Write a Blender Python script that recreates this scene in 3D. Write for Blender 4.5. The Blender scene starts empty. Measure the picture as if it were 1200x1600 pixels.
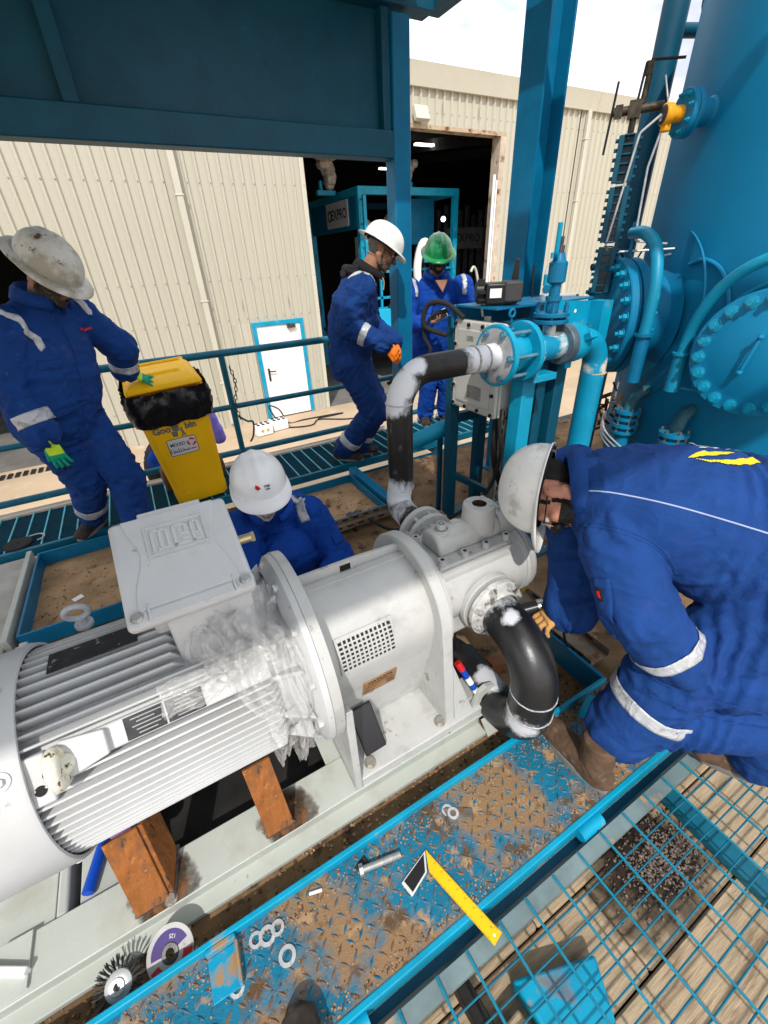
import bpy, bmesh, math, random
import numpy as np
from mathutils import Vector as V, Matrix, noise, Quaternion
from mathutils.bvhtree import BVHTree
R = math.radians
random.seed(7)
SC = bpy.context.scene
COL = SC.collection

# ------------------------------------------------------------------ camera, sky, sun, exposure
cam = bpy.data.cameras.new('camera'); CAM = bpy.data.objects.new('camera', cam); COL.objects.link(CAM)
yaw, pitch, roll = R(28.0), R(31.0), R(2.87)
fwd = V((math.sin(yaw)*math.cos(pitch), math.cos(yaw)*math.cos(pitch), -math.sin(pitch)))
rgt = V((math.cos(yaw), -math.sin(yaw), 0)); dwn = fwd.cross(rgt)
r2 = rgt*math.cos(roll) + dwn*math.sin(roll); d2 = dwn*math.cos(roll) - rgt*math.sin(roll)
CAM.matrix_world = Matrix(((r2.x, -d2.x, -fwd.x, 0), (r2.y, -d2.y, -fwd.y, 0), (r2.z, -d2.z, -fwd.z, 1.6), (0, 0, 0, 1)))
cam.sensor_fit = 'HORIZONTAL'; cam.sensor_width = 36; cam.lens = 19.8
cam.clip_start = .02; cam.clip_end = 600
SC.camera = CAM

SUN_EL, SUN_AZ = R(48), R(212)          # azimuth measured from +Y towards +X: behind the camera, a little left
w = bpy.data.worlds.new('World'); SC.world = w; w.use_nodes = True
nt = w.node_tree; nt.nodes.clear(); N = nt.nodes.new; L = nt.links.new
out = N('ShaderNodeOutputWorld'); bg = N('ShaderNodeBackground'); bg.inputs[1].default_value = .15
sky = N('ShaderNodeTexSky'); sky.sky_type = 'NISHITA'; sky.sun_disc = False
sky.sun_elevation = SUN_EL; sky.sun_rotation = SUN_AZ; sky.dust_density = 2
tc = N('ShaderNodeTexCoord'); mp = N('ShaderNodeMapping'); mp.inputs['Scale'].default_value = (1, 1, 2.2)
n1 = N('ShaderNodeTexNoise'); n1.inputs['Scale'].default_value = 2.4; n1.inputs['Detail'].default_value = 7; n1.inputs['Roughness'].default_value = .58
rp = N('ShaderNodeValToRGB'); rp.color_ramp.elements[0].position = .22; rp.color_ramp.elements[1].position = .40
n2 = N('ShaderNodeTexNoise'); n2.inputs['Scale'].default_value = 3.1; n2.inputs['Detail'].default_value = 6
cr = N('ShaderNodeValToRGB'); cr.color_ramp.elements[0].color = (3.3, 3.5, 3.95, 1); cr.color_ramp.elements[1].color = (9.0, 9.0, 9.1, 1)
cr.color_ramp.elements[0].position = .40; cr.color_ramp.elements[1].position = .64
mx = N('ShaderNodeMix'); mx.data_type = 'RGBA'
L(tc.outputs['Generated'], mp.inputs[0]); L(mp.outputs[0], n1.inputs[0]); L(mp.outputs[0], n2.inputs[0])
L(n1.outputs[0], rp.inputs[0]); L(n2.outputs[0], cr.inputs[0])
L(rp.outputs[0], mx.inputs[0]); L(sky.outputs[0], mx.inputs[6]); L(cr.outputs[0], mx.inputs[7])
L(mx.outputs[2], bg.inputs[0]); L(bg.outputs[0], out.inputs[0])
sl = bpy.data.lights.new('sun', 'SUN'); sl.energy = 2.1; sl.angle = R(1.0); sl.color = (1, .95, .88)
SUN = bpy.data.objects.new('sun', sl); COL.objects.link(SUN)
sd = V((math.sin(SUN_AZ)*math.cos(SUN_EL), math.cos(SUN_AZ)*math.cos(SUN_EL), math.sin(SUN_EL)))
SUN.rotation_euler = sd.to_track_quat('Z', 'Y').to_euler()
vs = SC.view_settings; vs.view_transform = 'Standard'; vs.look = 'None'; vs.exposure = .76; vs.gamma = 1; vs.use_curve_mapping = False

# ------------------------------------------------------------------ materials
def mat(name, col, rough=.5, metal=0., var=.12, vscale=6., spots=(), bump=0., bscale=60., coat=0., spec=.28, scale3=(1, 1, 1), bumpdetail=4, welds=None, alpha=1., trans=0., crease=0., fade=None):
    """procedural paint / metal / cloth: base colour with broad variation, any number of noise-shaped spot layers (colour, scale, threshold, softness[, roughness])"""
    m = bpy.data.materials.new(name); m.use_nodes = True
    t = m.node_tree; b = t.nodes['Principled BSDF']; N = t.nodes.new; L = t.links.new
    b.inputs['Roughness'].default_value = rough; b.inputs['Metallic'].default_value = metal
    b.inputs['Specular IOR Level'].default_value = spec; b.inputs['Coat Weight'].default_value = coat
    b.inputs['Alpha'].default_value = alpha; b.inputs['Transmission Weight'].default_value = trans
    tc = N('ShaderNodeTexCoord'); mp = N('ShaderNodeMapping'); mp.inputs['Scale'].default_value = scale3
    L(tc.outputs['Object'], mp.inputs[0])
    def ns(scale, detail=5, rg=.6):
        n = N('ShaderNodeTexNoise'); n.inputs['Scale'].default_value = scale; n.inputs['Detail'].default_value = detail; n.inputs['Roughness'].default_value = rg
        L(mp.outputs[0], n.inputs[0]); return n.outputs[0]
    def mixc(f, a, bcol):
        x = N('ShaderNodeMix'); x.data_type = 'RGBA'
        if hasattr(f, 'links'): L(f, x.inputs[0])
        else: x.inputs[0].default_value = f
        for i, c in ((6, a), (7, bcol)):
            if hasattr(c, 'links'): L(c, x.inputs[i])
            else: x.inputs[i].default_value = (*c, 1)
        return x.outputs[2]
    def rng(src, lo, hi, a=0., z=1.):
        r = N('ShaderNodeMapRange'); L(src, r.inputs[0])
        for i, q in enumerate((lo, hi, a, z)): r.inputs[i+1].default_value = q
        return r.outputs[0]
    lo = tuple(c*(1-var) for c in col); hi = tuple(min(1, c*(1+var)) for c in col)
    c = mixc(rng(ns(vscale), .32, .68), lo, hi) if var else col
    rg = rough
    for s in spots:
        f = rng(ns(s[1]), s[2], s[2]+s[3])
        c = mixc(f, c, s[0])
        if len(s) > 4: rg = (f, rg, s[4])
    if welds:
        wcol, pts = welds; acc = None
        nn = ns(26, 7, .68)
        for p, rad in pts:
            d = N('ShaderNodeVectorMath'); d.operation = 'DISTANCE'; L(tc.outputs['Object'], d.inputs[0]); d.inputs[1].default_value = p
            k = N('ShaderNodeMath'); k.operation = 'MULTIPLY_ADD'; L(nn, k.inputs[0]); k.inputs[1].default_value = -rad*1.0; L(d.outputs['Value'], k.inputs[2])
            f = rng(k.outputs[0], rad*.52, rad*.20)
            if acc is None: acc = f
            else:
                a = N('ShaderNodeMath'); a.operation = 'MAXIMUM'; L(acc, a.inputs[0]); L(f, a.inputs[1]); acc = a.outputs[0]
        c = mixc(acc, c, wcol)
    if hasattr(c, 'links'): L(c, b.inputs['Base Color'])
    else: b.inputs['Base Color'].default_value = (*c, 1)
    if isinstance(rg, tuple):
        x = N('ShaderNodeMix'); L(rg[0], x.inputs[0]); x.inputs[2].default_value = rough; x.inputs[3].default_value = rg[2]; L(x.outputs[0], b.inputs['Roughness'])
    if bump:
        bp = N('ShaderNodeBump'); bp.inputs['Strength'].default_value = bump; bp.inputs['Distance'].default_value = .004
        L(ns(bscale, bumpdetail), bp.inputs['Height']); L(bp.outputs[0], b.inputs['Normal'])
    if crease:                             # sharp folded lines of cloth: ridged, warped noise
        n = N('ShaderNodeTexNoise'); n.inputs['Scale'].default_value = 9; n.inputs['Detail'].default_value = 3.5; n.inputs['Distortion'].default_value = .9; L(tc.outputs['Object'], n.inputs[0])
        a = N('ShaderNodeMath'); a.operation = 'SUBTRACT'; L(n.outputs[0], a.inputs[0]); a.inputs[1].default_value = .5
        q = N('ShaderNodeMath'); q.operation = 'ABSOLUTE'; L(a.outputs[0], q.inputs[0])
        r = N('ShaderNodeMapRange'); L(q.outputs[0], r.inputs[0]); r.inputs[1].default_value = 0; r.inputs[2].default_value = .16; r.inputs[3].default_value = 1; r.inputs[4].default_value = 0
        b2 = N('ShaderNodeBump'); b2.inputs['Strength'].default_value = crease; b2.inputs['Distance'].default_value = .014; L(r.outputs[0], b2.inputs['Height'])
        if bump: L(bp.outputs[0], b2.inputs['Normal'])
        L(b2.outputs[0], b.inputs['Normal'])
    if fade:                               # ragged-edged patch
        d = N('ShaderNodeVectorMath'); d.operation = 'DISTANCE'; L(tc.outputs['Object'], d.inputs[0]); d.inputs[1].default_value = fade[0]
        k = N('ShaderNodeMath'); k.operation = 'MULTIPLY_ADD'; L(ns(12, 6), k.inputs[0]); k.inputs[1].default_value = -fade[1]*1.4; L(d.outputs['Value'], k.inputs[2])
        L(rng(k.outputs[0], fade[1]*.35, -fade[1]*.25, 0, fade[2]), b.inputs['Alpha'])
    return m
def emis(name, col, s):
    m = bpy.data.materials.new(name); m.use_nodes = True; b = m.node_tree.nodes['Principled BSDF']
    b.inputs['Base Color'].default_value = (*col, 1); b.inputs['Emission Color'].default_value = (*col, 1); b.inputs['Emission Strength'].default_value = s
    return m
RUST = (.16, .055, .018); SAND = (.42, .27, .15); GRIME = (.035, .03, .026)
TEAL = mat('dark_teal_paint', (.001, .066, .115), .5, var=.15, spots=(((.004, .10, .16), 30, .62, .1),), bump=.06, bscale=140)
BLUE = mat('blue_steel_paint', (.001, .135, .27), .42, var=.18, vscale=4, spots=((RUST, 9, .70, .05, .8), ((.02, .03, .04), 4, .68, .15)), bump=.08, bscale=90)
BRIGHT = mat('bright_blue_paint', (.002, .285, .46), .42, var=.18, spots=((RUST, 14, .69, .04, .85), ((.30, .20, .11), 6, .62, .07, .9), ((.002, .16, .29), 3, .58, .15)), bump=.1, bscale=120)
TANK = mat('tank_paint', (.002, .185, .36), .5, var=.10, vscale=1.5, spots=(((.003, .22, .41), 3, .6, .2), ((.01, .12, .2), 11, .68, .06)), bump=.05, bscale=220)
RAILP = mat('rail_paint', (.004, .12, .19), .4, var=.2, spots=(((.03, .3, .38), 18, .66, .06), (RUST, 22, .72, .04)), bump=.08, bscale=60)
MOTOR = mat('motor_grey_paint', (.54, .55, .555), .40, var=.07, vscale=5, spots=(((.46, .46, .45), 5, .58, .2), ((.34, .31, .27), 19, .665, .05), ((.12, .08, .06), 34, .755, .02)), bump=.12, bscale=300)
PUMP = mat('pump_grey_paint', (.49, .495, .48), .36, var=.06, vscale=9, spots=(((.34, .34, .32), 6, .56, .2), ((.27, .25, .21), 17, .645, .06), ((.10, .08, .06), 28, .735, .03)), bump=.16, bscale=260)
BASEG = mat('base_grey_paint', (.45, .475, .435), .42, var=.08, vscale=3, spots=(((.37, .36, .31), 5, .54, .2), ((.24, .19, .13), 8, .66, .07), ((.14, .06, .03), 13, .70, .03), ((.03, .03, .03), 33, .765, .02)), bump=.14, bscale=160)
RUSTO = mat('orange_rust_steel', (.30, .105, .026), .85, var=.3, vscale=10, spots=(((.16, .07, .03), 9, .48, .18), ((.06, .04, .03), 26, .60, .08), ((.5, .22, .06), 40, .64, .06)), bump=.4, bscale=120, scale3=(2.5, 2.5, .7))
WELDB = mat('burnt_weld', (.10, .085, .08), .5, metal=.5, var=.5, vscale=40, spots=((RUST, 20, .55, .1),), bump=.6, bscale=150)
DIRT = mat('rusty_dirty_floor', (.19, .115, .06), .92, var=.45, vscale=5, spots=(((.05, .03, .02), 9, .55, .12), ((.36, .22, .11), 6, .60, .1), ((.0, .13, .2), 8, .70, .03)), bump=.5, bscale=45)
SANDM = mat('sandy_tray_floor', (.36, .23, .125), .95, var=.35, vscale=5, spots=(((.13, .06, .03), 8, .58, .12), ((.5, .34, .2), 14, .62, .1), ((.0, .14, .2), 5, .70, .03)), bump=.6, bscale=70)
CHEQ = mat('worn_chequer_plate', (.004, .145, .25), .55, var=.2, vscale=6, spots=(((.25, .155, .08), 3.3, .455, .08, .95), ((.10, .06, .03), 8, .56, .07, .95), ((.36, .24, .135), 13, .585, .07, .95), ((.16, .09, .045), 45, .60, .05, .95), ((.005, .17, .28), 30, .63, .04, .5), (RUST, 26, .69, .03, .9)), bump=.6, bscale=130, bumpdetail=6)
LENS = mat('chequer_tread', (.004, .12, .21), .5, var=.3, vscale=15, spots=(((.17, .10, .05), 9, .44, .10, .9), ((.10, .035, .02), 34, .58, .06, .9)), bump=.2, bscale=80)
BLACKP = (.012, .012, .013)
STEEL = mat('zinc_steel', (.55, .56, .57), .38, metal=.35, var=.2, vscale=20, spots=(((.2, .17, .14), 22, .62, .1),), bump=.1, bscale=200)
DSTEEL = mat('dark_steel', (.10, .10, .105), .4, metal=.8, var=.3, vscale=20, bump=.15, bscale=120)
BLACK = mat('black_plastic', (.012, .012, .013), .35, var=.2)
RUBBER = mat('black_rubber', (.018, .018, .018), .8, var=.2, bump=.2, bscale=80)
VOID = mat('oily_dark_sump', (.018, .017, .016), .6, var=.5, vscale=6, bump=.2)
CREAM = mat('cream_sheet_cladding', (.47, .45, .37), .5, var=.05, vscale=.7, spots=(((.37, .34, .265), .9, .60, .2), ((.30, .26, .2), 5, .66, .1)), scale3=(1, 1, .16))
CREAMT = mat('cream_trim', (.52, .50, .42), .45, var=.05, vscale=1.2)
WHITE = mat('white_paint', (.80, .80, .78), .45, var=.05, spots=(((.6, .57, .5), 4, .66, .15),))
GROUND = mat('sandy_concrete_yard', (.46, .35, .24), .95, var=.12, vscale=.8, spots=(((.54, .43, .31), 3, .58, .15), ((.36, .27, .2), 1.3, .63, .12), ((.2, .16, .12), 9, .72, .03)), bump=.4, bscale=14)
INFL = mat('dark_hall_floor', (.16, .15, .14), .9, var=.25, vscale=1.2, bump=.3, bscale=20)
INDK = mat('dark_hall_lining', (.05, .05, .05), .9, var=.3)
WOOD = mat('weathered_plank', (.40, .305, .20), .9, var=.22, vscale=5, scale3=(1.2, 14, 6), spots=(((.22, .15, .095), 3.5, .54, .12), ((.47, .36, .24), 6, .60, .10), ((.06, .045, .035), 7, .72, .04)), bump=.6, bscale=16)
YELLOW = mat('yellow_bin_plastic', (.92, .50, .003), .42, var=.07, vscale=3, spots=(((.55, .32, .02), 9, .68, .08),), bump=.08, bscale=150)
BAG = mat('black_bin_bag', (.008, .008, .009), .22, var=.2, bump=.5, bscale=22)
CLOTH = mat('royal_blue_cloth', (.006, .043, .20), .85, var=.14, vscale=7, spots=(((.035, .06, .20), 9, .60, .16), ((.075, .085, .16), 26, .68, .05)), bump=.3, bscale=420, spec=.2, crease=.3)
CLOTHD = mat('navy_blue_cloth', (.006, .037, .165), .85, var=.16, vscale=8, spots=(((.03, .05, .15), 11, .63, .14), ((.07, .08, .13), 26, .70, .05)), bump=.3, bscale=420, spec=.2, crease=.3)
CLOTHB = mat('bright_blue_cloth', (.004, .052, .32), .85, var=.14, vscale=7, spots=(((.012, .06, .32), 10, .60, .15),), bump=.3, bscale=420, spec=.2, crease=.3)
HOOD = mat('black_fleece', (.014, .014, .018), .95, var=.3, vscale=20, bump=.4, bscale=160)
REFL = mat('silver_reflective_tape', (.50, .52, .55), .4, metal=.15, var=.08, vscale=30, spots=(((.30, .31, .33), 22, .56, .1),), bump=.5, bscale=60, crease=.4)
SKIN = mat('brown_skin', (.30, .145, .085), .55, var=.14, vscale=30, spots=(((.36, .16, .10), 50, .58, .2),), bump=.15, bscale=300)
SKINL = mat('ruddy_skin', (.46, .21, .14), .55, var=.14, vscale=30, spots=(((.5, .19, .12), 40, .58, .2),), bump=.15, bscale=300)
HAIR = mat('black_hair', (.010, .008, .007), .75, var=.4, vscale=60, bump=.8, bscale=250)
HAIRG = mat('greying_beard', (.16, .145, .13), .8, var=.5, vscale=120, bump=.8, bscale=250)
HATW = mat('white_hat_shell', (.72, .72, .69), .36, var=.05, vscale=12, spots=(((.48, .46, .42), 11, .58, .12), ((.30, .28, .24), 22, .67, .04), ((.10, .07, .05), 30, .73, .02)), coat=.15, bump=.08, bscale=90)
HATD = mat('grimy_hat_shell', (.60, .59, .54), .45, var=.12, vscale=9, spots=(((.34, .32, .26), 7, .50, .12), ((.10, .075, .05), 13, .62, .05), ((.05, .035, .02), 24, .69, .03), ((.22, .11, .05), 11, .73, .02)), coat=.15)
HATC = mat('clean_white_hat_shell', (.80, .80, .80), .3, var=.03, coat=.3)
HATG = mat('green_hat_shell', (.004, .20, .06), .3, var=.1, spots=(((.02, .3, .12), 14, .62, .08),), coat=.5)
ORANGE = mat('orange_glove_rubber', (.85, .19, .012), .6, var=.1, bump=.3, bscale=150)
GREENG = mat('green_glove_rubber', (.0, .30, .16), .6, var=.12, bump=.3, bscale=150)
LIMEG = mat('lime_glove_knit', (.50, .72, .03), .8, var=.1, bump=.4, bscale=260)
TANG = mat('tan_leather_glove', (.60, .33, .11), .8, var=.15, vscale=30, bump=.3, bscale=140)
BOOTM = mat('brown_suede', (.115, .068, .042), .9, var=.25, vscale=18, spots=(((.19, .125, .085), 22, .6, .1),), bump=.4, bscale=160)
BOOTD = mat('dark_dirty_leather', (.04, .032, .027), .8, var=.35, vscale=22, spots=(((.11, .085, .065), 18, .6, .1),), bump=.3, bscale=130)
SOLE = mat('grey_sole', (.20, .19, .18), .85, var=.2)
BOXG = mat('grey_enclosure_paint', (.50, .50, .46), .45, var=.06, spots=(((.38, .37, .33), 8, .62, .15),), bump=.1, bscale=200)
PLATE = mat('black_nameplate', (.03, .032, .035), .35, metal=.4, var=.3, vscale=30, spots=(((.25, .25, .24), 50, .62, .05),))
BRASS = mat('tarnished_brass_plate', (.42, .22, .09), .45, metal=.5, var=.25, vscale=25, bump=.1)
INK = mat('black_print', (.012, .012, .012), .6, var=0)
INKG = mat('faded_grey_print', (.16, .15, .12), .7, var=.3, vscale=40)
INKR = mat('red_print', (.55, .015, .02), .6, var=0)
INKW = mat('white_print', (.75, .75, .73), .6, var=.05)
INKY = mat('yellow_print', (.82, .60, .02), .7, var=.06, vscale=20)
LAMPW = emis('white_lamp', (1, .97, .9), 3)
BLUEP = mat('blue_hose_plastic', (.004, .06, .42), .4, var=.1)
TANF = mat('amber_enamel', (.75, .33, .01), .4, var=.12, spots=((GRIME, 14, .68, .05),))
CHROME = mat('bare_steel_tube', (.55, .56, .58), .22, metal=1, var=.2, vscale=30)
GLOVEP = mat('purple_knit', (.20, .16, .62), .85, var=.15, bump=.3, bscale=120)

# ------------------------------------------------------------------ mesh helpers
def basis(a):
    a = V(a).normalized(); u = a.orthogonal().normalized()
    up = V((0, 0, 1)) if abs(a.z) < .95 else V((0, 1, 0))
    u = (up - a*up.dot(a)).normalized(); return u, a.cross(u), a
def wl(o):
    p = V((0, 0, 0))
    while o: p += o.location; o = o.parent
    return p
class MB:
    def __init__(s): s.v = []; s.f = []; s.m = []
    def add(s, vs, fs, m=0):
        k = len(s.v); s.v += [V(x) for x in vs]; s.f += [tuple(i+k for i in f) for f in fs]; s.m += [m]*len(fs); return s
    def box(s, c, size, rot=None, m=0, taper=1.):
        x, y, z = (q/2 for q in size); rot = rot or Matrix.Identity(3); c = V(c)
        vs = [c + rot @ V((a*x*(taper if d > 0 else 1), b*y*(taper if d > 0 else 1), d*z)) for d in (-1, 1) for a, b in ((-1, -1), (1, -1), (1, 1), (-1, 1))]
        return s.add(vs, [(3, 2, 1, 0), (4, 5, 6, 7), (0, 1, 5, 4), (1, 2, 6, 5), (2, 3, 7, 6), (3, 0, 4, 7)], m)
    def bb(s, x0, x1, y0, y1, z0, z1, m=0): return s.box(((x0+x1)/2, (y0+y1)/2, (z0+z1)/2), (x1-x0, y1-y0, z1-z0), None, m)
    def beam(s, p0, p1, w, h, m=0, up=None):
        p0, p1 = V(p0), V(p1); a = (p1-p0); l = a.length; a.normalize()
        u = V(up) if up else (V((0, 0, 1)) if abs(a.z) < .9 else V((0, 1, 0)))
        u = (u - a*u.dot(a)).normalized(); r = a.cross(u)
        return s.box((p0+p1)/2, (w, l, h), Matrix((r, a, u)).transposed(), m)
    def cyl(s, p0, p1, r0, r1=None, n=20, m=0, cap=True):
        r1 = r0 if r1 is None else r1; p0, p1 = V(p0), V(p1); u, v, a = basis(p1-p0); k = len(s.v)
        for p, r in ((p0, r0), (p1, r1)):
            s.v += [p + (u*math.cos(t)+v*math.sin(t))*r for t in (2*math.pi*i/n for i in range(n))]
        s.f += [(k+i, k+(i+1) % n, k+n+(i+1) % n, k+n+i) for i in range(n)]; s.m += [m]*n
        if cap:
            s.f += [tuple(k+i for i in reversed(range(n))), tuple(k+n+i for i in range(n))]; s.m += [m, m]
        return s
    def tube(s, pts, r, n=12, m=0, cap=True, closed=False):
        pts = [V(p) for p in pts]; N_ = len(pts); rs = r if isinstance(r, (list, tuple)) else [r]*N_
        def tan(i):
            if closed: return (pts[(i+1) % N_]-pts[i-1]).normalized()
            return (pts[min(i+1, N_-1)]-pts[max(i-1, 0)]).normalized()
        t = tan(0); u = basis(t)[0]; k = len(s.v)
        for i, p in enumerate(pts):
            t2 = tan(i); q = t.rotation_difference(t2); u = q @ u; u = (u - t2*u.dot(t2)).normalized(); t = t2; v_ = t.cross(u)
            s.v += [p + (u*math.cos(a)+v_*math.sin(a))*rs[i] for a in (2*math.pi*j/n for j in range(n))]
        for i in range(N_ if closed else N_-1):
            a, b = k+i*n, k+((i+1) % N_)*n
            s.f += [(a+j, a+(j+1) % n, b+(j+1) % n, b+j) for j in range(n)]; s.m += [m]*n
        if cap and not closed:
            s.f += [tuple(k+j for j in reversed(range(n))), tuple(k+(N_-1)*n+j for j in range(n))]; s.m += [m, m]
        return s
    def lathe(s, o, axis, prof, n=28, m=0, a0=0., a1=2*math.pi, ud=None):
        """prof: (distance along the axis, radius); full turn unless a0, a1 given"""
        o = V(o); u, v_, a = basis(axis); full = abs(a1-a0-2*math.pi) < 1e-6; k = len(s.v); nn = n if full else n+1
        if ud is not None: u = V(ud).normalized(); v_ = a.cross(u)
        for t, r in prof:
            s.v += [o + a*t + (u*math.cos(b)+v_*math.sin(b))*max(r, 1e-4) for b in (a0+(a1-a0)*i/n for i in range(nn))]
        for i in range(len(prof)-1):
            for j in range(n):
                j2 = (j+1) % nn; s.f.append((k+i*nn+j, k+i*nn+j2, k+(i+1)*nn+j2, k+(i+1)*nn+j)); s.m.append(m)
        return s
    def prism(s, pts, d, m=0):
        pts = [V(p) for p in pts]; d = V(d); n = len(pts)
        nrm = V((0, 0, 0))
        for i in range(n): nrm += pts[i].cross(pts[(i+1) % n])
        if nrm.dot(d) > 0: pts = pts[::-1]
        return s.add(pts + [p+d for p in pts], [tuple(range(n)), tuple(n+i for i in reversed(range(n)))] + [((i+1) % n, i, n+i, n+(i+1) % n) for i in range(n)], m)
    def ball(s, c, r, n=12, m=0, rot=None):
        r = r if isinstance(r, (tuple, list, V)) else (r, r, r); c = V(c); k = len(s.v); h = n//2; rot = rot or Matrix.Identity(3)
        s.v += [c + rot @ V((0, 0, r[2]))]
        for i in range(1, h):
            t = math.pi*i/h
            s.v += [c + rot @ V((r[0]*math.sin(t)*math.cos(2*math.pi*j/n), r[1]*math.sin(t)*math.sin(2*math.pi*j/n), r[2]*math.cos(t))) for j in range(n)]
        s.v += [c - rot @ V((0, 0, r[2]))]
        for j in range(n): s.f.append((k, k+1+j, k+1+(j+1) % n)); s.m.append(m)
        for i in range(h-2):
            a = k+1+i*n; b = a+n
            for j in range(n): s.f.append((a+j, b+j, b+(j+1) % n, a+(j+1) % n)); s.m.append(m)
        a = k+1+(h-2)*n
        for j in range(n): s.f.append((a+j, len(s.v)-1, a+(j+1) % n)); s.m.append(m)
        return s
    def hexa(s, p, a, r, h, m=0): p = V(p); return s.cyl(p, p+V(a).normalized()*h, r, n=6, m=m)
    def mesh(s, name, off=V((0, 0, 0)), smooth=38):
        me = bpy.data.meshes.new(name); me.from_pydata([tuple(p-off) for p in s.v], [], s.f)
        me.polygons.foreach_set('material_index', s.m)
        if smooth: me.shade_smooth(); me.set_sharp_from_angle(angle=R(smooth))
        me.update(); return me
    def build(s, name, mats, parent=None, smooth=38, bevel=0, kind=None, seg=2):
        off = wl(parent) if parent else V((0, 0, 0))
        return link(name, s.mesh(name, off, smooth), mats, parent, bevel, kind, seg)
def link(name, me, mats, parent=None, bevel=0, kind=None, seg=2):
    if mats is not None:
        if len(me.materials): me.materials.clear()
        for m in (mats if isinstance(mats, (list, tuple)) else [mats]): me.materials.append(m)
    o = bpy.data.objects.new(name, me); COL.objects.link(o)
    if parent: o.parent = parent
    if kind: o['kind'] = kind
    if bevel:
        b = o.modifiers.new('bevel', 'BEVEL'); b.width = bevel; b.segments = seg; b.limit_method = 'ANGLE'; b.angle_limit = R(40)
    return o
def inst(me, name, parent, loc, rot=None, mats=None, scale=1):
    """one more object on a shared mesh; loc in world space"""
    o = bpy.data.objects.new(name, me); COL.objects.link(o)
    if parent: o.parent = parent
    mt = (rot.to_4x4() if rot else Matrix.Identity(4)) @ Matrix.Scale(scale, 4)
    mt.translation = V(loc) - (wl(parent) if parent else V((0, 0, 0))); o.matrix_local = mt
    return o
def thing(name, label, cat, loc=(0, 0, 0), group=None):
    o = bpy.data.objects.new(name, None); COL.objects.link(o); o.location = loc; o.empty_display_size = .05
    return tag(o, label, cat, group)
def tag(o, label, cat, group=None):
    o['label'] = label; o['category'] = cat
    if group: o['group'] = group
    return o
def bend(pts, r, n=6):
    """polyline with its corners rounded to radius r"""
    pts = [V(p) for p in pts]; o = [pts[0]]
    for i in range(1, len(pts)-1):
        a, b, c = pts[i-1], pts[i], pts[i+1]; d1 = (a-b).normalized(); d2_ = (c-b).normalized()
        ang = d1.angle(d2_)
        if ang > math.pi-.02: o.append(b); continue
        t = min(r/math.tan(ang/2), (a-b).length*.49 if i > 1 else (a-b).length*.98, (c-b).length*.49 if i < len(pts)-2 else (c-b).length*.98); rr = t*math.tan(ang/2)
        cen = b + (d1+d2_).normalized()*(rr/math.sin(ang/2)); s0 = b+d1*t-cen; s1 = b+d2_*t-cen; tot = s0.angle(s1); ax = s0.cross(s1).normalized()
        for k in range(n+1): o.append(cen + Quaternion(ax, tot*k/n) @ s0)
    o.append(pts[-1]); return o
def spline(pts, n=6):
    pts = [V(p) for p in pts]; o = []
    for i in range(len(pts)-1):
        p0, p1, p2, p3 = pts[max(i-1, 0)], pts[i], pts[i+1], pts[min(i+2, len(pts)-1)]
        for k in range(n):
            t = k/n; o.append(.5*((2*p1)+(p2-p0)*t+(2*p0-5*p1+4*p2-p3)*t*t+(3*p1-p0-3*p2+p3)*t**3))
    o.append(pts[-1]); return o
def frame(x, y, z=None):
    x = V(x).normalized(); y = V(y); y = (y - x*y.dot(x)).normalized(); return Matrix((x, y, x.cross(y))).transposed()
def text(body, size, loc, rot, m, parent, name='lettering', ext=.0006, align='CENTER', space=1., bold=0., shear=0.):
    cu = bpy.data.curves.new(name, 'FONT'); cu.body = body; cu.size = size; cu.extrude = ext; cu.align_x = align; cu.align_y = 'CENTER'; cu.space_character = space; cu.offset = bold; cu.shear = shear; cu.resolution_u = 3
    t = bpy.data.objects.new('tmp_text', cu); COL.objects.link(t)
    dg = bpy.context.evaluated_depsgraph_get(); me = bpy.data.meshes.new_from_object(t.evaluated_get(dg)); bpy.data.objects.remove(t)
    me.name = name; me.materials.clear(); me.materials.append(m)
    return inst(me, name, parent, loc, rot)
def washer_mesh(ro, ri, h):
    return MB().lathe((0, 0, 0), (0, 0, 1), [(0, ri), (0, ro), (h, ro), (h, ri), (0, ri)], 24)
def bolt_mesh(r, h, stud=0.):
    b = MB().cyl((0, 0, 0), (0, 0, h*.15), r*1.35, n=14).hexa((0, 0, h*.15), (0, 0, 1), r, h*.85)
    if stud: b.cyl((0, 0, h), (0, 0, h+stud), r*.55, n=10)
    return b
def zrot(a): u, v_, w_ = basis(a); return Matrix((u, v_, w_)).transposed()
def ring_pts(c, axis, rad, n, ph=0.):
    u, v_, a = basis(axis); return [V(c) + (u*math.cos(t)+v_*math.sin(t))*rad for t in (ph+2*math.pi*i/n for i in range(n))]
# ------------------------------------------------------------------ ground, warehouse
ZG = -1.6
def sheet(name, x0, x1, y0, y1, z, m, kind='structure'):
    me = bpy.data.meshes.new(name); me.from_pydata([(x0, y0, z), (x1, y0, z), (x1, y1, z), (x0, y1, z)], [], [(0, 1, 2, 3)])
    o = link(name, me, m); o['kind'] = kind; return o
sheet('ground', -250, 250, -250, 250, ZG, GROUND)
YW, X0, X1, EAVE = 10.0, -12.0, 31.0, 4.62
WH = thing('warehouse', 'cream corrugated metal warehouse with two dark doorways and a white side door', 'warehouse', (0, YW, ZG))
def rib_sheet(h):
    b = MB(); prof = []
    for k in range(5):
        x = k*.2; prof += [(x, 0), (x+.125, 0), (x+.142, -.042), (x+.178, -.042)]
    prof.append((1.0, 0))
    vs = [(x, y, z) for z in (0, h) for x, y in prof]; n = len(prof)
    b.add(vs, [(i, i+1, n+i+1, n+i) for i in range(n-1)])
    return b.mesh('wall_sheet', smooth=20)
_sh = {}
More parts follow.
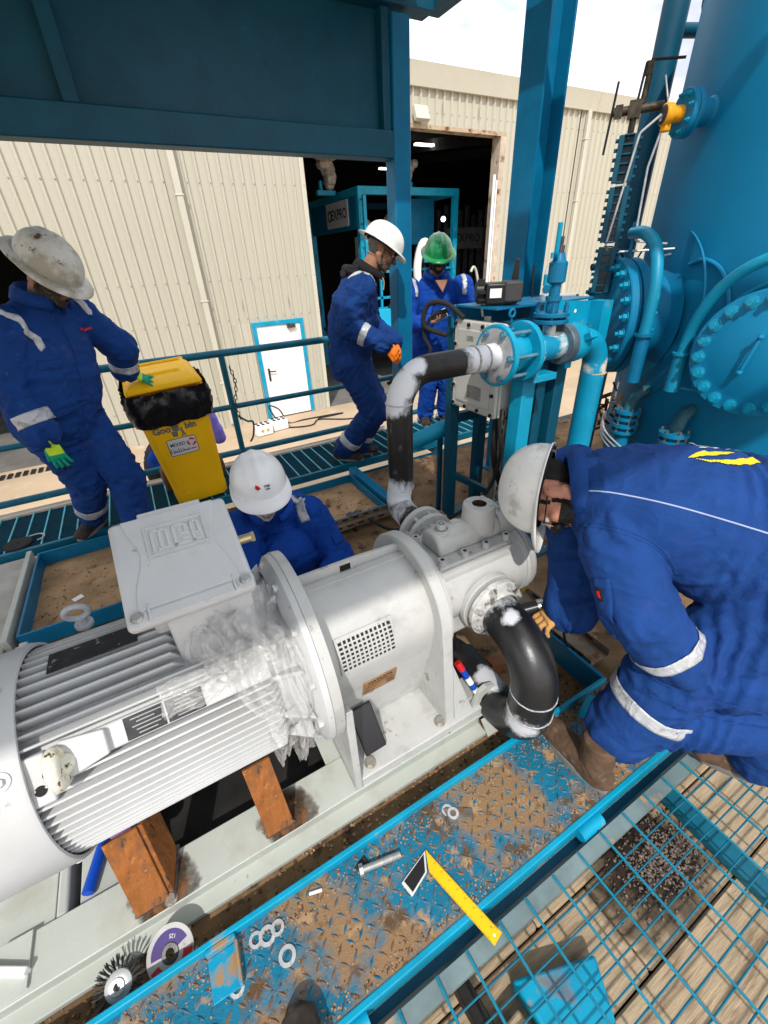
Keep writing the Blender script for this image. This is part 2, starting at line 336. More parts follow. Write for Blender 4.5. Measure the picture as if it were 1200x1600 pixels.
def wall_sheet(x, z0, z1):
    k = round(z1-z0, 2)
    if k not in _sh: _sh[k] = rib_sheet(k); _sh[k].materials.append(CREAM)
    inst(_sh[k], 'wall_sheet', WH, (x, YW, z0))
OPA, OPB, ODZ = 3.9, 8.9, 3.93           # big doorway
for i in range(int(X1-X0)):
    x = X0+i-.1
    if OPA-.01 <= x < OPB-.1: wall_sheet(x, ODZ, EAVE)
    elif -9.2 < x < -1.5: wall_sheet(x, 2.15, EAVE)
    elif 1.8 < x < 3.0: wall_sheet(x, .52, EAVE)
    else: wall_sheet(x, ZG, EAVE)
for xa, xb in ((1.9, 2.325), (3.465, 3.9)):  # narrow ribbed strips either side of the door
    prof = [(xa, 0)] + [(k*.2-12.1+dx, dy) for k in range(90) for dx, dy in ((0, 0), (.125, 0), (.142, -.042), (.178, -.042)) if xa < k*.2-12.1+dx < xb] + [(xb, 0)]; n = len(prof)
    MB().add([(x, YW+y, z) for z in (ZG, .52) for x, y in prof], [(i, i+1, n+i+1, n+i) for i in range(n-1)]).build('wall_sheet', CREAM, WH, smooth=20)
g = MB()                                  # eaves gutter and fascia
for xa in range(-12, 31, 6):
    g.prism([(xa, YW-.02, EAVE-.05), (xa, YW-.10, EAVE-.05), (xa, YW-.16, EAVE+.20), (xa, YW-.19, EAVE+.30), (xa, YW-.02, EAVE+.30)], (5.99, 0, 0))
g.build('gutter', CREAMT, WH)
for x in (1.47, 11.75, -5.5):
    d = MB().bb(x-.055, x+.055, YW-.13, YW-.035, ZG+.1, EAVE-.05)
    for z in (-.6, 1.0, 2.7, 4.0): d.bb(x-.075, x+.075, YW-.14, YW-.03, z, z+.03)
    d.build('downpipe', CREAMT, WH, bevel=.008)
MB().bb(11.48, 11.53, YW-.036, YW-.005, ZG, EAVE-.05).build('wall_joint', mat('dark_joint', (.05, .04, .03), .9), WH)
s = MB()
for x in np.arange(-11.9, 31, .2):        # screw heads of the cladding rails
    for z in (-.9, .62, 1.35, 2.9, 4.2):
        if (OPA < x < OPB and z < ODZ) or (-9.2 < x < -1.1 and z < 2.15) or (2.2 < x < 3.6 and z < .6): continue
        s.cyl((x-.04+random.uniform(-.006, .006), YW-.052, z), (x-.04, YW-.03, z), .011, n=6)
s.build('screw', mat('screw_heads', (.22, .19, .15), .6), WH, kind='stuff')
MB().bb(OPB, OPB+.16, YW-.06, YW+.25, ZG, ODZ).build('door_jamb', mat('rust_stained_jamb', (.5, .42, .33), .6, var=.2, spots=((RUST, 3, .56, .1),)), WH, bevel=.01)
MB().bb(OPA-.09, OPA, YW-.05, YW+.2, ZG, ODZ).build('door_jamb', CREAMT, WH, bevel=.01)
MB().bb(OPA-.09, OPB+.16, YW-.055, YW+.2, ODZ, ODZ+.07).build('lintel', mat('rusty_lintel', (.45, .36, .25), .6, var=.2, spots=((RUST, 6, .5, .15),)), WH)
MB().tube([(8.72, YW-.12, ZG), (8.72, YW-.12, 3.2)], .035, 10).tube([(8.82, YW-.10, ZG), (8.82, YW-.10, 3.1)], .022, 8).build('conduit', WHITE, WH)
# hall behind the doorways
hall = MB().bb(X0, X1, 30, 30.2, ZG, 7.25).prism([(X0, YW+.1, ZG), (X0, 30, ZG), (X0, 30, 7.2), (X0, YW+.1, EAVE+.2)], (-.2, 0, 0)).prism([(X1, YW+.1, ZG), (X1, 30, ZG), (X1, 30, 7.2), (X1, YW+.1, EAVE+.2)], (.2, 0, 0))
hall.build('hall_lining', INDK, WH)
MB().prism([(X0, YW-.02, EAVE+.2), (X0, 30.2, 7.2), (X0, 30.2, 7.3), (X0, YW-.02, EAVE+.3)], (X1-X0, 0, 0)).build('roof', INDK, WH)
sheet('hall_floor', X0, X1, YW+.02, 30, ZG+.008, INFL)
r = MB()
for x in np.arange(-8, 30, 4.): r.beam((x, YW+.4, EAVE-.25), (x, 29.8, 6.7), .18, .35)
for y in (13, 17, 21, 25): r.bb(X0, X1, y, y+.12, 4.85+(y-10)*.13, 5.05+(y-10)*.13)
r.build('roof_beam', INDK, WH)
for x, y, z, l in ((6.4, 17, 5.05, 1.1), (6.3, 19.5, 5.05, .8), (12.0, 17, 5.1, 1.8), (12.6, 21, 5.0, 1.6)):
    MB().bb(x-l/2, x+l/2, y-.08, y+.08, z, z+.06).build('strip_lamp', LAMPW, WH)
dr = MB().bb(2.40, 3.39, YW-.045, YW-.005, ZG+.03, .44).build('door', mat('white_door_paint', (.82, .79, .78), .4, var=.03, spots=(((.7, .66, .62), 2.5, .62, .15),)), WH, bevel=.006)
dr['label'] = 'white flush door with a black lever handle'
MB().bb(2.32, 2.40, YW-.07, YW+.02, ZG, .44).bb(3.39, 3.47, YW-.07, YW+.02, ZG, .44).bb(2.32, 3.47, YW-.07, YW+.02, .44, .53).build('frame', BRIGHT, dr, bevel=.006)
MB().bb(2.49, 2.53, YW-.06, YW-.04, -.72, -.44).cyl((2.51, YW-.06, -.5), (2.51, YW-.11, -.5), .012, n=8).tube([(2.51, YW-.105, -.5), (2.66, YW-.105, -.51)], .013, 8).build('handle', BLACK, dr)
MB().bb(3.08, 3.26, YW-.12, YW-.045, .36, .43).beam((3.12, YW-.1, .44), (3.03, YW-.22, .45), .02, .015).build('closer', DSTEEL, dr)
fl = MB().box((6.55, YW-.2, 4.13), (.34, .10, .26), Matrix.Rotation(R(-25), 3, 'X')).box((6.55, YW-.08, 4.05), (.05, .16, .05))
tag(fl.build('flood_light', CREAMT, bevel=.01), 'small pale floodlight above the big dark doorway', 'floodlight')
dg_ = MB()
for i in range(60): dg_.bb(-8.5+i*.12, -8.5+i*.12+.07, 9.55, 9.8, ZG+.004, ZG+.02)
dgo = dg_.build('drain_grating', DSTEEL); dgo['kind'] = 'structure'
# socket boxes and their leads on the yard in front of the white door
def sockets(x, y, ry, lab, holes):
    t = thing('socket_box', lab, 'socket box', (x, y, ZG), 'socket boxes by the wall')
    m = Matrix.Rotation(ry, 3, 'Z'); c = V((x, y, ZG))
    MB().box(c+V((0, 0, .12)), (.36, .26, .22), m).build('body', WHITE, t, bevel=.015)
    b = MB()
    for i in range(3):
        for j in range(2): b.cyl(c+m @ V((-.11+i*.11, -.06+j*.12, .231)), c+m @ V((-.11+i*.11, -.06+j*.12, .245)), .035, n=10)
    b.build('socket', INK, t)
    b = MB()
    for i in range(holes): b.cyl(c+m @ V((-.06+i*.12, -.131, .12)), c+m @ V((-.06+i*.12, -.145, .12)), .03, n=10)
    b.build('side_socket', mat('ochre_socket', (.5, .33, .12), .5), t)
sockets(1.93, 9.05, .12, 'white socket box with ochre side sockets, left of its pair on the yard', 2)
sockets(2.32, 9.18, .10, 'white socket box with a plain front, right of its pair on the yard', 0)
zc = ZG+.018
for pts, lab in (([(2.3, 9.2, ZG+.2), (2.25, 9.5, ZG+.45), (2.5, 9.6, ZG+.3), (2.62, 9.4, zc), (3.0, 9.4, zc), (3.7, 9.35, zc), (3.95, 9.3, zc), (3.7, 9.28, zc), (3.3, 9.3, zc)], 'black lead arching from the socket box along the foot of the white door'),
                 ([(2.5, 9.1, zc), (2.8, 8.95, zc), (3.05, 8.95, zc), (3.3, 9.2, zc), (3.8, 8.85, zc), (4.2, 8.75, zc), (4.45, 8.95, zc), (4.6, 9.1, zc)], 'dark lead snaking across the sandy yard from the right socket box')):
    tag(MB().tube(spline(pts), .016, 6).build('power_lead', RUBBER), lab, 'cable', 'leads by the wall')

# ------------------------------------------------------------------ blue equipment frame standing in the doorway
FR = thing('equipment_frame', 'blue steel equipment frame with EXPRO sign standing inside the dark doorway', 'equipment frame', (7.3, 11.5, ZG))
x0, x1, ya, yb, zt = 5.86, 8.8, 11.5, 14.8, 3.12
for x, y in ((x0, ya), (x1, ya), (x0, yb), (x1, yb)): MB().bb(x-.07, x+.07, y-.07, y+.07, ZG, zt-.16).build('post', BRIGHT, FR)
MB().bb(x0-.07, x1+.07, ya-.08, ya+.08, zt-.16, zt).build('beam', BRIGHT, FR); MB().bb(x0-.07, x1+.07, yb-.08, yb+.08, zt-.16, zt).build('beam', TEAL, FR)
MB().bb(x0-.07, x0+.07, ya+.08, yb-.08, zt-.16, zt).build('beam', BRIGHT, FR); MB().bb(x1-.07, x1+.07, ya+.08, yb-.08, zt-.16, zt).build('beam', BRIGHT, FR)
MB().bb(x0-.05, x0-.01, ya+.1, yb+.6, zt-.86, zt-.16).build('side_panel', BLUE, FR)
MB().bb(7.5, 8.6, 12.2, 12.3, 1.9, 2.96).build('inner_panel', BLUE, FR)
sg = MB().bb(x0-.075, x0-.052, 12.05, 13.45, 2.36, 2.93).build('sign', mat('grey_sign_board', (.55, .57, .58), .5, var=.05), FR)
rs = frame((0, -1, 0), (0, 0, 1))
text('EXPRO', .32, (x0-.077, 12.62, 2.64), rs, INK, sg, bold=.006)
MB().lathe((x0-.077, 13.22, 2.64), (-1, 0, 0), [(0, .13), (.004, .13), (.004, .085), (0, .085)], 22).build('logo_ring', INK, sg)
for z in (2.85, 2.35, 1.85, 1.3): MB().tube([(x0-.02, ya-.25, z), (x0+.0, ya-.09, z)], .02, 6).build('rung', BRIGHT, FR)
MB().bb(x0-.05, x0+.03, ya-.31, ya-.23, ZG+1.2, zt-.2).build('ladder_rail', BRIGHT, FR)
for z in (1.25, .62): MB().bb(x0+.07, x1-.07, ya-.03, ya+.03, z, z+.06).build('guard_rail', BRIGHT, FR)
MB().bb(7.1, 7.16, ya-.03, ya+.03, -.2, 1.25).build('guard_post', BRIGHT, FR); MB().bb(6.35, 6.41, ya-.03, ya+.03, -.2, 1.25).build('guard_post', BRIGHT, FR)
MB().bb(5.95, 7.3, 11.0, 11.5, -.35, .42).build('cabinet', mat('sky_blue_cabinet', (.004, .36, .60), .4, var=.06), FR, bevel=.02)
for i in range(4): MB().prism([(6.3+i*.2, 10.99, .43), (6.4+i*.2, 10.99, .43), (6.45+i*.2, 10.99, .52), (6.35+i*.2, 10.99, .52)], (0, .06, 0)).build('hazard_stripe', INKY if i % 2 else INK, FR)
MB().bb(x0, x1, ya, yb, -.45, -.36).build('deck', TEAL, FR)
for x in (4.2, 4.9, 5.6): MB().cyl((x, 14.9, ZG), (x, 14.9, 2.2), .16, n=16).build('vessel', BLUE, FR)
MB().lathe((4.9, 13.2, .5), (-1, -.3, 0), [(0, .01), (0, .55), (.3, .55), (.3, .42), (.05, .42), (.05, .01)], 28).build('drum', TEAL, FR)
MB().ball((8.35, 11.4, 2.44), .065).build('lamp', LAMPW, FR)
for x, z, s_ in ((6.75, 2.05, .22), (7.6, 2.2, .2)): MB().ball((x, 13, z+.3), (s_, s_, s_*1.1), 12).bb(x-.25, x+.25, 12.8, 13.2, z-.5, z+.1).build('pump_unit', BOXG, FR)
MB().tube(spline([(7.9, 11.2, 1.7), (7.5, 11.1, 1.9), (7.3, 11.1, 1.3), (7.45, 11.1, .5), (7.7, 11.15, .3)]), .11, 10).build('hose', WHITE, FR)
MB().bb(7.45, 7.95, 10.9, 11.0, 1.45, 1.75).build('tray', BRIGHT, FR)
for (x, y, z, sc, lab) in ((5.45, 12.6, 3.15, 1., 'plastic-wrapped valve head on the left side of the blue equipment frame'), (7.75, 12.3, 3.15, .8, 'plastic-wrapped valve head above the right half of the equipment frame')):
    t = thing('wrapped_valve', lab, 'valve', (x, y, z), 'wrapped valves on the equipment frame')
    b = MB()
    for i in range(7): b.ball((x+random.uniform(-.13, .13)*sc, y+random.uniform(-.1, .1), z+(.18+i*.09)*sc), [random.uniform(.13, .22)*sc for _ in range(3)], 8)
    b.ball((x+.22*sc, y-.1, z+.72*sc), (.16*sc, .13*sc, .13*sc), 8)
    b.build('wrap', mat('crumpled_wrap', (.5, .45, .38), .35, var=.3, vscale=14, bump=.8, bscale=18), t)
    MB().cyl((x-.12, y, z-.02), (x-.12, y, z+.2), .05, n=10).cyl((x+.14, y, z-.02), (x+.14, y, z+.2), .05, n=10).bb(x-.25, x+.25, y-.08, y+.08, z-.1, z).build('stem', BRIGHT, t)
t = thing('wall_sign', 'dim grey EXPRO board on the back racking deep inside the doorway', 'sign', (10.6, 13, 1.6))
MB().bb(9.9, 11.5, 13.4, 13.44, 1.75, 2.35).build('board', mat('dim_board', (.16, .16, .16), .6), t); text('EXPRO', .34, (10.85, 13.395, 2.05), frame((1, 0, 0), (0, 0, 1)), INK, t)
MB().lathe((10.18, 13.395, 2.05), (0, -1, 0), [(0, .17), (.004, .17), (.004, .11), (0, .11)], 20).build('logo_ring', INK, t)
MB().bb(9.85, 9.93, 13.42, 13.5, ZG, 2.3).bb(11.47, 11.55, 13.42, 13.5, ZG, 2.3).build('post', INDK, t)
rk = MB()
for i in range(14): rk.bb(9.3+i*.3, 9.42+i*.3, 14.2, 14.3, ZG, 2.9+.15*math.sin(i*2.1))
tag(rk.build('storage_rack', mat('dim_steel', (.14, .15, .16), .5, metal=.4, var=.4)), 'dark rack of upright tubes at the back of the hall', 'rack')

# ------------------------------------------------------------------ platform: floor, walkway, railing, frame above
sheet('skid_floor', -3.2, 1.40, .60, 3.24, -.10, DIRT); sheet('skid_floor', 1.404, 4.8, .60, 3.24, -.105, DIRT)
for x0_, x1_, z in ((-3.2, 4.8, -.12),): 
    o = MB().bb(x0_, x1_, 3.2, 3.26, -.34, -.104).build('skid_edge_beam', TEAL, bevel=.006); o['kind'] = 'structure'
GY0, GY1 = 3.27, 3.90
WK = bpy.data.objects.new('walkway', None); COL.objects.link(WK); WK['kind'] = 'structure'
b = MB()
for y in np.arange(GY0+.04, GY1-.02, .030): b.bb(-3.2, 3.2, y-.0022, y+.0022, -.035, -.002)
b.build('bearing_bar', TEAL, WK, smooth=0, kind='stuff')
b = MB()
xg = np.arange(-3.16, 3.2, .105)
for x in xg: b.bb(x-.0045, x+.0045, GY0+.02, GY1-.02, -.012, .001)
b.build('cross_bar', mat('light_worn_blue', (.10, .42, .52), .45, var=.2), WK, smooth=0, kind='stuff')
MB().bb(-3.2, 3.2, GY1-.02, GY1+.06, -.05, .006).build('edge_angle', mat('pale_worn_edge', (.62, .55, .46), .7, var=.15, spots=(((.2, .3, .34), 9, .63, .08),)), WK)
MB().bb(-3.2, 3.2, GY0-.012, GY0+.018, -.06, .004).build('edge_angle', RAILP, WK)
for x in (-2.0, .2, 2.4): MB().bb(x-.04, x+.04, GY0, GY1, -.14, -.04).build('joist', TEAL, WK)
RL = thing('railing', 'dark teal pipe railing along the back of the walkway', 'railing', (0, 3.98, 0))
ry = 3.98
for z, r_ in ((.965, .030), (.505, .024), (.075, .028)): MB().tube([(-3.2, ry, z), (3.0, ry, z)], r_, 14).build('rail', RAILP, RL)
for x in (-2.1, .62, 2.35): MB().tube([(x, ry, -.1), (x, ry, .95)], .026, 12).build('post', RAILP, RL)
ch = MB(); cx, cy = .665, 3.95          # safety chain hanging beside the railing post
for i in range(13):
    z = .84-i*.036; u = V((1, 0, 0)) if i % 2 else V((0, 1, 0)); c = V((cx+.02*math.sin(i*.5), cy, z))
    ch.tube([c+u*.012*math.cos(a)+V((0, 0, 1))*.023*math.sin(a) for a in (k*math.pi/4 for k in range(8))], .0042, 5, closed=True)
ch.tube(spline([(cx-.02, cy, .42), (cx+.05, cy, .36), (cx+.1, cy, .34), (cx+.08, cy, .22), (cx+.04, cy, .16)]), .009, 6)
tag(ch.build('safety_chain', DSTEEL), 'thin dark safety chain with a hook hanging from the railing post', 'chain')
t = thing('drain_cover', 'round black disc lying on the grating left of the worker with grimy hat', 'disc', (-1.09, 3.32, .002))
MB().lathe((-1.09, 3.37, .002), (0, 0, 1), [(0, .001), (0, .085), (.012, .085), (.016, .08), (.016, .001)], 28).ball((-1.09, 3.37, .018), (.008, .008, .006), 8).build('plate', RUBBER, t)
MB().tube([V((-1.0+.06*math.cos(a), 3.40+.05*math.sin(a), .012)) for a in np.linspace(-1.2, 2.4, 14)], .004, 6).build('wire', mat('pale_wire', (.6, .6, .55), .5), t)

# blue frame over the walkway: panel wall with a post on the right
BF = thing('canopy_frame', 'dark teal steel canopy frame with inset plate panels above the walkway', 'steel frame', (2.04, 3.35, 0))
fy = 3.35
MB().bb(1.973, 2.110, fy-.065, fy+.065, -.50, 2.91).build('post', BLUE, BF, bevel=.008)
MB().bb(-3.9, 1.972, fy-.065, fy+.065, 2.195, 2.346).build('beam', TEAL, BF, bevel=.008)
MB().bb(-3.9, 2.29, fy-.08, fy+.065, 2.935, 3.10).build('beam', TEAL, BF, bevel=.008)
MB().bb(-3.9, 1.970, fy+.03, fy+.04, 2.348, 2.933).build('plate', TEAL, BF)
for x in (.08, -1.90): MB().bb(x-.037, x+.037, fy-.045, fy+.028, 2.347, 2.934).build('stiffener', TEAL, BF, bevel=.005)
MB().bb(1.91, 1.970, fy-.04, fy+.028, 2.347, 2.934).build('stiffener', TEAL, BF, bevel=.005)
MB().bb(-3.9, -3.8, fy-.065, fy+.065, -.50, 2.194).build('post', TEAL, BF)
MB().bb(-3.9, .55, -.70, fy-.081, 3.04, 3.06).build('unseen_roof_plate', TEAL, BF)  # roof inferred out of view, its edges set by the shade wanted below
MB().bb(.551, 2.10, 2.45, fy-.081, 3.04, 3.06).build('unseen_roof_plate', TEAL, BF)  # unseen strip added to keep the sun off the panel
for x in (-3.0, -1.4, .2, 1.9): MB().bb(x-.05, x+.05, -.69, fy-.082, 2.94, 3.038).build('rafter', TEAL, BF)
for x in (-3.85, 2.05): MB().bb(x-.05, x+.05, -.74, -.64, -.5, 3.039).build('post', TEAL, BF)
MB().bb(-3.9, 2.10, -.80, -.705, 2.9, 3.08).build('beam', TEAL, BF)
x0_, z0_ = 2.28, 2.963
ct = MB().prism([(x0_+a*1.3, 3.40, z0_+c*1.3) for a, c in ((0, 0), (.10, 0), (.10, .06), (.094, .06), (.094, .006), (.006, .006), (.006, .06), (0, .06))], (0, -2.5, 0))
for i in range(19): ct.bb(x0_-.0015, x0_-.0004, 3.30-i*.13-.026, 3.30-i*.13+.026, z0_+.026, z0_+.058, 1)
tag(ct.build('cable_tray', [TEAL, INK]), 'dark slotted cable tray running overhead beside the frame top', 'cable tray')
# tall H column
HC = thing('steel_column', 'tall blue H-section steel column rising past the warehouse eaves', 'column', (2.62, 2.6, 0))
MB().bb(2.53, 2.545, 2.50, 2.70, -.104, 4.4).build('flange', BLUE, HC); MB().bb(2.715, 2.73, 2.50, 2.70, -.104, 4.4).build('flange', BLUE, HC); MB().bb(2.546, 2.714, 2.593, 2.607, -.104, 4.4).build('web', BLUE, HC)
MB().bb(2.48, 2.78, 2.45, 2.75, -.104, -.085).build('base_plate', BLUE, HC)
# ------------------------------------------------------------------ front walkway of chequer plate, kerb, mesh
KX0, KX1 = -2.2, 3.6
o = sheet('chequer_plate', KX0, KX1, .302, .588, 0, CHEQ)
b = MB()
def lens(b, x, y, a):
    c, s_ = math.cos(a), math.sin(a); l, w_, h = .0150, .0046, .0024
    P = lambda u, v_, z: (x+u*c-v_*s_, y+u*s_+v_*c, z)
    b.add([P(-l, 0, 0), P(0, -w_, 0), P(l, 0, 0), P(0, w_, 0), P(-l*.5, 0, h), P(l*.5, 0, h)], [(0, 1, 4), (1, 5, 4), (1, 2, 5), (2, 3, 5), (3, 4, 5), (3, 0, 4)])
for i in range(int((1.75+.75)/.032)):
    for j in range(9):
        x, y = -.75+i*.032, .318+j*.032
        if y < .582: lens(b, x, y, R(45) if (i+j) % 2 else R(-45))
lo = b.build('tread_pattern', LENS, o, kind='stuff')
o = MB().bb(KX0, 1.345, .588, .604, -.098, .028).build('plate_kerb', BRIGHT, bevel=.003); o['kind'] = 'structure'
o = MB().bb(1.330, 1.346, .605, .93, -.098, .03).build('plate_kerb', BLUE, bevel=.003); o['kind'] = 'structure'
o = MB().bb(KX0, KX1, .285, .3015, -.07, .004).build('plate_lip', BRIGHT, bevel=.003); o['kind'] = 'structure'
o = MB().bb(KX0, KX1, .262, .2845, -.16, -.071).build('side_beam', TEAL); o['kind'] = 'structure'
for xa, xb in ((-.22, .03), (.80, .90)):
    tag(MB().tube([(xa, .272, -.028), (xb, .272, -.028)], .022, 14).build('hinge_tube', BRIGHT), 'bright blue hinge tube under the plate edge, '+('near the photographer shoe' if xa < 0 else 'beside the brown boot heel'), 'tube', 'hinge tubes along the plate edge')
FM = thing('mesh_panel', 'blue welded rod mesh panel over the trailer planks', 'mesh panel', (1, -.4, 0))
MB().bb(-1.0, 2.9, .205, .245, -.05, -.02).build('flat_bar', mat('worn_grey_blue_bar', (.16, .22, .23), .5, var=.3, spots=((SAND, 9, .6, .1), ((.01, .2, .3), 7, .6, .1))), FM)
rod_l = MB().tube([(0, .245, 0), (0, -1.6, 0)], .0040, 8).mesh('rod'); RODM = mat('worn_rod_paint', (.006, .19, .29), .45, var=.25, vscale=9, spots=(((.10, .07, .045), 16, .62, .06), ((.2, .3, .33), 24, .66, .05)), bump=.2, bscale=120); rod_l.materials.append(RODM)
rod_x = MB().tube([(-1.0, 0, 0), (2.9, 0, 0)], .0028, 6).mesh('rod'); rod_x.materials.append(RAILP)
for i in range(34): inst(rod_l, 'rod', FM, (-.765+i*.1085+random.uniform(-.004, .004), 0, -.014), Matrix.Rotation(random.uniform(-.012, .012), 3, 'Z'))
for j in range(36): inst(rod_x, 'rod', FM, (0, .165-j*.0445, -.0210), Matrix.Rotation(random.uniform(-.004, .004), 3, 'Z'))
TD = bpy.data.objects.new('trailer_deck', None); COL.objects.link(TD); TD['kind'] = 'structure'; TD.location = (0, 0, -.3)
pk = []
for k in range(3):
    q = MB().box((0, 0, 0), (1.9+k*.3, .236, .04)).mesh('plank'); q.materials.append(WOOD); pk.append(q)
y = .33; k = 0
while y > -2.4:
    xs = -1.6+((k*37) % 11)*.13
    while xs < 4.2:
        l = random.choice((0, 1, 2)); ln = 1.9+l*.3
        pl = inst(pk[l], 'plank', TD, (xs+ln/2, y, -.31+random.uniform(-.006, .006)), Matrix.Rotation(random.uniform(-.01, .01), 3, 'X'))
        bv = pl.modifiers.new('bevel', 'BEVEL'); bv.width = .006; bv.segments = 1
        xs += ln+.006
    y -= .241; k += 1
MB().bb(-3, 5, -2.6, .5, -.6, -.45).build('deck_bearer', INDK, TD)
tag(MB().prism([(.432, .162, -.289), (.685, .077, -.289), (.61, -.06, -.289), (.44, .02, -.289)], (0, 0, .070)).build('steel_beam_offcut', BRIGHT, bevel=.01), 'short bright blue beam lying on the planks under the mesh', 'beam')
tag(MB().box((.375, .06, -.252), (.075, .10, .07), Matrix.Rotation(.1, 3, 'Z')).build('wood_block', WOOD, bevel=.008), 'pale wood block on the planks beside the bright blue beam', 'block')
tag(MB().beam((1.325, .235, -.262), (1.305, -.30, -.262), .07, .04).build('steel_strut', RAILP, bevel=.006), 'teal flat strut lying diagonally under the mesh near the rear boot', 'strut')
tag(MB().beam((.300, .235, -.255), (.345, -.30, -.255), .045, .07).build('dark_beam', VOID, bevel=.004), 'dark beam lying across the planks under the mesh left of the blue beam', 'beam')
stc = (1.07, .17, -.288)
sheet('wet_patch_and_shadow', .55, 1.9, -.45, .26, -.2875, mat('wet_and_shadow_tint', (.022, .015, .011), .35, var=.6, vscale=30, fade=(stc, .27, .85)), 'stuff')  # wet patch on the planks with a cast shadow painted into its dark colour
gr = MB()
for i in range(900):
    gr.ball((stc[0]+.04+random.gauss(0, .09), stc[1]-.05+random.gauss(0, .05), -.285), [random.uniform(.002, .0065) for _ in range(3)], 6)
gr.build('gravel', mat('grey_gravel', (.17, .13, .11), .6, var=.7, vscale=120), kind='stuff')
# ------------------------------------------------------------------ trays and steel on the skid floor
def tray(name, lab, x0, x1, y0, y1, zf, h, m, fm, cat='tray', t_=.008):
    t = thing(name, lab, cat, ((x0+x1)/2, (y0+y1)/2, zf))
    b = MB().bb(x0, x1, y0, y0+t_, zf-.002, zf+h).bb(x0, x1, y1-t_, y1, zf-.002, zf+h).bb(x0, x0+t_, y0+t_, y1-t_, zf-.002, zf+h).bb(x1-t_, x1, y0+t_, y1-t_, zf-.002, zf+h)
    b.build('kerb', m, t, bevel=.002); MB().bb(x0+t_, x1-t_, y0+t_, y1-t_, zf-.004, zf).build('pan', fm, t); return t
tray('drip_tray', 'sandy drip tray with blue kerb beside the motor eye bolt', -.96, .2, 2.30, 3.16, -.088, .095, BLUE, SANDM, 'tray', .014)
tray('drip_tray', 'sandy drip tray behind the crouching worker with white hat', .42, 1.33, 2.46, 3.10, -.085, .07, BLUE, SANDM, 'tray', .012)
tag(MB().beam((1.38, 3.16, -.03), (1.38, 1.6, -.03), .07, .10).build('floor_beam', BLUE, bevel=.006), 'blue floor beam running from the walkway under the black pipe', 'beam')
def slotted(name, lab, p0, p1, w_, up=V((0, 0, 1)), group=None):
    """channel tray with slots along both flanges"""
    p0, p1 = V(p0), V(p1); a = (p1-p0).normalized(); s_ = a.cross(up); n = int((p1-p0).length/.085)
    b = MB(); prof = [(-w_/2, .045), (-w_/2, 0), (w_/2, 0), (w_/2, .045), (w_/2-.003, .045), (w_/2-.003, .003), (-w_/2+.003, .003), (-w_/2+.003, .045)]
    b.prism([p0+s_*x+up*z for x, z in prof], p1-p0)
    for i in range(n):
        c = p0+a*(.045+i*.085)
        for sgn in (-1, 1):
            b.box(c+s_*sgn*(w_/2+.0006)+up*.026, (.0012, .045, .013), frame(s_, a), 1)
            b.box(c+s_*sgn*(w_/2-.0036)+up*.026, (.0012, .045, .013), frame(s_, a), 1)
    return tag(b.build(name, [mat('rusty_tray_metal', (.24, .19, .14), .6, metal=.3, var=.3, spots=((RUST, 12, .55, .1), ((.02, .2, .26), 9, .64, .06))), INK]), lab, 'cable tray', group)
slotted('cable_tray', 'rusty slotted cable tray in front of the sandy tray', (.42, 2.40, -.05), (1.33, 2.40, -.05), .09)
slotted('cable_tray', 'rusty slotted cable tray under the tan glove, right of the pump', (1.47, 1.45, -.06), (1.47, .70, -.06), .13)
tag(MB().bb(-1.5, -1.02, 2.2, 3.2, -.10, -.02).build('deck_plate', mat('grimy_grey_plate', (.34, .33, .30), .6, var=.2, spots=(((.5, .42, .33), 3, .6, .1), (GRIME, 5, .68, .08))), bevel=.006), 'grimy grey plate on the left beside the sandy tray', 'plate')
tag(MB().bb(-1.02, -.99, 2.28, 3.2, -.098, .02).build('grey_channel', BASEG, bevel=.004), 'narrow pale channel along the left side of the sandy tray', 'channel')
for i, (x, y, l, a, lab) in enumerate(((.98, 2.78, .10, 1.2, 'rusty pin lying upright in the sandy tray'), (1.06, 2.58, .12, .2, 'dark chain links in the sandy tray'), (.80, 2.62, .07, .6, 'small rusty offcut in the sandy tray'))):
    b = MB()
    if i == 1:
        for q in range(6): b.tube([V((x+q*.02+.014*math.cos(w_), y+.01*math.sin(q*2)+.012*math.sin(w_), -.072)) for w_ in (k*math.pi/4 for k in range(8))], .005, 6, closed=True)
    else: b.cyl((x, y, -.07), (x+l*math.cos(a), y+l*math.sin(a), -.07), .013, n=10)
    tag(b.build('metal_scrap', DSTEEL if i == 1 else mat('rusted_scrap', (.17, .08, .04), .9, var=.3)), lab, 'scrap', 'scrap in the sandy tray')
tag(MB().box((-.73, 2.62, -.082), (.055, .04, .003), Matrix.Rotation(.5, 3, 'Z')).build('paper_scrap', WHITE), 'torn white paper scrap in the sandy tray beside the motor', 'paper')
# loose grit, rust flakes and sand on plate and floor
b = MB()
for i in range(4200):
    x = random.uniform(-1.0, 1.4); y = random.choice((random.gauss(.46, .07), random.gauss(.55, .02), random.gauss(.32, .012)))
    if not (.305 < y < .585): continue
    s_ = random.uniform(.0007, .0026); b.box((x, y, s_*.5), (s_*2, s_*random.uniform(1, 2.2), s_), Matrix.Rotation(random.uniform(0, 3), 3, 'Z'), random.choice((0, 0, 0, 1)))
b.build('grit', [SANDM, mat('rust_flake', (.10, .045, .02), .9)], smooth=0, kind='stuff')
b = MB()
for i in range(1500):
    x = random.uniform(-1.0, 1.35); y = random.uniform(.61, .73) if random.random() < .6 else random.uniform(2.4, 3.05)
    z = -.099 if y < 1 else -.084; s_ = random.uniform(.0012, .005)
    b.box((x, y, z+s_*.4), (s_*2, s_*random.uniform(1, 2.2), s_), Matrix.Rotation(random.uniform(0, 3), 3, 'Z'), random.choice((0, 0, 1)))
b.build('grit', [SANDM, mat('rust_flake', (.10, .045, .02), .9)], smooth=0, kind='stuff')
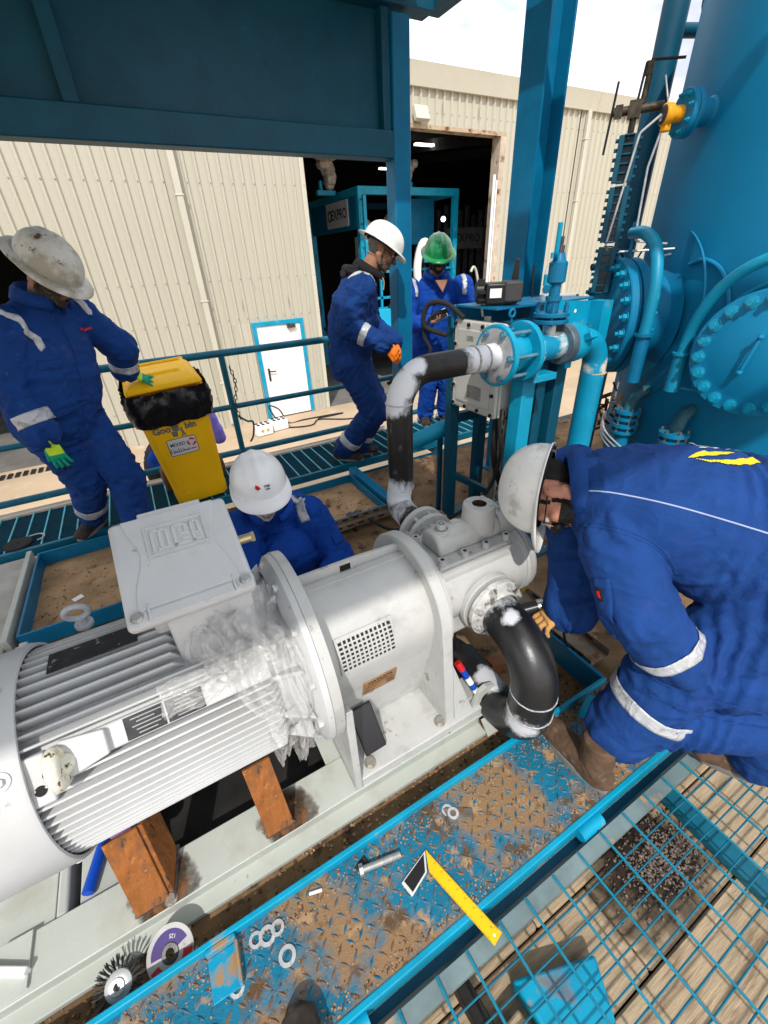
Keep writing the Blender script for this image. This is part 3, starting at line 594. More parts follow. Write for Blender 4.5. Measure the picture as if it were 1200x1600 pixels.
# ------------------------------------------------------------------ pump skid base
AX, AZ = 1.03, .505                       # motor and pump axis: y, z
BS = thing('base_frame', 'pale grey painted steel base frame under the motor and pump', 'base frame', (-.2, 1.0, -.098))
XE = .80
MB().prism([(-1.6, .722, .05), (-1.6, .722, .040), (-1.6, .760, .034), (-1.6, .760, -.07), (-1.6, .712, -.078), (-1.6, .712, -.098), (-1.6, .86, -.098), (-1.6, .86, .05)], (XE+1.6, 0, 0)).build('side_rail', BASEG, BS, bevel=.003)
MB().bb(-1.6, XE, 1.22, 1.36, -.098, .05).build('side_rail', BASEG, BS, bevel=.003)
for x0, x1, z in ((-1.6, -.66, .032), (-.60, -.43, .030), (.17, .74, .045)): MB().bb(x0, x1, .861, 1.219, z-.012, z).build('cross_plate', BASEG, BS, bevel=.003)
MB().bb(-.655, -.625, .861, 1.219, -.06, .045).build('cross_bar', mat('grey_channel_paint', (.40, .41, .40), .5, var=.1), BS, bevel=.008)
o = MB().bb(-1.6, XE, .861, 1.219, -.0985, -.092).build('sump', VOID, BS)
MB().prism([(-.80, .735, .052), (-.70, .735, .052), (-.70, .86, .052), (-.78, .86, .052)], (0, 0, .008)).build('stiffener', BASEG, BS)
MB().beam((-.83, .84, .066), (-.70, .765, .062), .02, .03).build('stiffener', WHITE, BS, bevel=.004)
for x in (.25, .62): MB().bb(x-.002, x+.002, .725, .858, .0502, .0512).build('weld_line', RUBBER, BS)
# lifting eye plate at the pump end
ey = MB(); pts = [(.735, .742, .052), (.853, .742, .052)] + [(.853, .742, .135), (.84, .742, .165), (.80, .742, .178), (.765, .742, .165), (.735, .742, .075)]
ey.prism(pts, (0, .018, 0)); ey.lathe((.806, .7405, .112), (0, -1, 0), [(0, .026), (.0012, .026), (.0012, .001)], 22, 1)
ey.build('lifting_eye', [BASEG, INK], BS, bevel=.002)
MB().bb(.70, .80, .765, .86, .052, .12).build('end_block', mat('shaded_grey_paint', (.36, .36, .35), .5), BS, bevel=.004)
MB().prism([(XE, .70, -.09), (XE+.10, .70, -.09), (XE+.10, .73, -.05), (XE, .73, -.05)], (0, .02, .01)).build('rail_end', BASEG, BS)
bw = mat('worn_bolt', (.42, .40, .36), .4, metal=.6, var=.25, vscale=60, spots=((RUST, 40, .6, .1),))
tb = bolt_mesh(.013, .012).mesh('bolt'); tb.materials.append(bw); inst(tb, 'bolt', BS, (-.36, .738, .051))
# orange angle-iron supports welded on the rail
def support(x, wdt, lab, flange):
    t = thing('angle_support', lab, 'support bracket', (x, .76, .05), 'rusty supports under the motor')
    a0, a1 = V((x-wdt/2, .752, .052)), V((x+wdt/2, .752, .052)); up = V((-.01, .095, .235))
    nrm = V((0, -.93, .37))
    MB().prism([a0, a1, a1+up, a0+up], nrm*.012).build('plate', RUSTO, t, bevel=.002)
    if flange:
        q = a1+V((0, -.004, 0)); back = V((.02, .115, 0)); MB().prism([q, q+back, q+back+up*.75, q+up], V((.012, 0, 0))).build('flange', RUSTO, t, bevel=.002)
    b = MB(); random.seed(3)
    for i in range(26): b.ball(a0.lerp(a1, i/25)+V((0, -.006, 0)), (.006+random.uniform(0, .003), .006, .005+random.uniform(0, .003)), 8)
    if flange:
        for i in range(22): b.ball(a1+V((.014, 0, 0))+V((.02, .115, 0))*(i/21), (.006, .006, .006), 8)
    b.build('weld_bead', mat('weld_bead', (.2, .19, .2), .3, metal=.8, var=.4, vscale=90), t)
    sc = MB().bb(x-.14, x+.16, .7235, .856, .0503, .0508); sc.build('scorch_mark', mat('scorched_paint', (.055, .032, .018), .8, var=.5, vscale=24, spots=(((.22, .10, .035), 18, .52, .12),), fade=((.03, .02, 0), .085, .95)), t)
support(-.405, .086, 'orange rusty angle-iron support with two faces under the motor near the fan cowl', True)
support(-.032, .084, 'orange rusty flat support under the motor nearer the coupling flange', False)
tag(MB().tube([(-.575, .88, .046), (-.52, 1.05, .046), (-.50, 1.2, .05)], .0165, 12).build('hose', BLUEP), 'blue plastic hose on the base frame below the fan cowl', 'hose')
b = MB()
for i in range(9): b.ball((-.47+.05*math.sin(i*1.7), .95+i*.028, .055+.02*math.cos(i*2.3)), (.035, .03, .022), 10)
tag(b.build('purple_rag', mat('purple_rag_cloth', (.20, .11, .30), .9, var=.3, vscale=20, bump=.6, bscale=60)), 'crumpled purple rag under the motor by the blue hose', 'rag')

# ------------------------------------------------------------------ electric motor
MO = thing('electric_motor', 'large light grey finned electric motor with square terminal box', 'electric motor', (-.15, AX, AZ))
XA = (1, 0, 0)
RB, RF = .226, .268
MB().lathe((-.50, AX, AZ), XA, [(0, .001), (0, RB), (.60, RB), (.63, .235), (.66, .25)], 64).build('housing', MOTOR, MO)
fin = MB(); xl, xr = -.475, .085
fin.add([(xl, -.0052, RB-.006), (xr, -.0052, RB-.006), (xr, .0052, RB-.006), (xl, .0052, RB-.006), (xl, -.0034, RF), (xr-.025, -.0034, RF), (xr-.025, .0034, RF), (xl, .0034, RF)],
        [(0, 1, 5, 4), (2, 3, 7, 6), (4, 5, 6, 7), (1, 2, 6, 5), (3, 0, 4, 7)])
fm = fin.mesh('cooling_fin'); fm.materials.append(MOTOR)
fs = MB(); xr = -.12
fs.add([(xl, -.0052, RB-.006), (xr, -.0052, RB-.006), (xr, .0052, RB-.006), (xl, .0052, RB-.006), (xl, -.0034, RF), (xr-.025, -.0034, RF), (xr-.025, .0034, RF), (xl, .0034, RF)],
        [(0, 1, 5, 4), (2, 3, 7, 6), (4, 5, 6, 7), (1, 2, 6, 5), (3, 0, 4, 7)])
fms = fs.mesh('cooling_fin'); fms.materials.append(MOTOR)
for th in [-60+i*6.2 for i in range(17)]+[59+i*4.9 for i in range(18)]+[150+i*7 for i in range(21)]:   # degrees from straight up towards the camera side
    f = inst(fms if -22 < th < 27 else fm, 'cooling_fin', MO, (0, AX, AZ), Matrix.Rotation(R(th), 3, 'X'))
    bv = f.modifiers.new('bevel', 'BEVEL'); bv.width = .0022; bv.segments = 2; bv.limit_method = 'ANGLE'
def rp_(x, th, r): return V((x, AX-math.sin(R(th))*r, AZ+math.cos(R(th))*r))
def rot_th(th): return Matrix.Rotation(R(th), 3, 'X')
# fan cowl
MB().lathe((-.86, AX, AZ), XA, [(.0, .001), (.0, .235), (.03, .268), (.10, .281), (.385, .285), (.392, .282), (.392, .274), (.30, .272)], 72).build('fan_cowl', MOTOR, MO)
for th in (48, -42, 138):
    p = rp_(-.505, th, .285); u = (p-V((p.x, AX, AZ))).normalized(); MB().cyl(p-u*.004, p+u*.003, .02, n=18).hexa(p+u*.003, u, .010, .008).build('bolt', MOTOR, MO)
# label pad and nameplates
pm = rot_th(49.5)
MB().box(rp_(-.18, 49.5, .2525), (.50, .060, .030), pm).build('label_pad', MOTOR, MO, bevel=.006)
MB().prism([rp_(-.40, 41, .262), rp_(-.31, 44, .270), rp_(-.31, 56, .270), rp_(-.40, 60, .262)], rp_(0, 49, .02)-V((0, AX, AZ))).build('lug_web', MOTOR, MO, bevel=.004)
for dx, w_, dth in ((-.232, .085, 0), (-.142, .085, 0)):
    np_ = MB().box(rp_(dx, 49.5, .2695), (w_, .052, .003), pm).build('nameplate', PLATE, MO, bevel=.001)
    b = MB()
    for k in range(5): b.box(rp_(dx, 49.5, .2713)+pm @ V((random.uniform(-.008, .008), .018-k*.009, 0)), (w_*random.uniform(.4, .8), .0028, .0004), pm)
    b.build('print_line', mat('engraved_grey', (.3, .3, .3), .5), np_, kind='stuff')
MB().box(rp_(-.31, -1, .2715), (.20, .068, .004), rot_th(-1)).build('nameplate', PLATE, MO, bevel=.001)
# lifting lug (dirty white) and tapped hole pad
lg = MB(); c = rp_(-.405, 52, .285); u = (c-V((c.x, AX, AZ))).normalized(); tn = V(XA).cross(u)
lg.tube([c+u*(.012+.026*math.cos(a))+tn*.034*math.sin(a) for a in (2*math.pi*k/18 for k in range(18))], .015, 10, closed=True); lg.ball(c-u*.004, (.032, .03, .026), 14)
lg.build('lifting_lug', mat('greasy_white_lug', (.70, .68, .58), .4, var=.1, vscale=30, spots=(((.10, .07, .04), 45, .60, .04), ((.5, .45, .2), 30, .62, .08)), bump=.3, bscale=80), MO)
MB().box(rp_(-.455, 55, .254), (.05, .11, .024), rot_th(55)).cyl(rp_(-.452, 60, .26), rp_(-.452, 60, .268), .014, n=16, m=1).build('foot_pad', [MOTOR, INK], MO, bevel=.006)
# ring eye bolt behind
ec = V((-.355, 1.20, .785)); MB().tube([ec+V((1, 0, 0))*.028*math.cos(a)+V((0, -.35, .94))*.030*math.sin(a) for a in (2*math.pi*k/22 for k in range(22))], .0085, 10, closed=True).cyl(ec+V((0, .015, -.07)), ec+V((0, .01, -.027)), .013, n=12).cyl(ec+V((0, .015, -.06)), ec+V((0, .014, -.05)), .024, n=16).build('eye_bolt', mat('grey_eye_bolt', (.42, .44, .46), .45, var=.15, bump=.3), MO)
# drive-end flange with its spokes
MB().lathe((.145, AX, AZ), XA, [(0, .27), (.0, .27), (.028, .312), (.046, .316), (.046, .2), (0, .2)], 96).build('flange', MOTOR, MO, smooth=30)
for th in (15, 60, 90, 120, -30): MB().prism([rp_(.06, th, .24), rp_(.146, th, .22), rp_(.146, th, .295)], rot_th(th) @ V((0, .012, 0))).build('flange_rib', MOTOR, MO, bevel=.003)
fb = bolt_mesh(.012, .014).mesh('bolt'); fb.materials.append(MOTOR)
for th in (8, 38, 68, 98, 128, -22): inst(fb, 'bolt', MO, rp_(.163, th, .288), zrot((-1, 0, 0)))
# terminal box: lid tilted towards the camera
TB = bpy.data.objects.new('terminal_box', None); COL.objects.link(TB); TB.parent = MO
cl = V((-.05, 1.0265, .9705)); nx = V((1, 0, 0)); nv = V((0, .287, .131)).normalized(); nz = nx.cross(nv)
def tb(x, y, z=0.): return cl+nx*x+nv*y+nz*z
Mt = Matrix((nx, nv, nz)).transposed()
lid = MB().box(tb(0, 0, -.017), (.296, .312, .034), Mt).build('lid', MOTOR, TB, bevel=.014, seg=4)
def raised(name, pts, h, par=TB, m=MOTOR, bv=.0012): return MB().prism([tb(x, y, -.0005) for x, y in pts], nz*h).build(name, m, par, bevel=bv)
# gently raised middle panel with waisted sides
side = [(-.118+.03*math.exp(-((y-.03)/.075)**2), y) for y in np.linspace(-.118, .150, 16)]
pan = side + [(-x, y) for x, y in reversed(side)]
raised('lid_panel', [(x, y) for x, y in pan], .0035, bv=.002)
MB().box(tb(0, -.137, .0006), (.19, .03, .006), Mt).build('lid_panel', MOTOR, TB, bevel=.004)
MB().box(tb(.005, .158, -.012), (.16, .02, .022), Mt).build('lid_hinge', MOTOR, TB, bevel=.003)
lb = bolt_mesh(.011, .010).mesh('bolt'); lb.materials.append(mat('bright_bolt', (.55, .55, .54), .3, metal=.5, var=.15, vscale=50))
for x, y in ((-.122, -.132), (.126, -.128)):
    MB().cyl(tb(x, y, -.002), tb(x, y, .002), .022, n=20).build('bolt_boss', MOTOR, TB, bevel=.001); inst(lb, 'bolt', TB, tb(x, y, .002), Mt)
    MB().box(tb(x+(.026 if x < 0 else -.026), y+.004, .001), (.006, .046, .008), Mt).build('lid_step', MOTOR, TB, bevel=.002)
# embossed maker's logo: outer frame and block letters
def strokes(name, rects, h=.0035):
    b = MB()
    for x0, x1, y0, y1 in rects: b.bb(x0, x1, y0, y1, 0, h)
    for i, p in enumerate(b.v): b.v[i] = tb(.004+p.x*.94, .062+p.y*.94, .003+p.z)
    return b.build(name, MOTOR, TB, bevel=.0008)
t_ = .0045
strokes('logo_frame', [(-.078, .078, .047, .052), (-.078, -.073, -.042, .047), (.073, .078, -.042, .047), (-.078, .078, -.047, -.042), (-.078, .078, -.060, -.055), (.050, .078, .058, .062)])
strokes('letter_w', [(-.064, -.064+.009, -.034, .038), (-.044, -.035, -.026, .038), (-.026, -.017, -.034, .038), (-.064, -.017, .030, .038), (-.050, -.026, -.034, -.026)])
strokes('letter_e', [(-.008, .001, -.034, .038), (-.008, .032, .030, .038), (-.008, .032, -.034, -.026), (.023, .032, .004, .038), (.006, .032, -.002, .005), (.006, .018, .014, .020), (.01, .032, -.018, -.012)])
strokes('letter_g', [(.040, .049, -.034, .038), (.040, .066, .030, .038), (.040, .068, -.034, -.027), (.057, .066, -.012, .038), (.049, .060, -.012, -.005)])
nk = MB().box(tb(0.01, -.01, -.085), (.235, .235, .10), Mt).build('box_body', MOTOR, TB, bevel=.01)
MB().bb(-.125, .085, .93, 1.125, AZ+.20, AZ+.385).build('neck', MOTOR, TB, bevel=.008)
MB().cyl(tb(.145, .03, -.06), tb(.185, .03, -.06), .013, n=14).cyl(tb(.185, .03, -.06), tb(.195, .03, -.06), .016, n=6).build('cable_gland', mat('brass_gland', (.5, .42, .25), .35, metal=.8), TB)
# crumpled clear plastic film left on the drive end of the motor
def crumple(nu, nv_, fn, amp, seed, name='film'):
    vs = []
    for i in range(nu+1):
        for j in range(nv_+1):
            u, v_ = i/nu, j/nv_; p, nrm = fn(u, v_); g = .9*noise.noise(V((u*2.2, v_*2.2, seed)))
            d = (1-abs(noise.noise(V((u*6.5+g*2.2, v_*1.7+g, seed))))*2.6)*amp + (1-abs(noise.noise(V((u*17+g*4, v_*5, seed+4))))*2.4)*amp*.42 + noise.noise(p*60)*amp*.12
            vs.append(p + nrm*max(d, -amp*.6) + V((noise.noise(V((u*5, v_*3, seed+7))), noise.noise(V((u*5, v_*3, seed+11))), noise.noise(V((u*5, v_*3, seed+15)))))*amp*1.1)
    b = MB(); b.add(vs, [(i*(nv_+1)+j, (i+1)*(nv_+1)+j, (i+1)*(nv_+1)+j+1, i*(nv_+1)+j+1) for i in range(nu) for j in range(nv_)]); return b
PW = thing('plastic_wrap', 'crumpled clear plastic film bunched between terminal box and motor flange', 'plastic film', (.05, .85, .75))
film = mat('clear_film', (.80, .80, .78), .10, var=.1, vscale=30, bump=.35, bscale=40, crease=.5, alpha=.30, spec=1., coat=.8)
def f1(u, v_):
    th = 4+v_*98; wd = .055+.06*math.sin(min(v_*1.35, 1)*math.pi)+.03*v_; x = .10-wd+u*(wd+.05); r = .275+.035*math.sin(u*math.pi)
    p = rp_(x, th, r); return p, (p-V((p.x, AX, AZ))).normalized()
def f2(u, v_):
    th = 2+v_*44; x = -.115+u*.22+.04*v_; r = .275+.05*math.sin(u*math.pi)*(1-.5*v_)
    p = rp_(x, th, r); return p, (p-V((p.x, AX, AZ))).normalized()
def f3(u, v_):
    th = 36+v_*16; x = -.19+u*.30; r = .274+.012*math.sin(u*9)
    p = rp_(x, th, r); return p, (p-V((p.x, AX, AZ))).normalized()
for k, (fn, a) in enumerate(((f1, .026), (f2, .030), (f2, .022), (f3, .010))): crumple(80, 60, fn, a, k*11.3).build('film', film, PW, smooth=48)

# ------------------------------------------------------------------ bell housing between motor and pump
HS = thing('bell_housing', 'light grey cast bell housing with grille and brass plate', 'coupling housing', (.4, AX, .06))
MB().lathe((.192, AX, AZ), XA, [(0, .2), (0, .318), (.030, .316), (.034, .300), (.034, .21)], 96).build('flange', PUMP, HS, smooth=30)
# shell: open top drum running down into flat side plates
pr = [(AX-.2*math.sin(R(t)), AZ+.2*math.cos(R(t))) for t in np.linspace(-90, 90, 30)]
pr += [(AX-.196, .46), (AX-.105, .088), (AX+.245, .088), (AX+.215, .30)]
MB().prism([(.226, y, z) for y, z in pr], (.39, 0, 0)).build('shell', PUMP, HS, smooth=30)
MB().bb(.226, .80, .728, 1.33, .0525, .09).build('foot', PUMP, HS, bevel=.004)
MB().prism([(.226, AX-.302, AZ-.03), (.226, .722, .0525), (.226, .93, .0525), (.226, .87, .36)], (.026, 0, 0)).build('gusset', PUMP, HS, bevel=.004)
MB().lathe((.612, AX, AZ), XA, [(0, .19), (0, .246), (.004, .25), (.040, .25), (.044, .246), (.044, .1)], 80).build('ring_flange', PUMP, HS, smooth=30)
MB().prism([(.613, AX-.247, AZ+.03), (.613, .742, .09), (.613, .93, .09), (.613, AX-.17, AZ-.15)], (.040, 0, 0)).build('end_web', PUMP, HS, bevel=.004)
MB().prism([(.655, .742, .09), (.74, .742, .09), (.655, AX-.235, AZ-.12)], (0, .02, 0)).build('gusset', PUMP, HS, bevel=.003)
MB().bb(.226, .613, AX-.012, AX+.012, AZ+.19, AZ+.205).build('top_rib', PUMP, HS)
rb = MB(); yb = AX+.03
rb.prism([(.226, yb, AZ+.18), (.613, yb, AZ+.18), (.613, yb, AZ+.222), (.45, yb, AZ+.232), (.226, yb, AZ+.232)], (0, .016, 0)); rb.bb(.385, .425, yb-.0015, yb+.0175, AZ+.195, AZ+.222, 1)
rb.build('top_rib', [PUMP, INK], HS, bevel=.002)
# perforated grille: frame and bars standing proud of a dark opening
gp = MB()
def sh(x, th, r): return V((x, AX-math.sin(R(th))*r, AZ+math.cos(R(th))*r))
def patch(b, x0, x1, t0, t1, r, dr, n=6, m=0):
    for k in range(n):
        a, c = t0+(t1-t0)*k/n, t0+(t1-t0)*(k+1)/n
        q = [sh(x0, a, r), sh(x1, a, r), sh(x1, c, r), sh(x0, c, r)]; o_ = [sh(x0, a, r+dr), sh(x1, a, r+dr), sh(x1, c, r+dr), sh(x0, c, r+dr)]
        b.add(q+o_, [(4, 5, 6, 7), (0, 1, 5, 4), (2, 3, 7, 6), (1, 2, 6, 5), (3, 0, 4, 7)], m)
d_ = MB(); patch(d_, .272, .458, 57, 88, .2005, .0012, 8); d_.build('grille_opening', VOID, HS)
patch(gp, .266, .464, 53.5, 57, .2018, .004); patch(gp, .266, .464, 86.5, 89.5, .2018, .004); patch(gp, .266, .274, 57, 86.5, .2018, .004, 8); patch(gp, .456, .464, 57, 86.5, .2018, .004, 8)
nx_, ny_ = 12, 7
for i in range(1, nx_): x = .274+.182*i/nx_; patch(gp, x-.0028, x+.0028, 57, 86.5, .2018, .003, 8)
for j in range(1, ny_): t = 57+29.5*j/ny_; patch(gp, .274, .456, t-.75, t+.75, .2018, .0032, 1)
for x in (.278, .455):
    p = sh(x, 55.2, .2055); u = (p-V((x, AX, AZ))).normalized(); gp.cyl(p, p+u*.003, .0075, n=12)
gp.build('grille', PUMP, HS, smooth=20)
# maker's plate on the sloping front
bp_ = MB().box(V((.406, .8570, .352)), (.128, .088, .003), frame((1, 0, 0), V((0, -.091, .368)))).build('maker_plate', BRASS, HS, bevel=.0008)
pl_n = V((1, 0, 0)).cross(V((0, -.091, .368)).normalized()); pc = V((.406, .8570, .352))+pl_n*.0016; pm_ = frame((1, 0, 0), V((0, -.091, .368)))
text('HATLAPA', .021, pc+pm_ @ V((0, .030, 0)), pm_, INK, bp_, space=1.05, bold=.0004, ext=.0003)
text('UETERSEN BEI HAMBURG', .0085, pc+pm_ @ V((0, .013, 0)), pm_, INK, bp_, ext=.0003)
for k, s_ in enumerate(('TYPE NR.', 'KOMM. NR.', 'FABR. NR.', 'BAUJAHR')): text(s_, .0085, pc+pm_ @ V((-.056, -.001-k*.0125, 0)), pm_, INK, bp_, align='LEFT', ext=.0003)
MB().box(pc+pm_ @ V((.040, -.008, 0)), (.026, .006, .0004), pm_).box(pc+pm_ @ V((.044, -.026, 0)), (.03, .006, .0004), pm_).build('stamped_field', INK, bp_)
hb = bolt_mesh(.0165, .016).mesh('bolt'); hb.materials.append(bw)
for x in (.302, .598): inst(hb, 'bolt', HS, (x, .764, .09)); MB().bb(x-.03, x+.03, .735, .80, .0895, .092).build('bolt_pad', PUMP, HS, bevel=.001)
# smartphone leaning on the housing
PH = thing('smartphone', 'black smartphone leaning against the bell housing below the brass plate', 'phone', (.335, .76, .092))
p0, p1 = V((.338, .780, .106)), V((.325, .872, .262)); la = (p1-p0).normalized(); sa = V((1, -.02, .10)); sa = (sa-la*sa.dot(la)).normalized(); Mp = frame(sa, la)
pcn = (p0+p1)/2; nn = sa.cross(la)
MB().box(pcn, (.082, .176, .009), Mp).build('body', BLACK, PH, bevel=.004, seg=3)
MB().box(pcn+nn*.0048, (.074, .166, .0006), Mp).build('screen', mat('phone_glass', (.018, .018, .022), .14, var=0, spec=.35), PH)

# ------------------------------------------------------------------ screw pump
PU = thing('screw_pump', 'light grey screw pump with bolted cover and round flanges', 'pump', (.9, AX, .1))
MB().lathe((.656, AX, AZ), XA, [(0, .235), (.012, .235), (.022, .17), (.06, .165)], 64).build('adapter', PUMP, PU)
MB().prism([(.67, AX-.13, AZ-.17), (1.06, AX-.13, AZ-.17), (1.06, AX-.125, AZ+.06), (1.03, AX-.105, AZ+.135), (.70, AX-.105, AZ+.135), (.67, AX-.125, AZ+.06)], (0, .26, 0)).build('casing', PUMP, PU, bevel=.02, seg=4)
MB().cyl((.67, AX, AZ), (1.10, AX, AZ), .150, n=56).build('casing', PUMP, PU)
MB().lathe((1.09, AX, AZ), XA, [(0, .15), (0, .158), (.014, .160), (.016, .150), (.022, .150), (.024, .160), (.045, .158), (.060, .145), (.066, .001)], 60).build('end_cover', PUMP, PU)
cb = bolt_mesh(.010, .010).mesh('bolt'); cb.materials.append(PUMP)
for p in ring_pts((1.15, AX, AZ), XA, .135, 8, .2): inst(cb, 'bolt', PU, p, zrot((1, 0, 0)))
MB().bb(.712, 1.045, .935, 1.145, AZ+.136, AZ+.152).build('cover_plate', PUMP, PU, bevel=.006)
MB().bb(.706, 1.051, .929, 1.151, AZ+.118, AZ+.134).build('cover_joint', PUMP, PU, bevel=.003)
cv = MB(); zt = AZ+.150
cv.prism([(.745, .988, zt), (.745, 1.112, zt), *[(.745, 1.05+.062*math.cos(a), zt+.018+.062*math.sin(a)) for a in np.linspace(0, math.pi, 18)]], (.30, 0, 0)).build('cover_barrel', PUMP, PU, bevel=.012, seg=3)
MB().lathe((1.03, 1.05, zt+.025), XA, [(0, .065), (.02, .068), (.075, .068), (.078, .060), (.080, .068), (.105, .066), (.108, .001)], 36).build('barrel_cap', PUMP, PU)
MB().lathe((.965, 1.045, zt+.03), (0, 0, 1), [(0, .066), (.095, .062), (.103, .060), (.106, .056), (.106, .028), (.080, .027), (.080, .001)], 36).build('top_port', PUMP, PU)
MB().lathe((.965, 1.045, zt+.1105), (0, 0, 1), [(0, .0268), (.0250, .0270)], 26).cyl((.965, 1.045, zt+.1105), (.965, 1.045, zt+.112), .026, n=24).build('port_bore', mat('rusty_bore', (.08, .04, .02), .7), PU)
for p in ring_pts((.965, 1.045, zt+.136), (0, 0, 1), .044, 4, .6): inst(cb, 'bolt', PU, p, scale=.75)
MB().lathe((.79, 1.045, zt+.072), (0, 0, 1), [(0, .034), (.006, .032), (.008, .024), (.014, .024)], 26).hexa((.79, 1.045, zt+.086), (0, 0, 1), .019, .022).lathe((.79, 1.045, zt+.108), (0, 0, 1), [(0, .012), (.0, .007), (-.008, .001)], 16).build('plug', PUMP, PU)
MB().lathe((.865, 1.055, zt+.077), (0, 0, 1), [(0, .022), (.008, .020), (.008, .012), (.012, .012), (.012, .001)], 20).build('plug', PUMP, PU)
MB().cyl((1.07, 1.03, zt+.085), (1.07, 1.03, zt+.12), .013, n=12).tube([(1.045, 1.03, zt+.118), (1.095, 1.03, zt+.118)], .009, 10).build('vent', PUMP, PU)
sk = MB().cyl((0, 0, 0), (0, 0, .024), .0145, n=18).cyl((0, 0, .0241), (0, 0, .0246), .008, n=6, m=1).mesh('cap_screw'); sk.materials.append(PUMP); sk.materials.append(INK)
for x, y in ((.730, .953), (.83, .953), (.93, .953), (1.028, .953), (.730, 1.125), (1.028, 1.125)): inst(sk, 'cap_screw', PU, (x, y, AZ+.152))
# suction flange facing the camera side with the welded pipe
fc = V((.885, .872, .475)); ny = V((0, -1, 0))
MB().cyl((.885, AX-.05, .475), fc+V((0, -.005, 0)), .088, n=40).build('nozzle', PUMP, PU)
MB().lathe(fc+V((0, .012, 0)), ny, [(0, .08), (0, .118), (.003, .121), (.024, .121), (.027, .118), (.027, .05)], 56).build('suction_flange', PUMP, PU)
# discharge nozzle and flange at the back
dcn = V((.90, AX+.14, .53))
MB().cyl((.90, AX, .53), dcn+V((0, .10, 0)), .075, n=32).build('nozzle', PUMP, PU)
MB().lathe(dcn+V((0, .09, 0)), (0, 1, 0), [(0, .05), (0, .112), (.003, .115), (.022, .115), (.025, .112), (.025, .05)], 48).build('discharge_flange', PUMP, PU)
# ------------------------------------------------------------------ suction pipe: return bend of black pipe
r0 = .077
PB = thing('black_return_bend', 'thick black steel return bend with whitened welds on the near pump flange', 'pipe bend', (.885, .65, -.098))
PBM = mat('black_mill_pipe', BLACKP, .36, var=.4, vscale=8, spots=(((.07, .065, .06), 14, .62, .15, .5),), bump=.2, bscale=60, spec=.6,
          welds=((.62, .64, .68), [((0, .165, .575), .088), ((-.03, .07, .62), .04), ((-.03, -.08, .32), .07), ((-.07, -.08, .30), .07), ((.02, -.13, .33), .05), ((-.03, .13, .26), .07)]))
cl_ = [(.885, .835, .475), (.850, .575, .462), (.842, .575, .07), (.858, .97, .075)]
pth = bend(cl_, .155, 12)
pb = MB().tube(pth, r0, 32, cap=False)
pb.build('pipe', PBM, PB)
MB().lathe((.885, .842, .475), ny, [(0, .04), (-.0, .113), (.002, .116), (.020, .116), (.024, .110), (.030, .090), (.046, .078)], 56).build('pipe_flange', mat('flux_whitened_flange', (.52, .52, .50), .5, var=.3, vscale=16, spots=(((.10, .085, .07), 17, .53, .08), ((.34, .2, .1), 12, .65, .06))), PB)
fbm = bolt_mesh(.0125, .013, .010).mesh('bolt'); fbm.materials.append(mat('whitened_bolt', (.45, .45, .44), .5, metal=.3, var=.3, vscale=50, spots=((GRIME, 40, .6, .1),)))
for p in ring_pts((.885, .819, .475), ny, .098, 8, .39): inst(fbm, 'bolt', PB, p, zrot((0, -1, 0)))
def bead(o_path, i, r, th=.0045):
    p = V(o_path[i]); t = (V(o_path[min(i+1, len(o_path)-1)])-V(o_path[i-1])).normalized()
    q = ring_pts(p, t, r+.0005, 30); return [x+V((random.uniform(-.0006, .0006),)*3) for x in q]
for fr_ in (.33, .36): MB().tube(bead(pth, int(len(pth)*fr_*1.42), r0-.001), .0030, 6, closed=True).build('weld', mat('whitened_weld', (.40, .41, .43), .5, var=.45, vscale=60), PB)
# second elbow rising behind it
PE = thing('black_elbow', 'black pipe elbow with a pale weld, behind the return bend', 'pipe elbow', (.86, 1.0, -.098))
MB().tube(bend([(.858, .955, .075), (.858, 1.0, .075), (.80, 1.03, .115), (.79, 1.03, .32)], .09, 10), .066, 28, cap=True).tube(ring_pts((.858, .968, .075), (0, 1, 0), .067, 28), .007, 6, closed=True, m=1).build('pipe', [mat('black_mill_elbow', BLACKP, .4, var=.4, spots=(((.5, .5, .48), 9, .66, .1),)), mat('cream_weld', (.6, .56, .48), .6, var=.2)], PE)
# pipe stub with bright band the bending worker is holding
PS = thing('pipe_stub', 'short dark pipe with bright steel band in the bending worker hand', 'pipe', (1.05, .80, .4))
a, c = V((.955, .83, .40)), V((1.145, .74, .455))
MB().cyl(a, a.lerp(c, .55), .026, n=20).cyl(a.lerp(c, .55), a.lerp(c, .66), .0275, n=20, m=1).cyl(a.lerp(c, .66), c, .026, n=20).build('pipe', [mat('dark_tube', (.03, .03, .033), .3, metal=.5, var=.3), CHROME], PS)
# marker tube, rust plate
MK = thing('marker_pen', 'blue and white marker pen with red cap beside the return bend', 'marker', (.74, .84, .15))
a, c = V((.728, .835, .265)), V((.775, .755, .135)); q = a.lerp(c, .22)
MB().cyl(q, c, .0125, n=14).cyl(q.lerp(c, .3), q.lerp(c, .55), .0128, n=14, m=1).cyl(q.lerp(c, .75), q.lerp(c, .9), .0128, n=14, m=1).build('barrel', [BLUEP, WHITE], MK); MB().cyl(a, q, .0145, n=14).build('cap', INKR, MK)
tag(MB().box((.98, .90, -.03), (.09, .05, .14), Matrix.Rotation(.4, 3, 'Y')).build('rusty_plate', mat('reddish_rust', (.28, .10, .05), .9, var=.25)), 'red-brown rusty plate behind the return bend', 'plate')
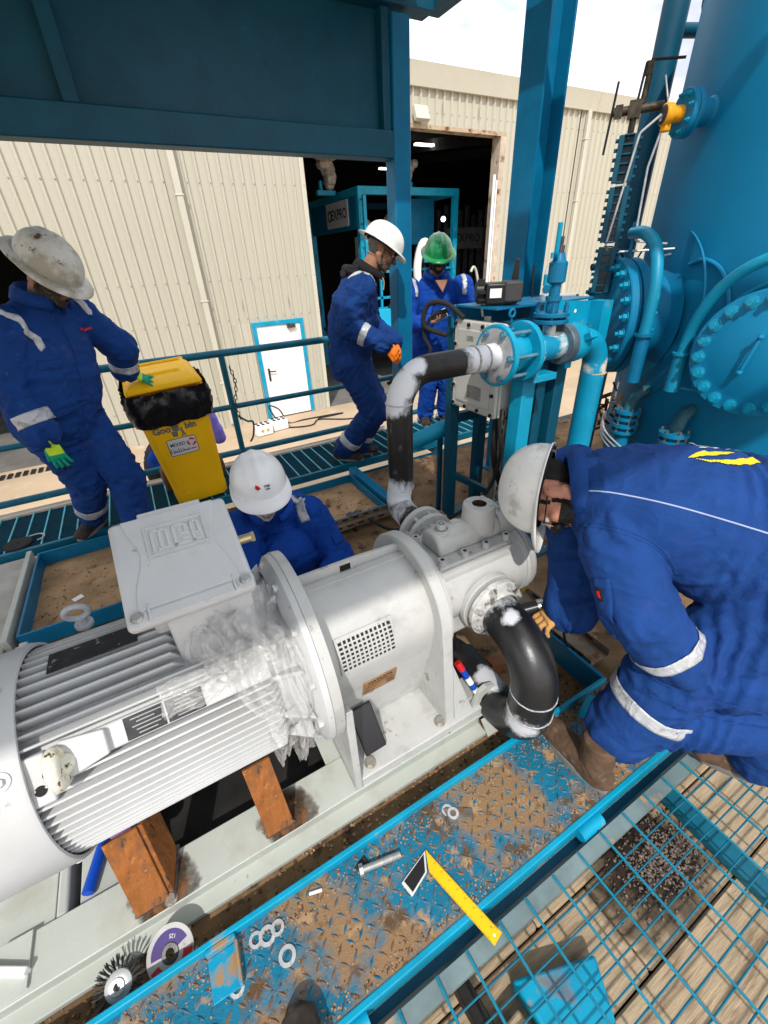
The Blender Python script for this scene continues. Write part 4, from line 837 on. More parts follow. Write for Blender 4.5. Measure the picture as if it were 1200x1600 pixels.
# ------------------------------------------------------------------ discharge riser and valve run at y = 1.6
ro = .0605; RX, RY = .955, 1.60
ORG = V((RX, RY, 0))
RS = thing('black_riser_pipe', 'black steel riser pipe with two elbows and whitened welds', 'pipe', ORG)
RSM = mat('black_mill_riser', (.016, .015, .015), .4, var=.5, vscale=7, spots=(((.12, .11, .10), 16, .62, .12, .5),), bump=.2, bscale=50, scale3=(1, 1, .5),
          welds=((.64, .66, .70), [((-.02, -.10, .50), .11), ((-.02, .0, .60), .10), ((-.03, 0, 1.06), .085), ((0, -.03, 1.13), .075), ((.06, -.03, 1.21), .06), ((.42, 0, 1.17), .11), ((.50, 0, 1.17), .11)]))
rp2 = bend([(.90, 1.36, .53), (.93, 1.60, .53), (RX, RY, .66), (RX, RY, 1.172), (1.50, RY, 1.172)], .155, 12)
rp2[0] = V((.90, 1.345, .53))
MB().tube(rp2, ro, 32).build('pipe', RSM, RS)
for z in (.625, 1.045): MB().tube(ring_pts((RX, RY, z), (0, 0, 1), ro+.0008, 30), .0036, 6, closed=True).build('weld', mat('whitened_weld', (.40, .41, .43), .5, var=.45, vscale=60), RS)
for x in (1.36, 1.425): MB().tube(ring_pts((x, RY, 1.172), XA, ro+.001, 30), .005, 6, closed=True).build('weld', mat('lumpy_weld', (.36, .34, .31), .5, var=.5, vscale=60, bump=.8), RS)
MB().lathe((.90, 1.352, .53), (0, -1, 0), [(0, .06), (.0, .112), (.003, .115), (.022, .115), (.025, .112), (.025, .05)], 48).build('riser_flange', PUMP, RS)
stud = MB().cyl((0, 0, 0), (0, 0, .085), .0085, n=10).hexa((0, 0, -.012), (0, 0, 1), .015, .014).hexa((0, 0, .072), (0, 0, 1), .015, .014).mesh('stud'); stud.materials.append(PUMP)
for p in ring_pts((.90, 1.268, .53), (0, 1, 0), .092, 8, .3): inst(stud, 'stud', RS, p, zrot((0, 1, 0)))
VA = thing('valve_run', 'bright blue flanged check valve and elbow at the end of the black riser', 'valve', (1.7, RY, 0))
zx = 1.172
def disc(x, ro_, t_, ri, m, name='flange'): return MB().lathe((x, RY, zx), XA, [(0, ri), (0, ro_-.003), (.003, ro_), (t_-.003, ro_), (t_, ro_-.003), (t_, ri)], 56).build(name, m, VA)
fl0 = disc(1.492, .142, .026, .05, [BRIGHT]); 
MB().lathe((1.4905, RY, zx), (-1, 0, 0), [(0, .125), (.001, .12), (.002, .06)], 48).build('flange_face', mat('sprayed_flange_face', (.34, .35, .36), .5, var=.35, vscale=10, spots=(((.02, .17, .26), 9, .58, .1), ((.6, .6, .6), 12, .62, .1))), VA)
MB().cyl((1.518, RY, zx), (1.655, RY, zx), .085, n=40).lathe((1.56, RY, zx), XA, [(0, .085), (0, .094), (.05, .094), (.05, .085)], 40).build('valve_body', BRIGHT, VA)
disc(1.655, .142, .028, .05, BRIGHT)
sb = MB().cyl((0, 0, -.025), (0, 0, .205), .0095, n=10).hexa((0, 0, -.018), (0, 0, 1), .0185, .017).hexa((0, 0, .188), (0, 0, 1), .0185, .017).mesh('stud'); sb.materials.append(mat('blue_grey_stud', (.10, .24, .32), .4, metal=.3, var=.25, vscale=30))
for p in ring_pts((1.496, RY, zx), XA, .114, 6, .5): inst(sb, 'stud', VA, p, zrot((1, 0, 0)))
primed = mat('white_primed_blue_pipe', (.003, .26, .44), .45, var=.15, bump=.1, welds=((.72, .70, .63), [((.20, 0, 1.172), .075), ((.165, 0, 1.26), .06), ((.27, 0, 1.2), .05)]))
MB().cyl((1.683, RY, zx), (1.93, RY, zx), .066, n=40).lathe((1.683, RY, zx), XA, [(0, .085), (.02, .08), (.04, .066)], 40).build('tee', primed, VA)
MB().lathe((1.93, RY, zx), XA, [(0, .06), (0, .096), (.004, .10), (.045, .10), (.05, .096), (.05, .07)], 48).build('union_ring', mat('grey_union_ring', (.10, .14, .17), .5, metal=.3, var=.3, vscale=14), VA)
MB().lathe((1.98, RY, zx), XA, [(0, .09), (.05, .098), (.09, .094), (.12, .07)], 40).build('union_nut', BRIGHT, VA)
for a in (.5, 2.6, 4.7):
    d = V((0, math.cos(a), math.sin(a))); MB().prism([V((2.01, RY, zx))+d*.09, V((2.06, RY, zx))+d*.09, V((2.06, RY, zx))+d*.135, V((2.01, RY, zx))+d*.135], V((0, -math.sin(a), math.cos(a)))*.035).build('hammer_lug', BRIGHT, VA, bevel=.004)
dpm = mat('blue_down_pipe_paint', (.003, .26, .44), .42, var=.15, vscale=5, spots=(((.08, .05, .03), 11, .69, .03), ((.01, .16, .27), 3, .62, .15)), welds=((.68, .62, .50), [((.535, 0, 1.02), .055), ((.60, .02, 1.02), .055), ((.58, -.05, 1.02), .055), ((.38, 0, 1.19), .04)]))
dpp = bend([(2.08, RY, zx), (2.255, RY, zx-.005), (2.262, RY, .0), (2.262, RY, -.10)], .15, 12)
MB().tube(dpp, .066, 36).build('down_pipe', dpm, VA)
MB().tube(ring_pts((2.262, RY, .985), (0, 0, 1), .0675, 32), .004, 6, closed=True).build('weld', mat('tan_weld', (.55, .42, .25), .6, var=.2), VA)
MB().cyl((1.845, RY, zx+.05), (1.845, RY, zx+.12), .032, n=24).build('branch', primed, VA)
for z in (1.285, 1.315): MB().lathe((1.845, RY, z), (0, 0, 1), [(0, .02), (0, .082), (.003, .085), (.017, .085), (.02, .082), (.02, .02)], 40).build('branch_flange', BLUE, VA)
nb_ = MB().hexa((0, 0, 0), (0, 0, 1), .013, .03).cyl((0, 0, -.06), (0, 0, .045), .008, n=8).mesh('stud'); nb_.materials.append(BLUE)
for p in ring_pts((1.845, RY, 1.336), (0, 0, 1), .065, 4, .8): inst(nb_, 'stud', VA, p)
MB().lathe((1.845, RY, 1.336), (0, 0, 1), [(0, .03), (.05, .03), (.05, .038), (.07, .038), (.07, .026), (.12, .026), (.13, .042), (.21, .042), (.22, .03), (.25, .022), (.25, .001)], 24).build('stem_valve', BLUE, VA)
MB().hexa((1.845, RY, 1.585), (0, 0, 1), .018, .03).cyl((1.845, RY, 1.61), (1.845, RY, 1.65), .009, n=8).build('stem_nut', DSTEEL, VA)
MB().tube(bend([(1.82, RY, 1.57), (1.785, RY-.03, 1.58), (1.775, RY-.04, 1.70)], .02, 4), .011, 10).build('lever', BRIGHT, VA)
MB().tube([(1.81, RY, 1.45), (1.765, RY-.02, 1.445)], .009, 8).lathe((1.765, RY-.02, 1.44), (-1, -.4, 0), [(0, .001), (0, .018), (.008, .018), (.008, .001)], 14).build('lock_pin', BLUE, VA)
MB().tube([(1.575, RY-.01, 1.29), (1.57, RY-.012, 1.33)], .005, 8).tube([V((1.57, RY-.012, 1.355))+V((math.cos(a)*.016, 0, math.sin(a)*.016)) for a in (2*math.pi*k/14 for k in range(14))], .006, 8, closed=True).build('eye_bolt', BLUE, VA)
# support stanchion with U clamp
ST = thing('pipe_stand', 'bright blue square post holding up the check valve', 'pipe stand', (1.76, 1.64, -.1))
MB().bb(1.715, 1.805, 1.60, 1.69, -.104, zx-.15).build('post', BRIGHT, ST, bevel=.005); MB().bb(1.70, 1.86, 1.52, 1.70, zx-.149, zx-.115).build('saddle', BRIGHT, ST, bevel=.003)
MB().tube([(1.735, RY-.05, zx-.12), (1.735, RY-.092, zx-.02), (1.735, RY-.075, zx+.05)], .008, 8).build('strap', mat('bare_strap', (.5, .5, .48), .4, metal=.6), ST)
# ------------------------------------------------------------------ pressure vessel
TCX, TCY, TR = 3.71, 1.20, 1.0
TK = thing('pressure_vessel', 'huge blue cylindrical pressure vessel with bolted manways on the right', 'tank', (TCX, TCY, -.1))
prof = [(-.0, .001), (0, .80), (.03, .86), (.16, .97), (.30, TR), (2.70, TR)] + [(2.70+.50*math.sin(a), max(TR*math.cos(a), .001)) for a in np.linspace(.08, math.pi/2, 18)]
MB().lathe((TCX, TCY, 0), (0, 0, 1), prof, 96).build('shell', TANK, TK, smooth=60)
for z in (.30, .46, 2.70): MB().tube(ring_pts((TCX, TCY, z), (0, 0, 1), TR+.001, 96), .007, 6, closed=True).build('weld_seam', TANK, TK)
MB().lathe((TCX, TCY, -.104), (0, 0, 1), [(0, .85), (.26, .85)], 64).build('skirt', TANK, TK)
def tdir(az): return V((math.cos(R(az)), math.sin(R(az)), 0))
def tp(az, z, r): return V((TCX, TCY, z)) + tdir(az)*r
tbolt = bolt_mesh(.0185, .022, .016).mesh('bolt'); tbolt.materials.append(mat('painted_bolt', (.004, .25, .40), .25, var=.1, vscale=30, spots=(((.14, .36, .46), 40, .6, .1),)))
tnut = MB().cyl((0, 0, -.03), (0, 0, .05), .011, n=8).hexa((0, 0, 0), (0, 0, 1), .022, .024).mesh('nut'); tnut.materials.append(tbolt.materials[0])
def manway(az, z, r0_, ro_, nb, nk, handle=False):
    d = tdir(az); c = tp(az, z, r0_)
    MB().cyl(tp(az, z, TR-.25), c-d*.11, nk, n=48).lathe(tp(az, z, TR-.02), d, [(0, nk+.07), (.012, nk+.03), (.03, nk)], 40).build('manway_neck', TANK, TK)
    MB().lathe(c-d*.115, d, [(0, nk), (0, ro_), (.05, ro_), (.05, nk)], 64).build('manway_flange', TANK, TK)
    lidm = MB().lathe(c-d*.058, d, [(0, .0), (0, ro_-.004), (.004, ro_), (.052, ro_), (.058, ro_-.006), (.058, ro_*.70), (.060, ro_*.69), (.060, .001)], 64).build('manway_lid', TANK, TK)
    for p in ring_pts(c, d, ro_*.86, nb, .13): inst(tbolt, 'bolt', lidm, p, zrot(d), scale=1.2)
    for p in ring_pts(c-d*.115, -d, ro_*.86, nb, .13): inst(tnut, 'nut', TK, p, zrot(-d))
    u, v_, a = basis(d)
    if handle: MB().tube(bend([c+u*.085+v_*.02, c+u*.085+v_*.02+d*.045, c-u*.075+v_*.05+d*.045, c-u*.075+v_*.05], .02, 5), .0085, 10).ball(c+u*.085+v_*.02+d*.045, .014, 8).ball(c-u*.075+v_*.05+d*.045, .014, 8).build('handle', TANK, lidm)
    return c, d, u, v_
c1, d1_, u1, v1 = manway(-167.5, 1.135, 1.22, .285, 20, .20, True)
c2, d2_, u2, v2 = manway(149, 1.215, 1.27, .325, 20, .24)
# davit arms swinging over the manway lids
DAV = mat('davit_blue_paint', (.004, .22, .36), .4, var=.15, vscale=6, spots=((RUST, 20, .70, .04), ((.02, .33, .45), 14, .64, .06)))
MB().tube(spline([tp(176, .93, 1.19), tp(176, 1.14, 1.19), tp(177.5, 1.28, 1.2), tp(181, 1.42, 1.21), tp(187, 1.52, 1.22), tp(196, 1.57, 1.22), tp(206, 1.55, 1.22)], 8), .027, 14).build('davit_arm', DAV, TK)
MB().cyl(tp(176, .90, 1.19), tp(176, 1.09, 1.19), .036, n=18).lathe(tp(176, 1.09, 1.19), (0, 0, 1), [(0, .02), (0, .046), (.012, .046), (.012, .02)], 18).beam(tp(180, .97, 1.15), tp(180, .97, 1.0), .012, .12).beam(tp(177, .92, 1.17), tp(188, .92, 1.15), .012, .012).beam(tp(177, 1.06, 1.17), tp(188, 1.06, 1.15), .012, .012).build('davit_socket', DAV, TK)
MB().tube(spline([tp(178, 1.12, 1.10), tp(180, 1.25, 1.11), tp(184, 1.37, 1.12), tp(191, 1.45, 1.12), tp(202, 1.47, 1.12)], 8), .011, 8).build('brace_rod', DAV, TK)
uu = tdir(149+90)
k2 = tp(149, 1.215, 1.20)+uu*.38
MB().tube(spline([k2+V((0, 0, -.22)), k2+V((0, 0, .05)), k2+V((0, 0, .22))-uu*.02, k2+V((0, 0, .37))-uu*.10, k2+V((0, 0, .44))-uu*.25, k2+V((0, 0, .445))-uu*.40], 8), .031, 16).build('davit_arm', DAV, TK)
MB().cyl(k2+V((0, 0, -.30)), k2+V((0, 0, -.05)), .037, n=18).lathe(k2+V((0, 0, -.05)), (0, 0, 1), [(0, .02), (0, .052), (.014, .052), (.014, .02)], 18).beam(k2+V((0, 0, -.15)), k2+V((0, 0, -.15))-uu*.2-tdir(149)*.1, .012, .14).build('davit_socket', BLUE, TK)
MB().tube([k2+V((0, 0, .445))-uu*.38, k2+V((0, 0, .30))-uu*.38], .012, 10).lathe(k2+V((0, 0, .45))-uu*.38, (0, 0, 1), [(0, .001), (0, .02), (.05, .016), (.05, .001)], 12).tube(ring_pts(k2+V((0, 0, .325))-uu*.38, d2_, .024, 14), .008, 8, closed=True).build('davit_hook', BLUE, TK)
MB().tube(spline([tp(163, 1.50, 1.01), tp(168, 1.52, 1.015), tp(174, 1.47, 1.015), tp(178.5, 1.33, 1.012), tp(180.5, 1.10, 1.01)], 8), .011, 8).build('brace_rod', TANK, TK)
MB().tube(ring_pts(tp(149, 1.215, 1.0)+tdir(149)*-.02, d2_, .47, 60), .006, 6, closed=True).build('pad_weld', TANK, TK)
# upper nozzle with the amber transmitter head
nc = tp(153, 2.15, 1.13); nd = tdir(153)
MB().cyl(tp(153, 2.15, .9), nc-nd*.04, .055, n=30).lathe(tp(153, 2.15, .99), nd, [(0, .085), (.008, .065), (.02, .055)], 30).build('nozzle', TANK, TK)
MB().lathe(nc-nd*.044, nd, [(0, .03), (0, .096), (.021, .096), (.022, .094), (.022, .03)], 40).lathe(nc-nd*.019, nd, [(0, .03), (0, .096), (.021, .096), (.024, .093), (.024, .001)], 40).build('nozzle_flange', TANK, TK)
for p in ring_pts(nc+nd*.005, nd, .076, 8, .3): inst(tbolt, 'bolt', TK, p, zrot(nd), scale=.55)
TM = thing('level_transmitter', 'amber yellow transmitter head on the upper tank nozzle', 'transmitter', nc)
kk = .66
MB().lathe(nc+nd*.006, nd, [(a*kk, c*kk) for a, c in ((0, .001), (0, .05), (.05, .05), (.055, .045), (.075, .045), (.085, .066), (.125, .070), (.135, .066), (.14, .058))], 30).build('head', TANF, TM)
MB().lathe(nc+nd*.098, nd, [(0, .038), (.003, .033), (.003, .001)], 26).build('cover', mat('dark_glass_cover', (.05, .05, .05), .3), TM)
q = nc+nd*.101; b = MB()
for i in range(7): b.box(q+V((0, random.uniform(-.02, .02), random.uniform(-.02, .02))), (.004, .02, .008), Matrix.Rotation(random.uniform(0, 3), 3, 'X'))
b.build('terminal', STEEL, TM)
MB().box(nc+nd*.072+V((0, 0, -.05)), (.04, .034, .034)).build('cable_entry', TANF, TM, bevel=.006)
TU = thing('impulse_tubing', 'thin bent steel tubing running from transmitter along the tank edge', 'tubing', tp(150, 1.6, 1.05))
MB().tube(bend([nc+nd*.08+V((0, .01, -.06)), nc+nd*.08+V((0, .04, -.2)), tp(150, 1.62, 1.20), tp(150, 1.60, 1.01)], .03, 4), .006, 8).tube(bend([nc+nd*.10+V((-.01, .0, .0)), nc+nd*.16+V((0, .04, -.06)), tp(148, 1.60, 1.34), tp(147, 1.57, 1.3), tp(154, 1.575, 1.0)], .03, 4), .006, 8).tube(bend([tp(153, 1.55, 1.0), tp(149, 1.53, 1.05), tp(146, 1.3, 1.06), tp(146, .6, 1.06)], .03, 4), .006, 8).tube([nc+nd*.08+V((0, 0, .03)), nc+nd*.10+V((0, .03, .15))], .004, 8).build('tube', STEEL, TU)
MB().box(tp(148, 1.38, 1.03), (.1, .05, .05), Matrix.Rotation(R(148), 3, 'Z')).build('clamp', TANK, TU, bevel=.006)
# outlet elbows with their flanges, low on the tank
for az, z, x_, lab in ((159.5, .80, 0, 'short outlet elbow with stacked flanges low on the tank, nearer the blue down pipe'), (178, .765, 0, 'grimy outlet elbow with stacked flanges low on the tank, below the round manway')):
    t = thing('outlet_valve', lab, 'outlet pipe', tp(az, .6, 1.1), 'outlet elbows low on the tank')
    a, d = tp(az, z, .97), tdir(az)
    g_ = mat('grimy_blue', (.02, .11, .15), .5, var=.4, vscale=18, spots=(((.14, .12, .07), 16, .56, .1),))
    MB().tube(bend([a, a+d*.09, a+d*.13+V((0, 0, -.12))], .06, 8), .036, 18).build('elbow', g_, t)
    e = a+d*.13; b = MB()
    for k in range(4): b.lathe(e+V((0, 0, -.13-k*.045)), (0, 0, 1), [(0, .03), (0, .08-.008*(k % 2)), (.02, .08-.008*(k % 2)), (.02, .03)], 28)
    b.cyl(e+V((0, 0, -.45)), e+V((0, 0, -.12)), .045, n=20).build('flange', TANK, t)
    b = MB()
    for p in ring_pts(e+V((0, 0, -.11)), (0, 0, 1), .065, 6, .4): b.cyl(p+V((0, 0, -.14)), p+V((0, 0, .02)), .008, n=8)
    b.build('stud', mat('rusty_stud', (.2, .15, .1), .6, metal=.4, var=.4), t)
for k in range(3):
    tag(MB().tube(spline([tp(150, .62-k*.03, 1.15), tp(158, .56-k*.03, 1.22), tp(166, .52-k*.03, 1.24), tp(176, .47-k*.03, 1.25)]), .006, 6).build('sample_tube', STEEL), ('topmost', 'middle', 'lowest')[k]+' of three thin bare tubes linking the outlet elbows low on the tank', 'tubing', 'sample tubes low on the tank')
b = MB()
for i in range(24):
    c = tp(148, .62, 1.12)+V((random.gauss(0, .05), random.gauss(0, .05), random.gauss(0, .09))); b.tube([c, c+V((random.gauss(0, .06), random.gauss(0, .05), random.gauss(0, .06)))], random.uniform(.006, .014), 6)
tag(b.build('rusty_fittings', mat('rusty_brown', (.11, .06, .035), .7, metal=.3, var=.5)), 'tangle of rusty small fittings between down pipe and tank', 'fittings')
# blue level gauge ladder
GP = V((2.60, 1.91, 0))
LG = thing('level_gauge', 'tall dark blue sight level gauge with clamped glass windows', 'level gauge', GP+V((0, 0, 1.3)))
gm = Matrix.Rotation(R(36.5-90), 3, 'Z')
for z0, z1 in ((1.36, 1.60), (1.62, 1.88), (1.90, 2.10)):
    b = MB(); h = z1-z0
    for sx in (-1, 1): b.box(GP+gm @ V((sx*.036, 0, 0))+V((0, 0, (z0+z1)/2)), (.026, .07, h), gm)
    n = int(h/.037)
    for k in range(n+1): b.box(GP+V((0, 0, z0+k*h/n)), (.05, .06, .008), gm)
    b.build('gauge_body', TEAL, LG, bevel=.002)
    MB().box(GP+gm @ V((0, .015, 0))+V((0, 0, (z0+z1)/2)), (.046, .03, h-.01), gm).build('glass', mat('dim_glass', (.02, .06, .08), .15), LG)
    b = MB()
    for k in range(n):
        for sx in (-1, 1): b.cyl(GP+gm @ V((sx*.048, -.01, 0))+V((0, 0, z0+(k+.5)*h/n)), GP+gm @ V((sx*.064, -.01, 0))+V((0, 0, z0+(k+.5)*h/n)), .009, n=6)
    b.build('clamp_nut', TEAL, LG, kind='stuff')
VC = thing('gauge_valve_cluster', 'dark valve cluster with long lever handles above the level gauge', 'valve cluster', GP+V((0, 0, 2.15)))
q = GP+V((0, 0, 2.20)); gx = gm @ V((1, 0, 0))
MB().cyl(q+V((0, 0, -.09)), q+V((0, 0, .02)), .016, n=12).cyl(q-gx*.10, q+gx*.13, .020, n=12).box(q, (.06, .05, .07), gm).box(q-gx*.075, (.035, .045, .05), gm).cyl(q+gx*.03+V((0, 0, .02)), q+gx*.035+V((0, 0, .14)), .014, n=10).box(q+gx*.03+V((0, 0, .15)), (.035, .03, .05), gm).build('body', mat('grimy_dark_brass', (.06, .05, .035), .5, metal=.4, var=.5, vscale=30), VC)
MB().tube([q-gx*.10+V((0, 0, .12)), q-gx*.115+V((0, 0, -.17))], .006, 8).tube([q-gx*.01+V((0, -.03, .17)), q-gx*.03+V((0, -.03, -.12))], .006, 8).tube([q+gx*.03+V((0, 0, .18)), q+gx*.18+V((0, 0, .165))], .006, 8).build('lever', RUBBER, VC)
# stanchion pipe with rungs behind the gauge, bypass valve
SP = thing('stanchion_pipe', 'dark blue stanchion pipe with two short rungs to the tank', 'pipe', (3.42, 2.37, -.1))
MB().cyl((3.42, 2.37, -.104), (3.42, 2.37, 4.6), .075, n=28).build('pipe', TEAL, SP)
for z in (2.72, 3.12): MB().tube([(3.42, 2.37, z), (4.1, 2.10, z)], .035, 12).build('rung', TEAL, SP)
t = thing('bypass_valve', 'small dark flanged valve on the stanchion pipe beside the tank', 'valve', (2.95, 2.2, 1.5))
q = V((2.93, 2.12, 1.50)); dd = V((.75, -.3, .1)).normalized()
b = MB().cyl(q-dd*.12, q+dd*.14, .022, n=12)
for k in (-.02, .025, .06): b.lathe(q+dd*k, dd, [(0, .02), (0, .07), (.018, .07), (.018, .02)], 20)
b.build('body', TEAL, t)
# pale panel seen between gauge and tank
t = thing('panel_box', 'pale grey open-topped box beside the far manway behind the water bottle', 'enclosure', (2.3, 1.95, 1.25))
m_ = Matrix.Rotation(R(-12), 3, 'Z'); cB = V((2.28, 1.93, 1.275))
MB().box(cB, (.22, .05, .20), m_).build('body', BOXG, t, bevel=.006)
MB().box(cB+m_ @ V((0, -.028, 0)), (.19, .006, .165), m_).build('ribbed_face', mat('ribbed_grey', (.30, .31, .31), .5, var=.3, vscale=10, scale3=(20, 1, 1)), t)
b = MB()
for x in (-.095, .095):
    for z in (-.085, .085): b.cyl(cB+m_ @ V((x, -.026, z)), cB+m_ @ V((x, -.034, z)), .008, n=10)
b.build('screw', INK, t)
MB().box(cB+m_ @ V((.12, -.02, -.13)), (.03, .05, .07), m_).build('latch', BOXG, t, bevel=.004)
t = thing('sight_handle', 'small black rod handle standing behind the water bottle', 'handle', (2.2, 1.9, 1.3))
MB().tube([(2.28, 2.02, 1.36), (2.14, 2.02, 1.365), (2.13, 2.02, 1.53)], .006, 8).build('rod', RUBBER, t)
# ------------------------------------------------------------------ junction box, actuator, stand
JX = 1.62; JY0, JY1, JZ0, JZ1 = 1.70, 2.08, .80, 1.29
JB = thing('junction_box', 'large pale grey explosion-proof junction box with bolted front lid', 'junction box', (JX+.1, 1.9, JZ0))
MB().bb(JX+.05, JX+.26, JY0+.03, JY1-.03, JZ0+.03, JZ1-.03).build('body', BOXG, JB, bevel=.02, seg=3)
MB().bb(JX+.028, JX+.05, JY0, JY1, JZ0, JZ1).build('rear_rim', BOXG, JB, bevel=.012, seg=3)
ld = MB().bb(JX, JX+.026, JY0, JY1, JZ0, JZ1).build('lid', BOXG, JB, bevel=.012, seg=3)
MB().bb(JX-.008, JX+.001, JY0+.045, JY1-.045, JZ0+.045, JZ1-.045).build('lid_panel', BOXG, JB, bevel=.006, seg=3)
jb = MB().cyl((0, 0, 0), (0, 0, .003), .017, n=14).cyl((0, 0, .003), (0, 0, .012), .0105, n=12, m=1).mesh('bolt'); jb.materials.append(BOXG); jb.materials.append(BLACK)
for y in np.linspace(JY0+.022, JY1-.022, 4):
    for z in (JZ0+.022, JZ1-.022): inst(jb, 'bolt', ld, (JX-.0005, y, z), zrot((-1, 0, 0)))
for z in np.linspace(JZ0+.13, JZ1-.13, 3):
    for y in (JY0+.022, JY1-.022): inst(jb, 'bolt', ld, (JX-.0005, y, z), zrot((-1, 0, 0)))
lp = mat('faded_grey_label', (.24, .24, .22), .6, var=.4, vscale=60)
MB().bb(JX-.0095, JX-.0082, 1.90, 1.955, 1.19, 1.215).build('label', lp, ld); MB().bb(JX-.0095, JX-.0082, 1.81, 1.93, .88, .955).build('label', lp, ld)
MB().tube([(JX+.1, 1.92, JZ1-.03), (JX+.1, 1.92, JZ1+.015)], .02, 12).build('gland', BOXG, JB)
SB = thing('box_stand', 'dark blue steel stand carrying the junction box', 'stand', (1.75, 1.95, -.1))
for x, y in ((1.66, 2.12), (1.90, 2.12), (1.98, 1.74)): MB().bb(x-.035, x+.035, y-.03, y+.03, -.104, 1.30).build('leg', TEAL, SB, bevel=.003)
MB().bb(1.60, 2.20, 2.07, 2.09, 1.24, 1.36).build('cross_bar', BLUE, SB, bevel=.004); MB().bb(1.64, 2.02, 2.10, 2.14, .66, .72).build('cross_bar', TEAL, SB)
MB().beam((1.66, 2.12, .30), (1.98, 1.80, .10), .04, .04).build('brace', TEAL, SB)
us = MB().bb(1.80, 1.90, 1.86, 1.885, -.10, .80).bb(1.80, 1.815, 1.82, 1.86, -.10, .80).bb(1.885, 1.90, 1.82, 1.86, -.10, .80)
for k in range(14): us.bb(1.835, 1.865, 1.8585, 1.8598, -.02+k*.058, .012+k*.058, 1)
us.build('slotted_upright', [mat('dirty_galvanised', (.25, .24, .21), .5, metal=.5, var=.4, vscale=16, spots=(((.06, .045, .03), 12, .58, .1),)), INK], SB)
MB().bb(1.93, 2.10, 1.86, 1.89, -.10, .78).build('back_plate', mat('scraped_grey_blue_plate', (.16, .19, .20), .6, var=.5, vscale=9, spots=(((.004, .17, .28), 6, .58, .05), (GRIME, 12, .6, .1))), SB)
MB().bb(2.03, 2.11, 1.66, 1.74, -.104, 1.06).build('leg', TEAL, SB, bevel=.004)
bl = MB().prism([(1.95, 1.745, 1.24), (2.33, 1.745, 1.22), (2.33, 1.745, 1.345), (1.95, 1.745, 1.365)], (0, .008, 0)).bb(2.318, 2.40, 1.66, 1.753, 1.14, 1.345)
for x in (2.04, 2.13, 2.2): bl.cyl((x, 1.7445, 1.30), (x, 1.7435, 1.30), .010, n=10, m=1)
bl.build('top_plate', [BRIGHT, WHITE], SB, bevel=.003)
MB().bb(1.62, 2.34, 1.746, 2.07, 1.352, 1.362).build('shelf', BLUE, SB)
AC = thing('actuator', 'boxy black actuator unit on top of the junction box', 'actuator', (1.72, 1.85, 1.365))
m_ = Matrix.Rotation(R(-32), 3, 'Z'); cA = V((1.735, 1.86, 1.418))
MB().box(cA, (.165, .145, .10), m_).build('body', BLACK, AC, bevel=.012, seg=3)
MB().box(cA+m_ @ V((.055, -.02, .008)), (.09, .125, .094), m_).build('cover', mat('dark_grey_plastic', (.045, .045, .048), .5, bump=.2), AC, bevel=.01, seg=3)
MB().box(cA+m_ @ V((-.035, -.081, .005)), (.058, .002, .042), m_).build('label', WHITE, AC)
b = MB().cyl(cA+m_ @ V((-.09, -.01, .01)), cA+m_ @ V((-.125, -.01, .01)), .05, n=12)
for k in range(8): b.box(cA+m_ @ V((-.10, -.01+.05*math.cos(k*.785), .01+.05*math.sin(k*.785))), (.035, .014, .014), m_)
b.build('knob', BLACK, AC)
MB().prism([cA+m_ @ V((.07, .06, .055)), cA+m_ @ V((.105, .06, .055)), cA+m_ @ V((.10, .06, .15)), cA+m_ @ V((.085, .06, .15))], m_ @ V((0, .03, 0))).build('lever', BLACK, AC, bevel=.004)
for pts, r_, m, lab in (([(1.60, 2.12, 1.33), (1.55, 2.2, 1.30), (1.52, 2.24, 1.2), (1.54, 2.2, 1.1), (1.48, 2.3, 1.0), (1.36, 2.42, .9)], .011, RUBBER, 'black cable looping down left of the junction box'),
                      ([(1.62, 2.0, 1.30), (1.57, 2.1, 1.37), (1.52, 2.2, 1.36), (1.51, 2.22, 1.25), (1.6, 2.12, 1.2)], .014, RUBBER, 'thick black cable bent round the box corner'),
                      ([(1.72, 1.96, 1.30), (1.70, 1.96, 1.38), (1.665, 1.95, 1.46), (1.645, 1.95, 1.52), (1.625, 1.95, 1.54), (1.61, 1.95, 1.52)], .0065, mat('pale_cable', (.6, .58, .5), .5), 'pale cable rising beside the black actuator'),
                      ([(1.70, 1.74, .80), (1.71, 1.73, .70), (1.72, 1.72, .55), (1.70, 1.75, .35), (1.62, 1.8, .22), (1.45, 1.9, .1), (1.2, 2.1, .0), (1.1, 2.3, .02)], .012, RUBBER, 'black cable hanging under the box and sweeping along the floor'),
                      ([(1.74, 1.80, .82), (1.745, 1.79, .5), (1.78, 1.72, .3), (1.84, 1.62, .1)], .02, RUBBER, 'thick black conduit dropping below the junction box'),
                      ([(1.02, 1.72, .27), (1.10, 1.7, .31), (1.22, 1.62, .33), (1.32, 1.5, .30)], .009, mat('yellow_hose', (.62, .50, .12), .5, var=.15), 'yellow hose curving behind the pump top port'),
                      ([(1.02, 1.72, .24), (1.12, 1.66, .20), (1.25, 1.55, .22), (1.32, 1.46, .26)], .009, mat('green_hose', (.30, .36, .06), .5, var=.15), 'olive green hose curving behind the pump below the yellow one'),
                      ([(1.42, 1.0, .0), (1.36, .86, .10), (1.34, .80, .05), (1.40, .74, -.08), (1.5, .78, -.09), (1.6, .9, -.09)], .006, RUBBER, 'thin black cable on the floor beside the bending worker knee'),
                      ([(1.15, 1.20, .42), (1.22, 1.05, .40), (1.26, 1.0, .30), (1.25, 1.05, .18)], .008, mat('yellow_lead', (.62, .45, .10), .5), 'yellow lead behind the pump end cover')):
    tag(MB().tube(spline(pts, 8), r_, 10).build('cable', m), lab, 'cable')
